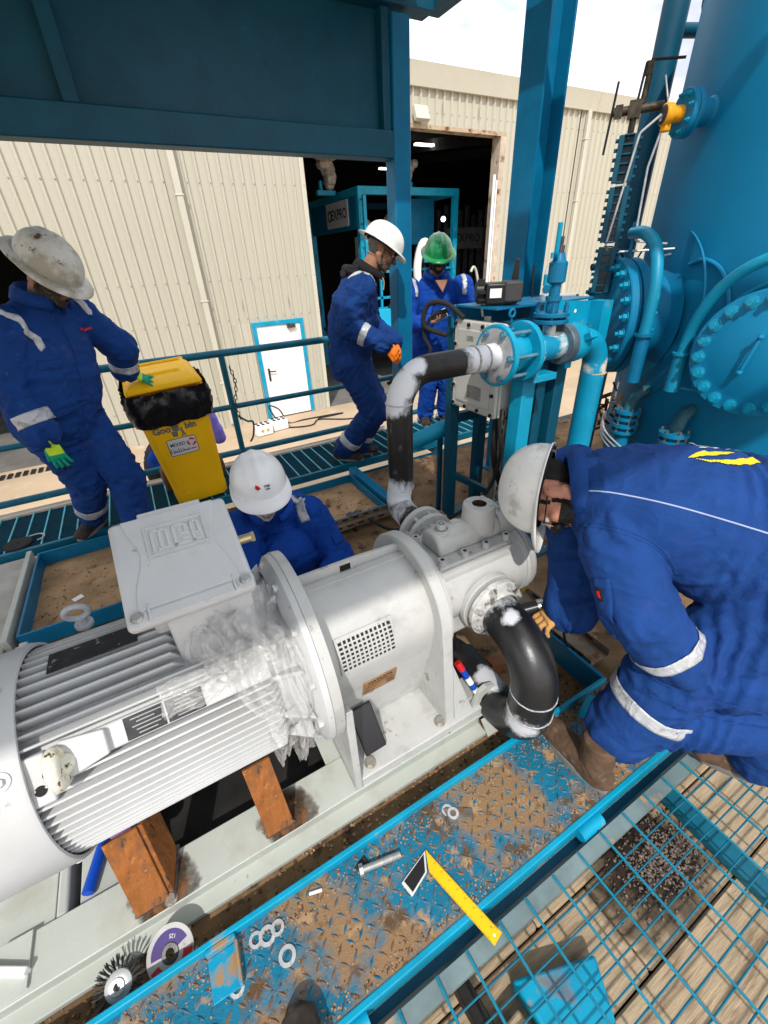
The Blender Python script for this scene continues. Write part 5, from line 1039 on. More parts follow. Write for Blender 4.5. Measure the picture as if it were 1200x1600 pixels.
# water bottle
WB = thing('water_bottle', 'clear water bottle with blue cap and label beside the branch valve', 'bottle', (2.02, 1.80, 1.363))
pet = mat('clear_bottle_plastic', (.75, .85, .88), .06, var=0, trans=.0, alpha=.38, spec=.8)
o = (2.03, 1.80, 1.363)
MB().lathe(o, (0, 0, 1), [(0, .001), (0, .030), (.01, .034), (.06, .034), (.065, .031), (.07, .034), (.135, .035), (.16, .030), (.185, .015), (.20, .013)], 26).build('shell', pet, WB)
MB().lathe(o, (0, 0, 1), [(.072, .0352), (.125, .0357)], 26).build('label', mat('sky_label', (.01, .42, .62), .4, var=.1), WB)
MB().lathe(o, (0, 0, 1), [(.198, .016), (.222, .016), (.224, .012), (.224, .001)], 20).build('cap', mat('sky_cap', (.01, .40, .62), .4), WB)
# stub pipe on the floor left of the stand
t = thing('stub_pipe', 'blue stub pipe with tan ring and black rubber end', 'pipe', (1.5, 2.3, .3))
a, c = V((1.42, 2.30, .50)), V((1.72, 2.22, .60)); dd = (c-a).normalized()
MB().cyl(a, c, .055, n=24).build('pipe', BRIGHT, t); MB().cyl(a-dd*.012, a+dd*.01, .058, n=24).build('ring', mat('tan_ring', (.5, .33, .15), .6), t)
MB().lathe(a-dd*.07, dd, [(0, .001), (0, .05), (.02, .062), (.05, .066), (.06, .06)], 24).build('cap', RUBBER, t)
MB().cyl((1.66, 2.24, -.10), (1.66, 2.24, .55), .02, n=10).build('prop', TEAL, t)
PT = thing('paint_tub', 'cream plastic tub with brown rag lump in its mouth on the floor', 'tub', (1.50, 2.02, -.1))
c = V((1.47, 2.0, -.10)); ax = V((-.06, -.12, 1)).normalized()
MB().lathe(c, ax, [(0, .001), (0, .085), (.17, .072), (.17, .066), (.03, .075), (.03, .001)], 26).build('tub', mat('cream_tub', (.66, .62, .52), .5, var=.1, spots=(((.3, .26, .2), 8, .62, .1),)), PT)
MB().ball(c+ax*.16, (.058, .05, .04), 12).ball(c+ax*.175+V((.02, 0, .01)), (.04, .035, .035), 10).build('rag', mat('brown_rag', (.26, .15, .07), .9, var=.4, vscale=30, bump=.8), PT)
t = thing('floor_plate', 'dark speckled blue plate on the floor under the junction box', 'plate', (1.6, 2.0, -.1))
MB().bb(1.42, 2.0, 1.45, 2.25, -.104, -.075).build('plate', mat('paint_splashed_plate', (.012, .07, .10), .35, var=.3, spots=(((.45, .5, .5), 42, .64, .02), ((.5, .45, .35), 5, .70, .05))), t)
for i, (x, y, a, s_) in enumerate(((1.36, 2.12, .3, .13), (1.44, 2.36, -.2, .15))):
    tag(MB().box((x, y, -.06), (s_, .09, .06), Matrix.Rotation(a, 3, 'Z')).build('carton', mat('grimy_carton', (.5, .47, .40), .8, var=.2, spots=((GRIME, 8, .6, .1),)), bevel=.004), ('grimy pale carton on the floor left of the cream tub', 'small pale carton behind the cream tub, by the stub pipe')[i], 'carton')
b = MB()
for k in range(5): b.tube(spline([(1.62+.03*k, 1.7, -.07), (1.72, 1.62+.03*k, -.04), (1.78, 1.75, -.06), (1.7, 1.8+.02*k, -.05), (1.63, 1.72, -.06)], 6), .011, 8)
tag(b.build('coiled_hose', mat('grey_hose', (.10, .10, .10), .6, var=.3)), 'coiled dark hose on the floor under the junction box', 'hose')
# ------------------------------------------------------------------ wheelie bin
BN = thing('wheelie_bin', 'yellow wheelie bin lined with black bag, MIXED sign on its front', 'bin', (.18, 3.5, .0))
Mb = Matrix.Rotation(R(-3), 3, 'Y') @ Matrix.Rotation(R(2), 3, 'X'); ob = V((.145, 3.315, .012))
def bp(x, y, z): return ob + Mb @ V((x, y, z))
def bsec(z): k = z/.86; return .185+.055*k, -.0+(-.055)*k, .36+.10*k    # half width, front y, back y
def bring(z, e=0.):
    hw, y0, y1 = bsec(z); hw += e; y0 -= e; y1 += e; c = .035
    return [bp(x, y, z) for x, y in ((-hw+c, y0), (hw-c, y0), (hw, y0+c), (hw, y1-c), (hw-c, y1), (-hw+c, y1), (-hw, y1-c), (-hw, y0+c))]
def loft(rings, cap0=True, cap1=True):
    b = MB(); n = len(rings[0])
    for r_ in rings: b.v += [V(p) for p in r_]
    for i in range(len(rings)-1): b.f += [(i*n+j, i*n+(j+1) % n, (i+1)*n+(j+1) % n, (i+1)*n+j) for j in range(n)]
    if cap0: b.f.append(tuple(reversed(range(n))))
    if cap1: b.f.append(tuple((len(rings)-1)*n+j for j in range(n)))
    b.m = [0]*len(b.f); return b
loft([bring(.0), bring(.01, .004), bring(.10, .004), bring(.12), bring(.84), bring(.845, .008), bring(.88, .008)]).build('body', YELLOW, BN, bevel=.006)
# bag cuff folded over the rim, wrinkled
def fine(z, e, n=120):
    hw, y0, y1 = bsec(z); hw += e; y0 -= e; y1 += e; o_ = []; P = 4*hw/2+0
    for i in range(n):
        t = 2*math.pi*i/n; ct, st = math.cos(t), math.sin(t); k = 1/max(abs(ct)**6+abs(st)**6, 1e-9)**(1/6)
        x, y = ct*k*hw, (y0+y1)/2+st*k*(y1-y0)/2
        dz = .018*noise.noise(V((x*9, y*9, 3))) if z < .8 else 0
        w_ = 1+.06*noise.noise(V((x*11, y*11, z*26)))+.05*noise.noise(V((x*34, y*34, z*30)))
        o_.append(bp(x*w_, (y0+y1)/2+(y-(y0+y1)/2)*w_, z+dz))
    return o_
zs = [.665, .70, .73, .76, .79, .82, .85, .88, .895]
loft([fine(z, .014+.016*math.sin(min(1, max(0, (z-.66)/.22))*math.pi)+.020) for z in zs], False, False).build('bag', BAG, BN, smooth=50)
ldm = loft([[bp(x, y, .893) for x, y in ((-.245, -.06), (.245, -.06), (.245, .47), (-.245, .47))], [bp(x, y, .925) for x, y in ((-.247, -.065), (.247, -.065), (.245, .47), (-.245, .47))], [bp(x, y, .965) for x, y in ((-.20, .0), (.20, .0), (.215, .45), (-.215, .45))]])
lidb = ldm.build('lid', YELLOW, BN, bevel=.016, seg=3)
loft([[bp(x, y, .963) for x, y in ((-.13, .08), (.15, .08), (.15, .22), (-.13, .22))], [bp(x, y, .985) for x, y in ((-.105, .10), (.125, .10), (.125, .20), (-.105, .20))]]).build('rib', YELLOW, lidb, bevel=.004)
MB().tube([bp(-.2, .50, .96), bp(.2, .50, .96)], .016, 12).beam(bp(-.19, .44, .94), bp(-.19, .51, .96), .03, .03).beam(bp(.19, .44, .94), bp(.19, .51, .96), .03, .03).build('handle', YELLOW, BN)
for sx in (-1, 1): MB().lathe(bp(sx*.205, .36, .085), Mb @ V((sx, 0, 0)), [(0, .001), (0, .07), (.004, .098), (.03, .10), (.042, .09), (.046, .05), (.046, .001)], 30).build('wheel', mat('dusty_wheel_rubber', (.12, .075, .045), .8, var=.3), BN)
fr = Mb @ frame((1, 0, 0), V((0, -.064, 1))); fnv = fr @ V((0, 0, 1))
def ff(x, z, h=.0015): return bp(x, -.055*z/.86, z)+fnv*h
sgn = MB().prism([ff(x, z, .0022) for x, z in ((-.105, .415), (.075, .415), (.085, .425), (.085, .535), (.075, .545), (-.105, .545), (-.115, .535), (-.115, .425))], fnv*.001).build('sign', mat('sign_black_edge', (.02, .02, .02), .5), BN)
MB().prism([ff(x, z, .0033) for x, z in ((-.104, .419), (.074, .419), (.081, .426), (.081, .534), (.074, .541), (-.104, .541), (-.111, .534), (-.111, .426))], fnv*.0006).build('sign_face', mat('sign_white', (.62, .63, .64), .5, var=.06), sgn)
text('MIXED', .036, ff(-.046, .499, .0048), fr, INK, sgn, bold=.0003); text('\uFE94\uFEC4\uFEE0\uFE98\uFEA8\uFEE3', .046, ff(-.045, .453, .0048), fr, INK, sgn, bold=.0003)
text('MIXED', .014, ff(.048, .445, .0048), fr, INKR, sgn, bold=.0008)
b = MB()
for k in range(3):                         # three chasing arrows
    a0 = k*2.094+.5; cc = ff(.048, .497, .0045)
    ex, ez = fr @ V((1, 0, 0)), fr @ V((0, 1, 0)); pts = []
    P = lambda a, r_: cc+ex*math.cos(a)*r_+ez*math.sin(a)*r_
    arc = [a0+i*.21 for i in range(6)]
    b.prism([P(a, .031) for a in arc]+[P(a, .019) for a in reversed(arc)], fnv*.0006); b.prism([P(arc[-1]-.02, .037), P(arc[-1]+.55, .026), P(arc[-1]-.02, .013)], fnv*.0006)
b.build('recycling_mark', INKR, sgn)
text('Goo', .064, ff(-.115, .622), fr, INKG, BN, bold=.003, ext=.0004); text('bin', .064, ff(.078, .622), fr, INKG, BN, bold=.003, ext=.0004)
MB().prism([ff(x, z) for x, z in ((-.045, .600), (-.005, .600), (.002, .640), (-.052, .640))], fnv*.0005).box(ff(-.024, .648), (.06, .008, .0006), fr).build('print_mark', INKG, BN)
MB().prism([ff(x, z) for x, z in ((-.055, .558), (-.025, .558), (-.018, .598), (-.062, .598))], fnv*.0005).cyl(ff(.012, .612), ff(.012, .612, .002), .009, n=14).prism([ff(x, z) for x, z in ((.0, .60), (.018, .604), (.028, .57), (.032, .55), (.022, .55), (.016, .572), (.008, .55), (-.002, .55), (.008, .58)) ], fnv*.0005).box(ff(-.012, .602), (.03, .007, .0006), fr @ Matrix.Rotation(.35, 3, 'Z')).build('litter_mark', INKG, BN)
# ------------------------------------------------------------------ small things on plate and floor
w1 = washer_mesh(.0185, .0105, .003).mesh('ring'); w1.materials.append(STEEL)
w2_ = washer_mesh(.023, .0135, .0035).mesh('ring'); w2_.materials.append(STEEL)
for me, x, y, z, lab in ((w1, -.176, .548, .001, 'small steel washer, leftmost of three touching on the chequer plate'), (w2_, -.146, .540, .002, 'larger steel washer in the middle of three touching on the plate'), (w1, -.116, .541, .0045, 'small steel washer, rightmost of three touching on the plate'),
                         (w2_, -.110, .474, .001, 'lone large steel washer nearer the photographer shoe'), (w1, -.242, .482, .001, 'steel washer half hidden under the blue welded stop'), (w1, .470, .538, .001, 'steel washer near the plate kerb, under another washer'), (w1, .480, .520, .0045, 'steel washer near the plate kerb, leaning on another washer')):
    t = inst(me, 'washer', None, (x, y, z), Matrix.Rotation(random.uniform(-.06, .06), 3, 'X')); tag(t, lab, 'washer', 'washers on the chequer plate')
BT = thing('hex_bolt', 'long grey hex bolt lying on the sandy chequer plate', 'bolt', (.2, .525, .012))
a, c = V((.150, .5345, .0135)), V((.268, .511, .0105)); dd = (c-a).normalized(); b = MB().cyl(a, c, .0095, n=16)
for k in range(12): p = c-dd*(.004+k*.0045); b.lathe(p-dd*.0022, dd, [(0, .0094), (.0011, .0106), (.0022, .0094)], 16)
b.build('shank', mat('galvanised_bolt', (.36, .36, .35), .5, metal=.5, var=.2, vscale=40), BT); MB().hexa(a-dd*.011, dd, .0165, .012).build('head', mat('galvanised_head', (.32, .32, .31), .5, metal=.5, var=.2, vscale=40), BT)
tag(MB().box((.155, .553, .002), (.04, .022, .004), Matrix.Rotation(.3, 3, 'Z')).build('grease_lump', RUBBER, bevel=.002), 'black greasy lump beside the long bolt head', 'lump')
tag(MB().cyl((-.012, .566, .004), (.024, .556, .004), .0045, n=10).build('cigarette_stub', WHITE), 'white stub lying by the blue kerb edge', 'stub')
SQ = thing('carpenter_square', 'carpenter square with yellow blade and dark handle on the plate', 'set square', (.35, .4, .002))
p0, p1 = V((.344, .482, .0055)), V((.416, .220, .0055)); la = (p1-p0).normalized(); sa = V((0, 0, 1)).cross(la); wd = .036
zup = V((0, 0, 1)); bl = MB().prism([p0, p1, p1-sa*wd, p0-sa*wd+la*.044], V((0, 0, .0016))).build('blade', mat('yellow_rule', (.86, .50, .006), .42, var=.05), SQ)
b = MB()
L_ = (p1-p0).length
for k in range(84):
    t_ = .012+k*(L_-.02)/84; ln = .0065 if k % 10 == 0 else (.005 if k % 5 == 0 else .003)
    for side, off in ((1, .0), (-1, wd)):
        if side < 0 and t_ < .03: continue
        q = p0+la*t_-sa*(off+side*ln/2)+zup*.0018; b.box(q, (ln, .0007, .0002), frame(sa, la))
b.build('graduation', INK, bl, kind='stuff')
for k in range(1, 9): text(str(k*3), .0065, p0+la*(.012+k*.029)-sa*.0105+zup*.0018, frame(la, sa), INK, bl, ext=.0001)
MB().cyl(p1-la*.012-sa*wd*.5+zup*.0014, p1-la*.012-sa*wd*.5+zup*.0019, .0035, n=12).build('hang_hole', WHITE, bl)
q = [V((.342, .482, .0)), V((.235, .450, 0)), V((.246, .408, 0)), V((.316, .434, 0))]
MB().prism([x+V((0, 0, -.003)) for x in q], V((0, 0, .011))).build('handle', mat('white_edge_plastic', (.6, .6, .58), .4), SQ, bevel=.002)
ctr = sum(q, V())/4; MB().prism([ctr+(x-ctr)*.82+V((0, 0, .008)) for x in q], V((0, 0, .0012))).build('handle_inlay', BLACK, SQ, bevel=.001)
st = MB().prism([(-.30, .572, .001), (-.222, .572, .001), (-.222, .575, .028), (-.30, .575, .028)], (0, .012, 0)); st.prism([(-.30, .480, .001), (-.230, .478, .001), (-.222, .572, .001), (-.30, .572, .001)], (0, 0, .006)); st.prism([(-.232, .478, .001), (-.224, .478, .001), (-.218, .572, .001), (-.226, .572, .001)], (0, 0, .022))
tag(st.build('welded_stop', mat('rusty_blue_stop', (.003, .25, .42), .5, var=.2, spots=(((.32, .20, .10), 12, .50, .08, .9), (RUST, 20, .66, .05, .9))), bevel=.002), 'bent blue welded stop plate with sand on the chequer plate', 'stop plate')
tag(MB().prism([(.455, .505, .001), (.53, .478, .001), (.545, .50, .001), (.46, .55, .001)], (0, 0, .004)).build('steel_offcut', mat('dirty_offcut', (.14, .13, .11), .7, var=.4, vscale=20, spots=((RUST, 16, .55, .1),)), bevel=.001), 'dirty triangular steel offcut under the pair of washers', 'offcut')
# cutting disc and twisted wire wheel standing between rail and kerb
CD = thing('cutting_disc', 'violet and white cutting disc leaning between rail and kerb', 'grinding disc', (-.39, .66, -.09))
c = V((-.395, .655, -.035)); dd = V((-.18, -.38, .86)).normalized()
MB().lathe(c, dd, [(0, .012), (0, .064), (.003, .064), (.003, .012)], 40).build('disc', mat('worn_label_disc', (.46, .45, .45), .75, var=.2, spots=(((.07, .055, .05), 16, .56, .08),)), CD)
u, v_, a = basis(dd)
def ringseg(r0_, r1_, a0, a1, h): 
    n = 14; A = [a0+(a1-a0)*i/n for i in range(n+1)]; return [c+dd*h+(u*math.cos(t)+v_*math.sin(t))*r1_ for t in A]+[c+dd*h+(u*math.cos(t)+v_*math.sin(t))*r0_ for t in reversed(A)]
MB().prism(ringseg(.024, .052, -.9, 1.9, .0032), dd*.0004).build('violet_print', mat('violet_print', (.05, .025, .16), .5, var=.2), CD); rdp = mat('red_label_print', (.5, .03, .04), .5)
for a0, a1 in ((2.3, 3.3), (4.2, 4.9)): MB().prism(ringseg(.036, .06, a0, a1, .0032), dd*.0004).build('red_print', rdp, CD)
text('125', .013, c+dd*.0042+u*.036, frame(v_, -u), INKW, CD, ext=.0002); MB().lathe(c+dd*.003, dd, [(0, .024), (.002, .022), (.002, .012), (-.003, .012)], 26).build('hub', DSTEEL, CD)
WW = thing('wire_wheel', 'twisted wire wheel brush with steel hub beside the cutting disc', 'wire brush', (-.53, .665, -.09))
c = V((-.527, .662, -.045)); dd = V((-.10, -.42, .80)).normalized(); u, v_, a = basis(dd)
MB().lathe(c-dd*.004, dd, [(0, .001), (0, .034), (.008, .034), (.012, .028), (.013, .02), (.018, .018), (.018, .009), (.008, .009)], 36).build('hub', STEEL, WW)
b = MB(); rnd = random.Random(4)
for k in range(26):
    t0 = 2*math.pi*k/26
    for q in range(9):
        t1 = t0+rnd.gauss(.10, .05); h0 = rnd.gauss(0, .0015); h1 = rnd.gauss(0, .006); r1_ = rnd.uniform(.054, .066)
        b.tube([c+(u*math.cos(t0)+v_*math.sin(t0))*.03+dd*h0, c+(u*math.cos((t0+t1)/2+.04)+v_*math.sin((t0+t1)/2+.04))*.047+dd*(h0+h1)*.5, c+(u*math.cos(t0+(t1-t0)*.8)+v_*math.sin(t0+(t1-t0)*.8))*r1_+dd*h1], .0011, 4, cap=False)
b.build('wire_bristle', DSTEEL, WW, smooth=0)
tag(MB().prism([(1.115, .545, .0), (1.20, .575, .0), (1.235, .535, .0), (1.15, .505, .0)], (0, 0, .045)).build('steel_block', BRIGHT, bevel=.004), 'bright blue steel block on the plate by the brown boot toe', 'block')

# ------------------------------------------------------------------ people
def sect(b, pts, hw, hd, side, n=20, m=0, p=2.0):
    """closed loft of super-elliptic sections along pts; hw along side, hd across"""
    pts = [V(q) for q in pts]; k = len(b.v); N_ = len(pts)
    for i, q in enumerate(pts):
        t = (pts[min(i+1, N_-1)]-pts[max(i-1, 0)]).normalized(); s_ = V(side[i] if isinstance(side, list) else side); s_ = (s_-t*s_.dot(t)).normalized(); f = t.cross(s_)
        for j in range(n):
            a = 2*math.pi*j/n; ca, sa = math.cos(a), math.sin(a); e = 2/p
            b.v.append(q + s_*hw[i]*math.copysign(abs(ca)**e, ca) + f*hd[i]*math.copysign(abs(sa)**e, sa))
    for i in range(N_-1): b.f += [(k+i*n+j, k+i*n+(j+1) % n, k+(i+1)*n+(j+1) % n, k+(i+1)*n+j) for j in range(n)]
    b.f += [tuple(k+j for j in reversed(range(n))), tuple(k+(N_-1)*n+j for j in range(n))]; b.m += [m]*((N_-1)*n+2); return b
def caps(b, p0, p1, r0, r1, n=16): b.cyl(p0, p1, r0, r1, n); b.ball(p0, r0, n); b.ball(p1, r1, n); return b
def remesh(b, vox, it=4, fac=.5):
    o = bpy.data.objects.new('tmp', b.mesh('tmp', smooth=0)); COL.objects.link(o)
    r = o.modifiers.new('r', 'REMESH'); r.mode = 'VOXEL'; r.voxel_size = vox; r.adaptivity = 0
    if it: s = o.modifiers.new('s', 'SMOOTH'); s.iterations = it; s.factor = fac
    dg = bpy.context.evaluated_depsgraph_get(); me = bpy.data.meshes.new_from_object(o.evaluated_get(dg)); bpy.data.objects.remove(o)
    n = len(me.vertices); co = np.empty(n*3, 'f'); me.vertices.foreach_get('co', co); nr = np.empty(n*3, 'f'); me.vertices.foreach_get('normal', nr)
    fs = [tuple(p.vertices) for p in me.polygons]; bpy.data.meshes.remove(me)
    return co.reshape(-1, 3), fs, nr.reshape(-1, 3)
def mb_from(co, fs, ms=None):
    b = MB(); b.v = [V(p) for p in co]; b.f = list(fs); b.m = list(ms) if ms is not None else [0]*len(fs); return b
def head_geo():
    b = MB()
    b.ball((0, -.012, .032), (.077, .097, .086), 24); b.ball((0, .030, -.028), (.062, .064, .076), 20); b.ball((0, .040, -.078), (.047, .046, .034), 16); b.ball((0, .070, -.098), (.022, .018, .016), 12)
    caps(b, (0, .092, .012), (0, .113, -.024), .0095, .0145); [b.ball((s_*.0125, .104, -.030), .0095, 10) for s_ in (-1, 1)]
    caps(b, (-.040, .078, .024), (.040, .078, .024), .0125, .0125); [b.ball((s_*.040, .062, -.022), (.025, .024, .024), 14) for s_ in (-1, 1)]
    caps(b, (-.019, .091, -.056), (.019, .091, -.056), .0068, .0068, 10); caps(b, (-.016, .089, -.068), (.016, .089, -.068), .0076, .0076, 10)
    for s_ in (-1, 1):
        b.ball((s_*.079, -.014, -.004), (.0075, .021, .033), 16, rot=Matrix.Rotation(s_*-.35, 3, 'Z')); b.ball((s_*.077, -.004, -.028), (.008, .010, .010), 10)
        caps(b, (s_*.050, .012, -.075), (s_*.064, -.022, -.035), .020, .022)
    sect(b, [(0, -.028, -.05), (0, -.036, -.12), (0, -.046, -.20)], [.058, .057, .064], [.060, .058, .064], (1, 0, 0), 20)
    return remesh(b, .0042, 3)
HG = head_geo()
def shell_of(co, fs, nr, keep, off, amp, fr=60):
    use = [f for f in fs if all(keep(co[i]) for i in f)]; ids = sorted({i for f in use for i in f}); mp = {q: k for k, q in enumerate(ids)}
    b = MB(); b.v = [V(co[i])+V(nr[i])*(off+amp*noise.noise(V(co[i])*fr)) for i in ids]; b.f = [tuple(mp[i] for i in f) for f in use]; b.m = [0]*len(use); return b
def xf(b, Mx): b.v = [Mx @ q for q in b.v]; return b
def hand_geo(curl=(.5, .5, .5, .5), thumb=(.75, .55, -.30), spread=.10, r=.0100):
    """right hand, wrist at origin, fingers along +y, thumb towards +x, back of the hand +z"""
    b = MB()
    sect(b, [(0, -.03, 0), (0, .0, 0), (.002, .035, -.002), (.0, .075, -.002), (0, .092, -.003)], [.026, .028, .040, .041, .036], [.020, .020, .0165, .0145, .011], (1, 0, 0), 18, p=2.4)
    for k, (x, y, L_) in enumerate(((.0305, .083, .070), (.0105, .089, .079), (-.0105, .086, .073), (-.030, .077, .057))):
        p = V((x, y-.016, -.003)); a = 0; sp = (1.5-k)*spread; rr = r*(1, 1.02, .98, .88)[k]
        for s_, fr_ in enumerate((.016/L_+.42, .32, .26)):
            a += curl[k]*(.55, 1.0, .75)[s_]
            d = V((math.sin(sp), math.cos(sp)*math.cos(a), -math.sin(a))); q = p+d*L_*fr_; caps(b, p, q, rr*(1-.06*s_), rr*(.94-.07*s_), 12); p = q
    t = V(thumb).normalized(); p = V((.022, .016, -.006)); q = p+t*.042; caps(b, p, q, r*1.55, r*1.18); t2 = (t+V((-.12, .45, -.12))).normalized(); q2 = q+t2*.030; caps(b, q, q2, r*1.12, r*1.02, 12); caps(b, q2, q2+t2*.022, r*1.02, r*.86, 12)
    return remesh(b, .0036, 3)
def place(w, y, z, flip=False):
    y = V(y).normalized(); z = V(z); z = (z-y*z.dot(y)).normalized(); x = y.cross(z)
    if flip: x = -x
    Mx = Matrix((x, y, z)).transposed().to_4x4(); Mx.translation = V(w); return Mx
def put_hand(w, y, z, left=False, **kw):
    """(mesh builder in world space, local coordinates); a left hand is the mirrored right one"""
    co, fs, nr = hand_geo(**kw); Mx = place(w, y, z)
    loc = co.copy()
    if left:
        co = co*np.array([-1, 1, 1]); fs = [tuple(reversed(f)) for f in fs]
    return xf(mb_from(co, fs), Mx), loc
def hat_mesh(style):
    b = MB(); n = 64; rows = 16
    def prof(a, v_):
        x, y = math.sin(a), math.cos(a); el = math.sin(v_*math.pi/2)**.86; h = .124*math.cos(v_*math.pi/2)**.92
        px, py = .112*x*el, .138*y*el
        rid = (math.exp(-(px/.013)**2)*.007 + sum(math.exp(-((px-s_*.042)/.010)**2)*.0045 for s_ in (-1, 1)))*max(0, 1-v_**5)*(1 if style != 'cap' else .9)
        k = 1+rid/.12*.6*(v_); return V((px*(1+rid*1.5), py*(1+rid*1.5), h+rid*(1-v_*.4)))
    A = [2*math.pi*j/n for j in range(n)]
    b.v.append(prof(0, 0))
    rings = []
    for i in range(1, rows+1): rings.append([prof(a, i/rows) for a in A])
    def brim(a):
        c = math.cos(a)                     # +1 front
        if style == 'full': return .031+.015*max(0, c)+.008*max(0, -c), -.006-.010*max(0, c)
        return .006+.048*max(0, c)**1.6, -.004-.020*max(0, c)**1.5
    for f, dz in ((.06, .003), (.35, .0), (.7, .0), (1., .0)):
        rr = []
        for a, p in zip(A, rings[rows-1]):
            w_, d = brim(a); x, y = math.sin(a), math.cos(a); u = V((x/.112, y/.138, 0)).normalized(); u = V((u.x, u.y, 0))
            rr.append(p+u*w_*f+V((0, 0, d*f*f-.001+(.004*math.sin(f*3) if style == 'full' else 0))))
        rings.append(rr)
    rr = [p+V((0, 0, -.0035)) for p in rings[-1]]; rings.append(rr)
    for r_ in rings: b.v += r_
    for j in range(n): b.f.append((0, 1+(j+1) % n, 1+j))
    for i in range(len(rings)-1):
        a0, a1 = 1+i*n, 1+(i+1)*n; b.f += [(a0+j, a0+(j+1) % n, a1+(j+1) % n, a1+j) for j in range(n)]
    b.m = [0]*len(b.f); return b
HATS = {s_: hat_mesh(s_) for s_ in ('full', 'cap')}
BOOT_S = {}
def boot(par, ankle, toe_dir, up, m, ln=.29, shaft=.10, sole_h=.026):
    y = V(toe_dir).normalized(); z = V(up); z = (z-y*z.dot(y)).normalized(); Mx = place(V(ankle)-z*.0, y, z)
    b = MB(); h = -.085
    sect(b, [(0, -.085, h+.030), (0, -.07, h+.045), (0, -.03, h+.055), (0, .03, h+.050), (0, .09, h+.042), (0, .145, h+.036), (0, .180, h+.032), (0, .196, h+.028)], [.020, .036, .041, .042, .047, .047, .034, .012], [.022, .050, .062, .052, .042, .036, .030, .014], (1, 0, 0), 20, p=2.3)
    sect(b, [(0, -.03, h+.04), (0, -.025, .02), (0, -.02, shaft)], [.042, .046, .052], [.058, .056, .056], (1, 0, 0), 18)
    caps(b, (-.018, .16, h+.030), (.018, .16, h+.030), .030, .030)
    co, fs, nr = remesh(b, .0065, 3)
    for i, p in enumerate(co):
        d = .0030*abs(noise.noise(V((p[0]*14, p[1]*38, p[2]*38))))+.0015*noise.noise(V(p)*55); co[i] = p+nr[i]*d*(1.6 if .0 < p[1] < .11 else 1)
    bo = xf(mb_from(co, fs), Mx).build('boot', m, par, smooth=70)
    s_ = MB(); n = 40; out = []
    for j in range(n):
        a = 2*math.pi*j/n; yy = math.sin(a); w_ = .046+.006*yy-.010*max(0, -yy); out.append((math.cos(a)*w_, .052+yy*.145))
    s_.prism([(x, y_, h-.002) for x, y_ in out], (0, 0, sole_h)); xf(s_, Mx).build('sole', SOLE, bo, bevel=.004); return bo
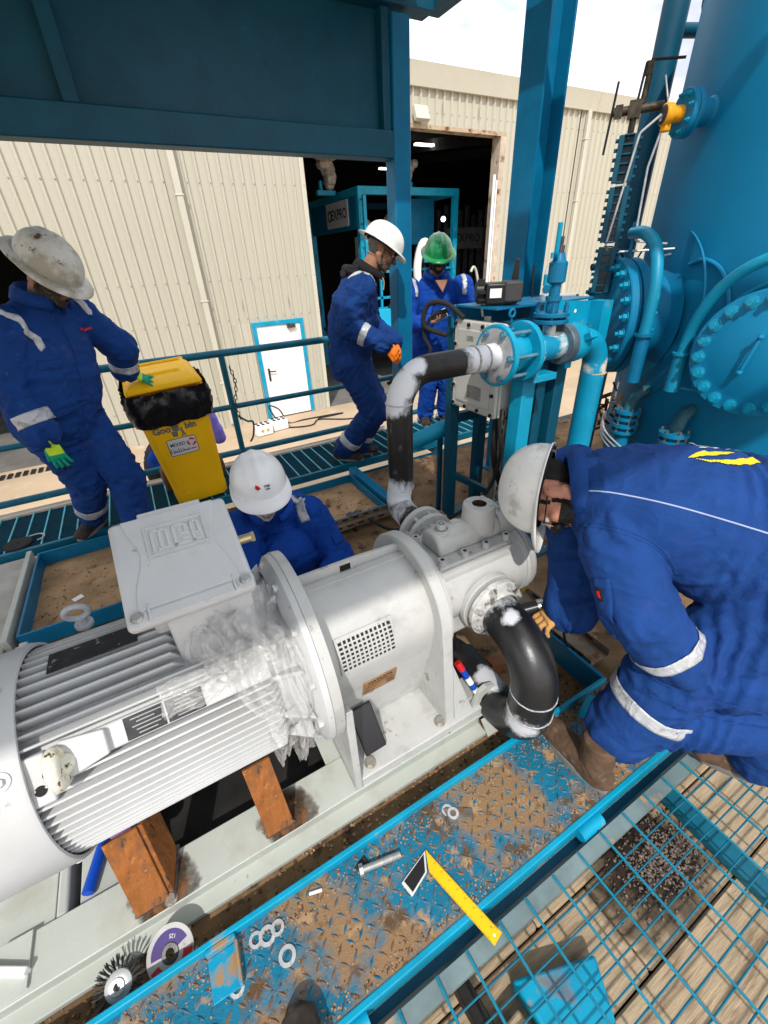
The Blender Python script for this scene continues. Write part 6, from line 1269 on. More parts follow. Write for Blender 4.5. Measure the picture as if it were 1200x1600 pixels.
class Person:
    def __init__(s, label, base, cloth, skin, group='workers around the pump skid'):
        s.t = thing('person', label, 'person', base, group); s.cloth = cloth; s.skin = skin; s.b = MB(); s.segs = []; s.extra = []
    def limb(s, p0, p1, r0, r1, w_=1.): caps(s.b, V(p0), V(p1), r0, r1); s.segs.append((V(p0), V(p1), w_)); return s
    def torso(s, pts, hw, hd, side): sect(s.b, pts, hw, hd, side, 28, p=2.5); [s.segs.append((V(pts[i]), V(pts[i+1]), .8)) for i in range(len(pts)-1)]; return s
    def cook(s, vox=.011, amp=.0075, seed=0., waist=None, it=5):
        co, fs, nr = remesh(s.b, vox, it); n = len(co)
        best = np.full(n, 1e9); bi = np.zeros(n, int); bt = np.zeros(n)
        for k, (a, c, w_) in enumerate(s.segs):
            A = np.array(a); D_ = np.array(c)-A; L2 = D_ @ D_; t = np.clip((co-A) @ D_/L2, 0, 1); d = np.linalg.norm(co-(A+t[:, None]*D_), axis=1)
            u = d < best; best[u] = d[u]; bi[u] = k; bt[u] = t[u]
        for i in range(n):
            a, c, w_ = s.segs[bi[i]]; ax = c-a; L_ = ax.length; ax.normalize(); u, v_, _ = basis(ax); p = V(co[i]); q = p-a; ph = math.atan2(q.dot(v_), q.dot(u)); t = bt[i]
            off = bi[i]*7.3+seed
            e = .9+1.1*max(0, 1-abs(t-1)*3.0)+.8*max(0, 1-t*3.2)
            z = t*L_*17+.9*math.sin(ph+off)
            f1_ = 1-abs(noise.noise(V((z, math.cos(ph)*1.0+off, math.sin(ph)*1.0))))*2.1
            f2_ = noise.noise(p*9+V((off, 0, 0))); f3_ = 1-abs(noise.noise(V((z*1.9+5, math.cos(ph)*1.8+off, math.sin(ph)*1.8))))*2
            f4_ = 1-abs(noise.noise(p*13+V((3, off, 1))))*2.2
            d = amp*e*w_*(.85*max(f1_, -.30)+.30*max(f3_, -.3)+.14*max(f4_, -.35)+.25*f2_-.32)
            if waist:
                wp, wd, wa, wf = waist; s_ = (p-V(wp)).dot(V(wd)); m_ = math.exp(-(s_/wa)**2); d += m_*(.012*math.sin(s_*wf+3.5*noise.noise(p*5)+1.2*noise.noise(p*17))*(0.55+.6*noise.noise(p*7))-.010*math.exp(-(s_/(wa*.5))**2))
            co[i] = co[i]+nr[i]*d
        s.co, s.fs = co, fs; s.bvh = BVHTree.FromPolygons([tuple(map(float, p)) for p in co], fs); return s
    def skinmesh(s, b): s.extra.append(b); return s
    def done(s):
        b = mb_from(s.co, s.fs)
        for e in s.extra:
            k = len(b.v); b.v += e.v; b.f += [tuple(i+k for i in f) for f in e.f]; b.m += [1]*len(e.f)
        s.body = b.build('body', [s.cloth, s.skin], s.t, smooth=75); return s
    def head(s, c, f, up, hair=HAIR, beard=None, bl=-.040, glasses=False, stub=.004):
        co, fs, nr = HG; Mx = place(c, f, up); s.hm = Mx; s.skinmesh(xf(mb_from(co, fs), Mx))
        s.later = []
        xf(shell_of(co, fs, nr, lambda p: p[2] > -.055 and p[1] < .030+(.03 if p[2] > .05 else 0)-(.022 if p[2] < -.03 else 0) and not (abs(p[0]) > .062 and -.045 < p[1] < .014 and p[2] < .03) and not (p[2] < -.0 and p[1] > -.02), .005, .004), Mx).build('hair', hair, s.t, smooth=60)
        if beard: xf(shell_of(co, fs, nr, lambda p: (p[2] < bl+.02*(abs(p[0]) < .03) and p[2] > -.125 and p[1] > .0+(.02 if p[2] < -.105 else 0) and not (abs(p[0]) < .021 and p[1] > .082 and -.074 < p[2] < -.052)) or (abs(p[0]) < .030 and -.053 < p[2] < -.040 and p[1] > .08) or (abs(p[0]) > .052 and -.012 < p[1] < .02 and -.1 < p[2] < .0 and abs(p[0]) < .0705), stub, .004, 90), Mx).build('beard', beard, s.t, smooth=60)
        for sx in (-1, 1):
            MB().ball(Mx @ V((sx*.031, .0825, .004)), .0105, 12).ball(Mx @ V((sx*.031, .0900, .003)), .0048, 10, m=1).build('eye', [mat('eye_white', (.6, .56, .52), .2, var=0) if False else EYEW, HAIR], s.t)
            xf(caps(MB(), (sx*.016, .093, .027), (sx*.046, .079, .030), .0042, .003, 8), Mx).build('eyebrow', hair, s.t)
        if glasses:
            g = MB()
            for sx in (-1, 1):
                g.prism([Mx @ V((sx*x, .107-abs(x)*.22, z)) for x, z in ((.012, .014), (.055, .016), (.060, -.002), (.050, -.018), (.020, -.018), (.012, -.006))], (Mx.to_3x3() @ V((0, .002, 0))))
                g.tube([Mx @ V((sx*.060, .092, .008)), Mx @ V((sx*.078, .05, .008)), Mx @ V((sx*.083, -.02, .012))], .0022, 6, m=1)
            g.tube([Mx @ V((-.013, .105, .008)), Mx @ V((0, .110, .012)), Mx @ V((.013, .105, .008))], .0020, 6, m=1); g.build('safety_glasses', [glasses, BLACK], s.t)
        return s
    def hat(s, style, m, dz=.042, tilt=0., back=0., scale=1., harness=True):
        b = MB(); src = HATS[style]; b.v = list(src.v); b.f = list(src.f); b.m = list(src.m)
        Mx = s.hm @ Matrix.Translation((0, -.008+back, dz)) @ Matrix.Rotation(tilt, 4, 'X') @ Matrix.Scale(scale, 4)
        s.hatm = Mx; h = xf(b, Mx).build('hard_hat', m, s.t, smooth=60); sd_ = h.modifiers.new('thick', 'SOLIDIFY'); sd_.thickness = .0028; sd_.offset = -1
        if harness:
            hb_ = MB(); n = 40
            rg = [[Mx @ V((math.sin(2*math.pi*j/n)*.094, math.cos(2*math.pi*j/n)*.116, z)) for j in range(n)] for z in (-.012, .022)]
            hb_.v = rg[0]+rg[1]; hb_.f = [(j, (j+1) % n, n+(j+1) % n, n+j) for j in range(n)]; hb_.m = [0]*n
            hb_.tube([Mx @ V((-.10, 0, .0)), Mx @ V((-.06, 0, .075)), Mx @ V((0, 0, .098)), Mx @ V((.06, 0, .075)), Mx @ V((.10, 0, .0))], .007, 6).tube([Mx @ V((0, -.12, .0)), Mx @ V((0, -.07, .075)), Mx @ V((0, 0, .098)), Mx @ V((0, .07, .075)), Mx @ V((0, .12, .0))], .007, 6)
            hb_.lathe(Mx @ V((0, -.122, .0)), Mx.to_3x3() @ V((0, -1, 0)), [(0, .001), (0, .017), (.014, .017), (.014, .001)], 14)
            hb_.build('headband', BLACK, h)
        return s
    def near(s, p):
        q, nn, i, d = s.bvh.find_nearest(V(p)); return q, nn
    def band(s, a, c, t0, t1, m=REFL, name='reflective_band', off=.0035, n=48, rmax=.2):
        a, c = V(a), V(c); u, v_, ax = basis(c-a); L_ = (c-a).length; rows = 5; b = MB()
        for i in range(rows+1):
            o_ = a+ax*L_*(t0+(t1-t0)*i/rows); D = [u*math.cos(2*math.pi*j/n)+v_*math.sin(2*math.pi*j/n) for j in range(n)]
            rr = [(lambda h: (h[0]-o_).length if h[0] else None)(s.bvh.ray_cast(o_, d, rmax)) for d in D]
            md = float(np.median([q for q in rr if q] or [.06])); rr = [min(q, md*1.16) if q else md*1.06 for q in rr]
            for k in range(3): rr = [max(rr[j], (rr[j-1]+rr[j]+rr[(j+1) % n])/3) if rr[j] < md*1.15 else (rr[j-1]+rr[j]+rr[(j+1) % n])/3 for j in range(n)]
            b.v += [o_+d*(r_+off) for d, r_ in zip(D, rr)]
        b.f = [(i*n+j, i*n+(j+1) % n, (i+1)*n+(j+1) % n, (i+1)*n+j) for i in range(rows) for j in range(n)]; b.m = [0]*len(b.f)
        o = b.build(name, m, s.t, smooth=80); o.modifiers.new('thick', 'SOLIDIFY').thickness = .0015; return o
    def strip(s, pts, wd, m=REFL, name='reflective_strip', off=.004, side=None, th=.0012):
        """flat strip laid on the body along pts"""
        ps = []
        for p in spline(pts, 7): ps.append(s.near(p))
        b = MB(); cols = 5
        for i, (p, nn) in enumerate(ps):
            t = (ps[min(i+1, len(ps)-1)][0]-ps[max(i-1, 0)][0]).normalized(); sd_ = t.cross(nn).normalized()
            for k in range(cols):
                q, n2_ = s.near(p+sd_*wd*(k/(cols-1)-.5)+nn*.004); b.v.append(q+n2_*off)
        b.f = [(i*cols+k, i*cols+k+1, (i+1)*cols+k+1, (i+1)*cols+k) for i in range(len(ps)-1) for k in range(cols-1)]; b.m = [0]*len(b.f)
        o = b.build(name, m, s.t, smooth=80); o.modifiers.new('thick', 'SOLIDIFY').thickness = th; return o
    def seam(s, pts, r_=.0016, m=None, name='seam'):
        ps = [s.near(p) for p in spline(pts, 8)]; return MB().tube([p+n_*.0008 for p, n_ in ps], r_, 6).build(name, m or s.cloth, s.t)
    def pseam(s, pts, r_=.0016, m=None, name='seam'):
        M3 = Matrix((r2, -d2, -fwd)).transposed(); ps = []
        for x, y, _z in spline([(a, c, 0) for a, c in pts], 8):
            h = s.bvh.ray_cast(V((0, 0, 1.6)), (M3 @ V(((x-600)/660, -(y-800)/660, -1))).normalized(), 5)
            if h[0]: ps.append(h[0]+h[1]*.0008)
        return MB().tube(ps, r_, 6).build(name, m or s.cloth, s.t) if len(ps) > 1 else None
    def decal(s, polys, o, u, v_, d, m, name, step=.003, off=.003):
        """polygons in the u, v plane thrown along d onto the cloth"""
        o, u, v_, d = V(o), V(u), V(v_), V(d)
        def inside(x, y):
            c = False
            for P in polys:
                k = len(P)
                for i in range(k):
                    (x1, y1), (x2, y2) = P[i], P[i-1]
                    if (y1 > y) != (y2 > y) and x < (x2-x1)*(y-y1)/(y2-y1)+x1: c = not c
            return c
        xs = [q[0] for P in polys for q in P]; ys = [q[1] for P in polys for q in P]; b = MB(); idx = {}
        def vid(i, j):
            if (i, j) not in idx:
                p = o+u*(min(xs)+i*step)+v_*(min(ys)+j*step); h = s.bvh.ray_cast(p, d, .8)
                q = h[0]+h[1]*off if h[0] else p+d*.2; idx[(i, j)] = len(b.v); b.v.append(q)
            return idx[(i, j)]
        for i in range(int((max(xs)-min(xs))/step)+1):
            for j in range(int((max(ys)-min(ys))/step)+1):
                if inside(min(xs)+(i+.5)*step, min(ys)+(j+.5)*step): b.f.append((vid(i, j), vid(i+1, j), vid(i+1, j+1), vid(i, j+1)))
        b.m = [0]*len(b.f); return b.build(name, m, s.t, smooth=80)
    def collar(s, neck, up, fwd_, r_=.078, h=.045, m=None, lean=.012):
        up = V(up).normalized(); f = V(fwd_); f = (f-up*f.dot(up)).normalized(); sd_ = f.cross(up); n = 40; b = MB(); a0 = .35
        for i in range(n+1):
            a = a0+(2*math.pi-2*a0)*i/n; d = f*math.cos(a)+sd_*math.sin(a); hh = h*(.75+.25*abs(math.sin(a/2)))
            w_ = .004*noise.noise(d*4+V((7, 0, 0)))
            for z, rr in ((-.03, r_+.004), (hh*.55, r_+.002+w_), (hh, r_+lean+w_), (hh*.75, r_+lean+.014+w_), (hh*.15, r_+lean+.024+w_)): b.v.append(V(neck)+up*z+d*rr)
        b.f = [(i*5+k, i*5+k+1, (i+1)*5+k+1, (i+1)*5+k) for i in range(n) for k in range(4)]; b.m = [0]*len(b.f)
        o = b.build('collar', m or s.cloth, s.t, smooth=80); o.modifiers.new('thick', 'SOLIDIFY').thickness = .003; return s
def glove(P, w, y, z, left, m, cuff=None, name='glove', split=None, **kw):
    b, loc = put_hand(w, y, z, left, **kw)
    ms = [m]
    if split:
        ms = split[1:]; lim, tip = split[0]
        for i, f in enumerate(b.f):
            ly = float(np.mean([loc[q][1] for q in f])); lz = float(np.mean([loc[q][2] for q in f])); lx = float(np.mean([loc[q][0] for q in f]))
            tipz = (ly > tip or lz < -.075 or lx > .082)
            b.m[i] = 2 if tipz else (0 if (ly < lim and lz > -.012 and lx < .036) or ly < .012 else 1)
    g = b.build(name, ms, P.t, smooth=80)
    if cuff:
        yy = V(y).normalized(); MB().lathe(V(w)-yy*.045, yy, [(0, .040), (.02, .037), (.045, .032), (.05, .028)], 24).build('cuff', cuff, g)
    return g
EYEW = mat('eye_white', (.6, .56, .52), .2, var=0)
LENSM = mat('clear_lens', (.8, .82, .84), .08, var=0, alpha=.25, spec=.9); DLENS = mat('dark_lens', (.02, .02, .025), .06, var=0, alpha=.85)
up = V((0, 0, 1))
def legs(P, J, r=(.115, .085, .072), sides='RL'):
    for s_ in sides: P.limb(J['hip'+s_], J['kn'+s_], r[0], r[1]).limb(J['kn'+s_], J['an'+s_], r[1], r[2], 1.2)
def arms(P, J, r=(.082, .066, .056), sides='RL'):
    for s_ in sides: P.limb(J['sh'+s_], J['el'+s_], r[0], r[1]).limb(J['el'+s_], J['wr'+s_], r[1], r[2], 1.2)
def blend(a, c, t): return V(a).lerp(V(c), t)

# --- worker on the left with the grimy hat, hand on the bin
J = dict(pel=(-0.490, 2.969, 0.930), neck=(-0.361, 2.932, 1.460), head=(-0.258, 2.848, 1.600), shR=(-0.518, 2.788, 1.385), shL=(-0.234, 3.094, 1.400), elR=(-0.586, 2.744, 1.110), wrR=(-0.537, 2.690, 0.900), elL=(-.07, 3.17, 1.20), wrL=(-.095, 3.25, 1.06), hipR=(-0.558, 2.903, 0.900), hipL=(-0.426, 3.045, 0.900), knR=(-.50, 3.03, .49), anR=(-.61, 3.33, .11), knL=(-.29, 2.99, .47), anL=(-.33, 3.00, .0))
sd_ = V((.66, .75, 0))
P = Person('worker in grimy white hat and royal blue coveralls with hand on the yellow bin', (-.45, 3.1, 0), CLOTH, SKIN)
P.torso([(-0.501, 2.981, 0.800), (-0.494, 2.967, 0.920), (-0.463, 2.949, 1.050), (-0.432, 2.942, 1.180), (-0.401, 2.946, 1.310), (-0.376, 2.941, 1.420), (-0.345, 2.923, 1.510)], [.19, .215, .235, .235, .23, .18, .075], [.15, .185, .205, .195, .16, .115, .068], sd_)
arms(P, J, (.105, .086, .070)); legs(P, J, (.145, .105, .085)); P.cook(.0095, .010, 1.)
P.head(J['head'], (.62, -.62, -.48), (.36, -.22, .9), beard=mat('dark_grey_beard', (.045, .035, .03), .8, var=.6, vscale=60, spots=(((.16, .14, .12), 30, .6, .1),), bump=.8, bscale=250), bl=-.035, stub=.010).done()
P.hat('full', HATD, tilt=-.22, scale=1.13)
P.collar((-0.338, 2.921, 1.475), (.25, -.18, 1), (.65, -.7, 0), r_=.088, h=.075, lean=.018)
P.band(J['elR'], J['wrR'], .50, .78); P.band(J['elL'], J['wrL'], .55, .85); P.band(J['knR'], J['anR'], .62, .80)
P.strip([(-0.501, 2.719, 1.470), (-0.425, 2.711, 1.440), (-0.394, 2.704, 1.360), (-0.372, 2.704, 1.290)], .034); P.strip([(-0.239, 3.047, 1.500), (-0.181, 3.020, 1.470), (-0.150, 2.979, 1.420)], .034)
P.seam([(-0.290, 2.855, 1.450), (-0.268, 2.811, 1.250), (-0.330, 2.802, 1.000), (-0.388, 2.852, 0.840)], .003, name='placket'); P.strip([(-0.217, 2.935, 1.340), (-0.172, 3.002, 1.335)], .012, s_ if False else INKR, 'badge')
P.strip([(-0.439, 2.705, 1.220), (-0.331, 2.735, 1.210)], .045, CLOTH, 'pocket_flap', off=.006); P.seam([(-0.581, 2.814, 1.000), (-0.447, 2.768, 0.990), (-0.321, 2.807, 0.985), (-0.293, 2.932, 1.000)], .004, name='waist_seam')
glove(P, (-0.526, 2.679, 0.855), (.10, -.10, -1), (-.35, -.9, .12), False, None, LIMEG, split=((.070, .145), LIMEG, GREENG, BLACK), curl=(.16, .2, .22, .25), thumb=(.55, .8, -.1))
glove(P, (-.065, 3.27, 1.020), (.70, .05, -.34), (.35, -.35, .85), True, None, LIMEG, split=((.055, .145), LIMEG, GREENG, BLACK), curl=(.12, .10, .12, .2), spread=.22, thumb=(.8, .5, -.2))
boot(P.t, (-.61, 3.335, .085), (-.42, -.6, .0), up, BOOTD, shaft=.06); boot(P.t, (-.33, 3.02, -.002), (.35, -.9, 0), up, BOOTD, shaft=.06)
# --- worker in profile with orange gloves beside the post
J = dict(pel=(1.50, 3.27, .93), neck=(1.61, 3.21, 1.49), head=(1.735, 3.10, 1.640), shR=(1.515, 3.03, 1.425), shL=(1.72, 3.38, 1.43), elR=(1.405, 3.07, 1.18), wrR=(1.60, 2.90, 1.06), elL=(1.72, 3.32, 1.15), wrL=(1.80, 3.08, 1.03), hipR=(1.46, 3.18, .9), hipL=(1.55, 3.35, .9), knR=(1.61, 3.10, .49), anR=(1.41, 3.38, .11), knL=(1.71, 3.25, .49), anL=(1.575, 3.40, .11))
sd_ = V((-.50, -.866, 0))
P = Person('worker in white full-brim hat and orange gloves standing in profile by the post', (1.5, 3.3, 0), CLOTHD, SKIN)
P.torso([(1.49, 3.29, .78), (1.50, 3.27, .92), (1.515, 3.26, 1.06), (1.53, 3.25, 1.20), (1.56, 3.235, 1.33), (1.59, 3.225, 1.43), (1.63, 3.195, 1.53)], [.18, .20, .205, .21, .215, .175, .073], [.14, .165, .175, .175, .16, .115, .067], sd_)
arms(P, J, (.096, .080, .066)); legs(P, J, (.138, .108, .090)); P.cook(.010, .010, 4.)
P.head(J['head'], (.80, -.32, -.46), (.42, -.1, .88), hair=HAIRG, beard=mat('dark_stubble', (.10, .07, .055), .8, var=.4, vscale=120, bump=.6, bscale=250), stub=.001, glasses=DLENS).done(); P.hat('full', HATW, tilt=-.06, scale=1.08)
P.collar((1.655, 3.17, 1.505), (.45, -.25, 1), (.85, -.4, 0), r_=.085, h=.06, m=HOOD, lean=.02)
hd_ = MB(); hc = V((1.555, 3.215, 1.53)); rnd = random.Random(2)
for i in range(22): hd_.ball(hc+V((rnd.uniform(-.06, .06), rnd.uniform(-.09, .08), rnd.uniform(-.035, .02))), [rnd.uniform(.03, .06), rnd.uniform(.03, .06), rnd.uniform(.018, .03)], 12)
co, fs, nr = remesh(hd_, .008, 3); mb_from(co, fs).build('hood', HOOD, P.t, smooth=70)
MB().tube(spline([(1.695, 3.075, 1.50), (1.715, 3.05, 1.46), (1.71, 3.05, 1.40)], 6), .004, 8).build('drawcord', mat('tan_cord', (.5, .33, .14), .8), P.t)
P.band(J['elR'], J['wrR'], .40, .58); P.band(J['knR'], J['anR'], .66, .80); P.band(J['knL'], J['anL'], .66, .80)
P.strip([(1.42, 3.08, 1.50), (1.50, 3.02, 1.53), (1.60, 2.99, 1.52), (1.665, 3.0, 1.44)], .036); P.seam([(1.70, 3.10, 1.47), (1.70, 3.09, 1.3), (1.66, 3.12, 1.1), (1.62, 3.18, .9)], .003, name='placket')
P.strip([(1.60, 3.02, 1.27), (1.67, 3.06, 1.265)], .05, CLOTHD, 'pocket_flap', off=.007); P.seam([(1.36, 3.2, 1.0), (1.45, 3.08, .99), (1.56, 3.08, .99), (1.65, 3.16, .99)], .004, name='waist_seam')
glove(P, (1.625, 2.875, 1.045), (.72, -.25, -.60), (-.25, -.72, .60), False, ORANGE, ORANGE, curl=(.55, .6, .6, .65), thumb=(.45, .85, -.25), r=.0112)
glove(P, (1.805, 3.05, 1.02), (.15, -.5, -.85), (.8, -.3, .3), True, ORANGE, ORANGE, curl=(.6, .6, .6, .6), r=.0112)
boot(P.t, (1.405, 3.395, .085), (.62, -.55, .0), up, BOOTD, shaft=.08); boot(P.t, (1.575, 3.42, .085), (.85, -.3, 0), up, BOOTD, shaft=.08)
# --- worker with green hat reading his phone
J = dict(pel=(2.643, 3.740, 0.870), neck=(2.598, 3.640, 1.427), head=(2.548, 3.540, 1.589), shR=(2.364, 3.729, 1.344), shL=(2.810, 3.517, 1.344), elR=(2.297, 3.651, 1.049), wrR=(2.375, 3.451, 1.082), elL=(2.866, 3.406, 1.060), wrL=(2.621, 3.284, 1.126), hipR=(2.543, 3.807, 0.826), hipL=(2.732, 3.707, 0.826), knR=(2.595, 3.720, 0.470), anR=(2.606, 3.809, 0.110), knL=(2.773, 3.642, 0.470), anL=(2.818, 3.743, 0.110))
sd_ = V((.90, -.43, 0))
P = Person('bearded worker in green full-brim hat looking at a phone behind the junction box', (2.673, 3.676, 0.000), CLOTHB, SKIN)
P.torso([(2.643, 3.774, 0.714), (2.643, 3.740, 0.870), (2.637, 3.718, 1.015), (2.632, 3.696, 1.160), (2.621, 3.673, 1.271), (2.604, 3.657, 1.372), (2.582, 3.623, 1.472)], [.19, .205, .21, .22, .225, .18, .075], [.14, .155, .165, .16, .145, .11, .062], sd_)
arms(P, J, (.096, .078, .064)); legs(P, J, (.13, .095, .082)); P.cook(.011, .008, 9.)
P.head(J['head'], (-.42, -.80, -.30), (-.12, -.25, .95), beard=HAIR, bl=-.028, stub=.007)
hb_, _l = put_hand((2.370, 3.428, 1.084), (.52, -.62, .10), (-.1, .25, -1), False, curl=(.75, .8, .8, .85), thumb=(.5, .75, -.55)); P.skinmesh(hb_)
P.done(); P.hat('full', HATG, tilt=-.10, scale=1.06)
P.collar((2.582, 3.612, 1.433), (-.1, -.25, 1), (-.45, -.85, 0), r_=.080, h=.05, lean=.02)
P.strip([(2.398, 3.673, 1.461), (2.381, 3.584, 1.433), (2.387, 3.540, 1.360), (2.392, 3.529, 1.294)], .038); P.strip([(2.776, 3.495, 1.461), (2.743, 3.417, 1.427), (2.732, 3.373, 1.360), (2.726, 3.373, 1.294)], .038)
P.seam([(2.526, 3.462, 1.394), (2.543, 3.495, 1.204), (2.565, 3.540, 1.037)], .003, name='placket'); P.strip([(2.420, 3.506, 1.227), (2.498, 3.473, 1.221)], .05, CLOTHB, 'pocket_flap', off=.007); P.band(J['elL'], J['wrL'], .4, .6)
MB().prism([(2.487, 3.490, 1.411), (2.537, 3.445, 1.316), (2.598, 3.456, 1.411)], (0, .01, 0)).build('undershirt', SKIN, P.t)
ph_c = V((2.426, 3.345, 1.138)); pf = frame((.62, -.62, .42), V((-.3, .2, .75)))
tph = thing('smartphone', 'smartphone with pale edge in the hand of the green-hat worker', 'phone', ph_c)
MB().box(ph_c, (.15, .074, .009), pf).build('body', mat('pale_phone_edge', (.75, .68, .62), .3, metal=.3), tph, bevel=.003); MB().box(ph_c+pf @ V((0, 0, -.005)), (.14, .066, .001), pf).build('rear_glass', mat('dark_phone_back', (.05, .035, .03), .2), tph)
MB().box(ph_c+pf @ V((0, 0, .005)), (.142, .068, .001), pf).build('screen', mat('phone_glass_dim', (.03, .03, .035), .1), tph)
boot(P.t, (2.606, 3.820, 0.085), (-.4, -.8, .0), up, BOOTD, shaft=.06); boot(P.t, (2.818, 3.754, 0.085), (-.2, -.9, 0), up, BOOTD, shaft=.06)
# --- worker crouching behind the motor
J = dict(neck=(0.380, 1.945, 0.530), head=(0.327, 1.850, 0.665), shR=(0.210, 1.945, 0.460), shL=(0.560, 1.895, 0.455), elR=(0.155, 1.735, 0.220), wrR=(0.275, 1.515, 0.220), elL=(0.655, 1.775, 0.200), wrL=(0.475, 1.565, 0.220), hipR=(0.355, 2.265, 0.120), hipL=(0.555, 2.235, 0.120), knR=(0.275, 1.865, 0.260), anR=(0.335, 2.115, -0.020), knL=(0.615, 1.835, 0.260), anL=(0.555, 2.095, -0.020))
sd_ = V((.98, -.14, 0))
P = Person('crouching worker in clean white hat and blue coveralls behind the motor', (0.455, 2.065, -0.100), CLOTHB, SKINL)
P.torso([(0.465, 2.265, 0.060), (0.455, 2.245, 0.160), (0.435, 2.155, 0.280), (0.415, 2.065, 0.370), (0.395, 1.985, 0.440), (0.375, 1.925, 0.550)], [.19, .20, .21, .215, .18, .078], [.15, .17, .17, .155, .115, .068], sd_)
arms(P, J, (.090, .074, .062)); P.b.ball((.40, 1.86, .25), (.17, .11, .17), 16); legs(P, J, (.12, .09, .08)); P.cook(.010, .008, 13.)
P.head(J['head'], (-.10, -.93, -.30), (-.05, -.30, .94), hair=HAIRG, beard=mat('white_beard', (.45, .43, .40), .85, var=.3, vscale=120, bump=.7, bscale=250), bl=-.036, stub=.004)
P.done(); P.hat('cap', HATC, tilt=.18, scale=1.13, dz=.066)
P.collar((0.367, 1.915, 0.535), (-.1, -.4, 1), (-.2, -.95, 0), r_=.080)
P.strip([(0.515, 2.005, 0.555), (0.510, 1.935, 0.565), (0.505, 1.865, 0.530), (0.505, 1.815, 0.460)], .055)
P.seam([(0.345, 1.835, 0.500), (0.365, 1.855, 0.380), (0.385, 1.945, 0.200)], .003, name='placket'); P.strip([(0.620, 1.750, 0.335), (0.675, 1.785, 0.325)], .055, CLOTHB, 'pocket_flap', off=.006)
P.seam([(0.515, 1.975, 0.550), (0.595, 1.875, 0.530), (0.585, 1.805, 0.440), (0.535, 1.815, 0.360)], .0025, name='shoulder_seam')
for k, (dx, dz) in enumerate(((0, 0),)):
    hm = P.hatm; MB().prism([hm @ V((.010+x, .119-.6*z*z*12, .052+z)) for x, z in ((0, .008), (.012, .014), (.016, .004), (.006, -.006), (.014, -.012), (.002, -.016), (-.004, -.002))], hm.to_3x3() @ V((0, .012, -.001))).build('hat_mark', INKR, P.t)
for lx, body, sz, zz in ((-.0195, 'ENJA', .011, .056), (-.0195, 'FORE', .007, .044)):
    text(body, sz, P.hatm @ V((lx, .1290-(zz-.05)*.35, zz)), P.hatm.to_3x3() @ frame((-1, 0, 0), (0, -.42, 1)), INK, P.body, ext=.003, name='lettering')
boot(P.t, (0.335, 2.115, -0.020), (-.1, -1, .0), up, BOOTD, shaft=.05); boot(P.t, (0.555, 2.095, -0.020), (.1, -1, 0), up, BOOTD, shaft=.05)
glove(P, (0.285, 1.495, 0.220), (.4, -.8, .2), (.3, .2, .9), False, TANG, TANG, curl=(.5,)*4); glove(P, (0.465, 1.545, 0.220), (-.4, -.8, .2), (-.3, .2, .9), True, TANG, TANG, curl=(.5,)*4)
# --- worker bending over the pump on the right
J = dict(pel=(1.54, .31, .87), neck=(1.136, .735, .955), head=(1.062, .800, .912), shL=(1.075, .575, .855), shR=(1.275, .90, .885), elL=(1.04, .43, .70), wrL=(1.105, .335, .575), elR=(1.215, .77, .63), wrR=(1.12, .685, .475), hipL=(1.44, .215, .75), hipR=(1.62, .41, .78), knL=(1.135, .335, .44), anL=(1.045, .372, .225), knR=(1.42, .155, .40), anR=(1.455, .095, .11))
P = Person('worker in white hat bending over the pump with yellow swoosh on his blue back', (1.4, .35, 0), CLOTHD, SKINL)
P.cloth = mat('strong_blue_cloth', (.007, .047, .205), .85, var=.12, vscale=7, spots=(((.026, .055, .21), 9, .63, .16), ((.01, .03, .17), 5, .6, .2)), bump=.35, bscale=520, spec=.25, crease=.22)
P.torso([(1.64, .20, .69), (1.57, .265, .76), (1.48, .36, .82), (1.39, .455, .860), (1.30, .555, .900), (1.215, .65, .930), (1.15, .72, .950), (1.09, .775, .945)], [.20, .22, .23, .235, .23, .215, .165, .068], [.21, .230, .235, .220, .185, .145, .095, .062], [V((.72, .69, 0))]*8)
arms(P, J, (.104, .100, .088)); P.limb(J['shL'], J['shR'], .09, .09, .5); legs(P, J, (.150, .118, .098)); P.limb((1.12, .315, .30), (1.42, .12, .34), .095, .125).limb((1.25, .25, .50), (1.42, .17, .56), .12, .14); P.cook(.0068, .0062, 21., waist=((1.42, .43, .90), V((.69, -.70, -.1)), .085, 150), it=6)
P.head(J['head'], (-.30, -.22, -.93), (-.50, .80, -.05), beard=HAIR, bl=-.03, stub=.003, glasses=LENSM).done(); P.hat('cap', HATW, tilt=.02, scale=1.10, dz=.040)
nd_ = V((-.66, .62, -.12)); P.collar((1.125, .742, .957), nd_, (-.15, -.2, -1), r_=.078, h=.055)
P.band(J['elL'], J['wrL'], .66, .86, rmax=.125); P.band(J['knL'], J['anL'], .28, .46, rmax=.15)
P.pseam([(868, 775), (890, 768), (940, 768), (1000, 778), (1060, 792), (1130, 812), (1215, 838)], .0022, mat('pale_piping', (.35, .42, .62), .7), 'piping')
for k in (0, 6): P.pseam([(862, 842+k), (885, 822+k), (930, 818+k), (985, 832+k), (1030, 855+k), (1056, 890+k)], .0016, None, 'armhole_seam')
P.pseam([(990, 1075), (1050, 1100), (1120, 1125), (1215, 1140)], .003, None, 'trouser_seam'); P.pseam([(1010, 1055), (1080, 1085), (1215, 1120)], .0025, None, 'trouser_seam')
P.strip([(.955, .52, .80), (.945, .49, .75), (.95, .46, .70)], .062, P.cloth, 'sleeve_pocket', off=.007); P.strip([(.945, .515, .775), (.94, .495, .745)], .022, INK, 'badge', off=.0105); P.strip([(.943, .512, .768), (.94, .500, .75)], .010, INKR, 'badge_flame', off=.0125)
bu, bv = V((.925, -.38, 0)), V((.38, .925, 0))
oc = V((1.375, .500, 1.35))
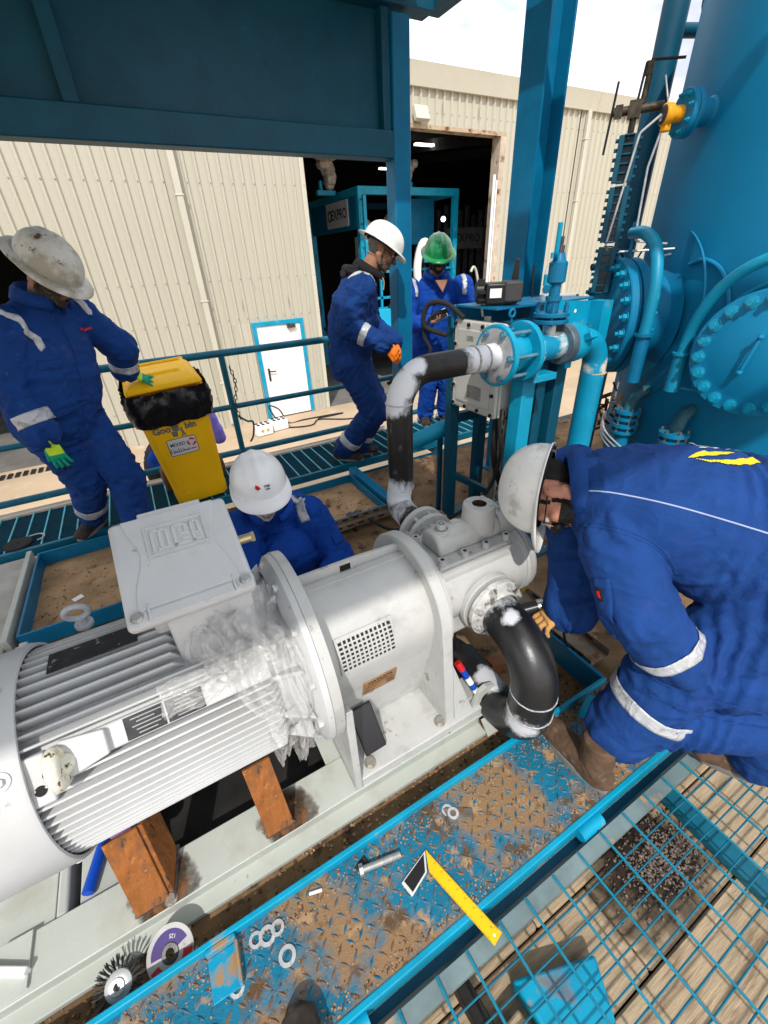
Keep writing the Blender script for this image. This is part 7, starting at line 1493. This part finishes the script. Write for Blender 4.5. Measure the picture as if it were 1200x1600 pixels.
def arc_poly(cx, cy, rx, ry, a0, a1, w0, n=26):
    o_ = [(cx+rx*math.cos(a0+(a1-a0)*i/n), cy+ry*math.sin(a0+(a1-a0)*i/n)) for i in range(n+1)]
    i_ = [(cx+(rx-w0*math.sin(math.pi*min(1, i/n*1.0)))*math.cos(a0+(a1-a0)*i/n), cy+(ry-w0*math.sin(math.pi*i/n))*math.sin(a0+(a1-a0)*i/n)) for i in range(n+1)]
    return o_+i_[::-1]
P.decal([arc_poly(.0, .0, .098, .062, math.pi*1.02, math.pi*2.25, .030)], oc, bu, bv, (0, 0, -1), INKY, 'back_swoosh')
P.decal([[(-.115+.16*t, .004+.020*math.sin(math.pi*t)+.012*t) for t in np.linspace(0, 1, 20)]+[(.045-.16*t, .016-.012*math.sin(math.pi*t)*1.0-.012*t) for t in np.linspace(0, 1, 20)]], oc, bu, bv, (0, 0, -1), INKY, 'back_swoosh')
def stroke_text(x0, y0, h, pat):
    out_ = []
    for (a, c, d, e) in pat: out_.append([(x0+a*h, y0+c*h), (x0+d*h, y0+c*h), (x0+d*h, y0+e*h), (x0+a*h, y0+e*h)])
    return out_
S_ = [(0, 0, .6, .16), (0, .42, .6, .58), (0, .84, .6, 1), (0, .5, .16, .9), (.44, .1, .6, .5)]; O_ = [(0, 0, .6, .16), (0, .84, .6, 1), (0, .1, .16, .9), (.44, .1, .6, .9)]
for k, q in enumerate((S_, O_, S_)):
    for poly in stroke_text(-.02+k*.040, .072, .046, q): P.decal([poly], oc, bu, bv, (0, 0, -1), INKW, 'back_lettering', step=.0035)
glove(P, (1.11, .69, .462), (-.85, .30, -.22), (-.2, .15, .9), False, TANG, TANG, curl=(.65, .7, .7, .75), thumb=(.3, .85, -.4), r=.0112)
glove(P, (1.11, .325, .545), (.12, -.25, -.9), (-.75, -.5, .1), True, TANG, TANG, curl=(.5,)*4, r=.0112)
boot(P.t, (.967, .395, .085), (.06, 1, .0), up, BOOTM, shaft=.13); boot(P.t, (1.455, .085, .085), (-.5, .85, 0), up, BOOTM, shaft=.10)
# --- crouching figure half hidden behind the bin
P = Person('crouching figure in dark vest and blue sleeves mostly hidden behind the yellow bin', (.06, 4.6, 0), mat('dark_vest_cloth', (.035, .032, .04), .9, var=.3, bump=.3, bscale=200), SKIN)
P.torso([(.10, 4.52, -.95), (.05, 4.50, -.6), (.0, 4.46, -.30), (-.01, 4.43, -.02), (.0, 4.42, .10), (.03, 4.40, .22)], [.22, .25, .25, .24, .19, .08], [.17, .19, .19, .17, .14, .08], (1, .1, 0)); P.limb((.02, 4.5, -.9), (-.05, 4.3, -1.25), .12, .1).limb((.3, 4.5, -.9), (.35, 4.3, -1.25), .12, .1).limb((-.05, 4.3, -1.25), (-.02, 4.5, -1.52), .1, .08).limb((.35, 4.3, -1.25), (.32, 4.5, -1.52), .1, .08)
P.cook(.014, .009, 31.); P.head((.13, 4.34, .36), (.3, -.6, -.7), (.2, -.4, .8)).done()
for nm_, a, c, r_, m_ in (('sleeve', (-.115, 4.27, .06), (.08, 4.14, -.12), .092, CLOTHB), ('knit_sleeve', (.42, 4.40, .40), (.48, 4.32, .14), .075, GLOVEP)):
    b = MB(); caps(b, a, c, r_, r_*.9); co, fs, nr = remesh(b, .012, 3)
    for k in range(len(co)): co[k] = co[k]+nr[k]*.010*noise.noise(V(co[k])*16)
    mb_from(co, fs).build(nm_, m_, P.t, smooth=70)
SHO = thing('shoe', 'worn black shoe tip of the photographer at the bottom edge on the chequer plate', 'shoe', (-.115, .28, 0))
boot(SHO, (-.128, .178, .086), (.05, 1, 0), up, BOOTD, shaft=.03)
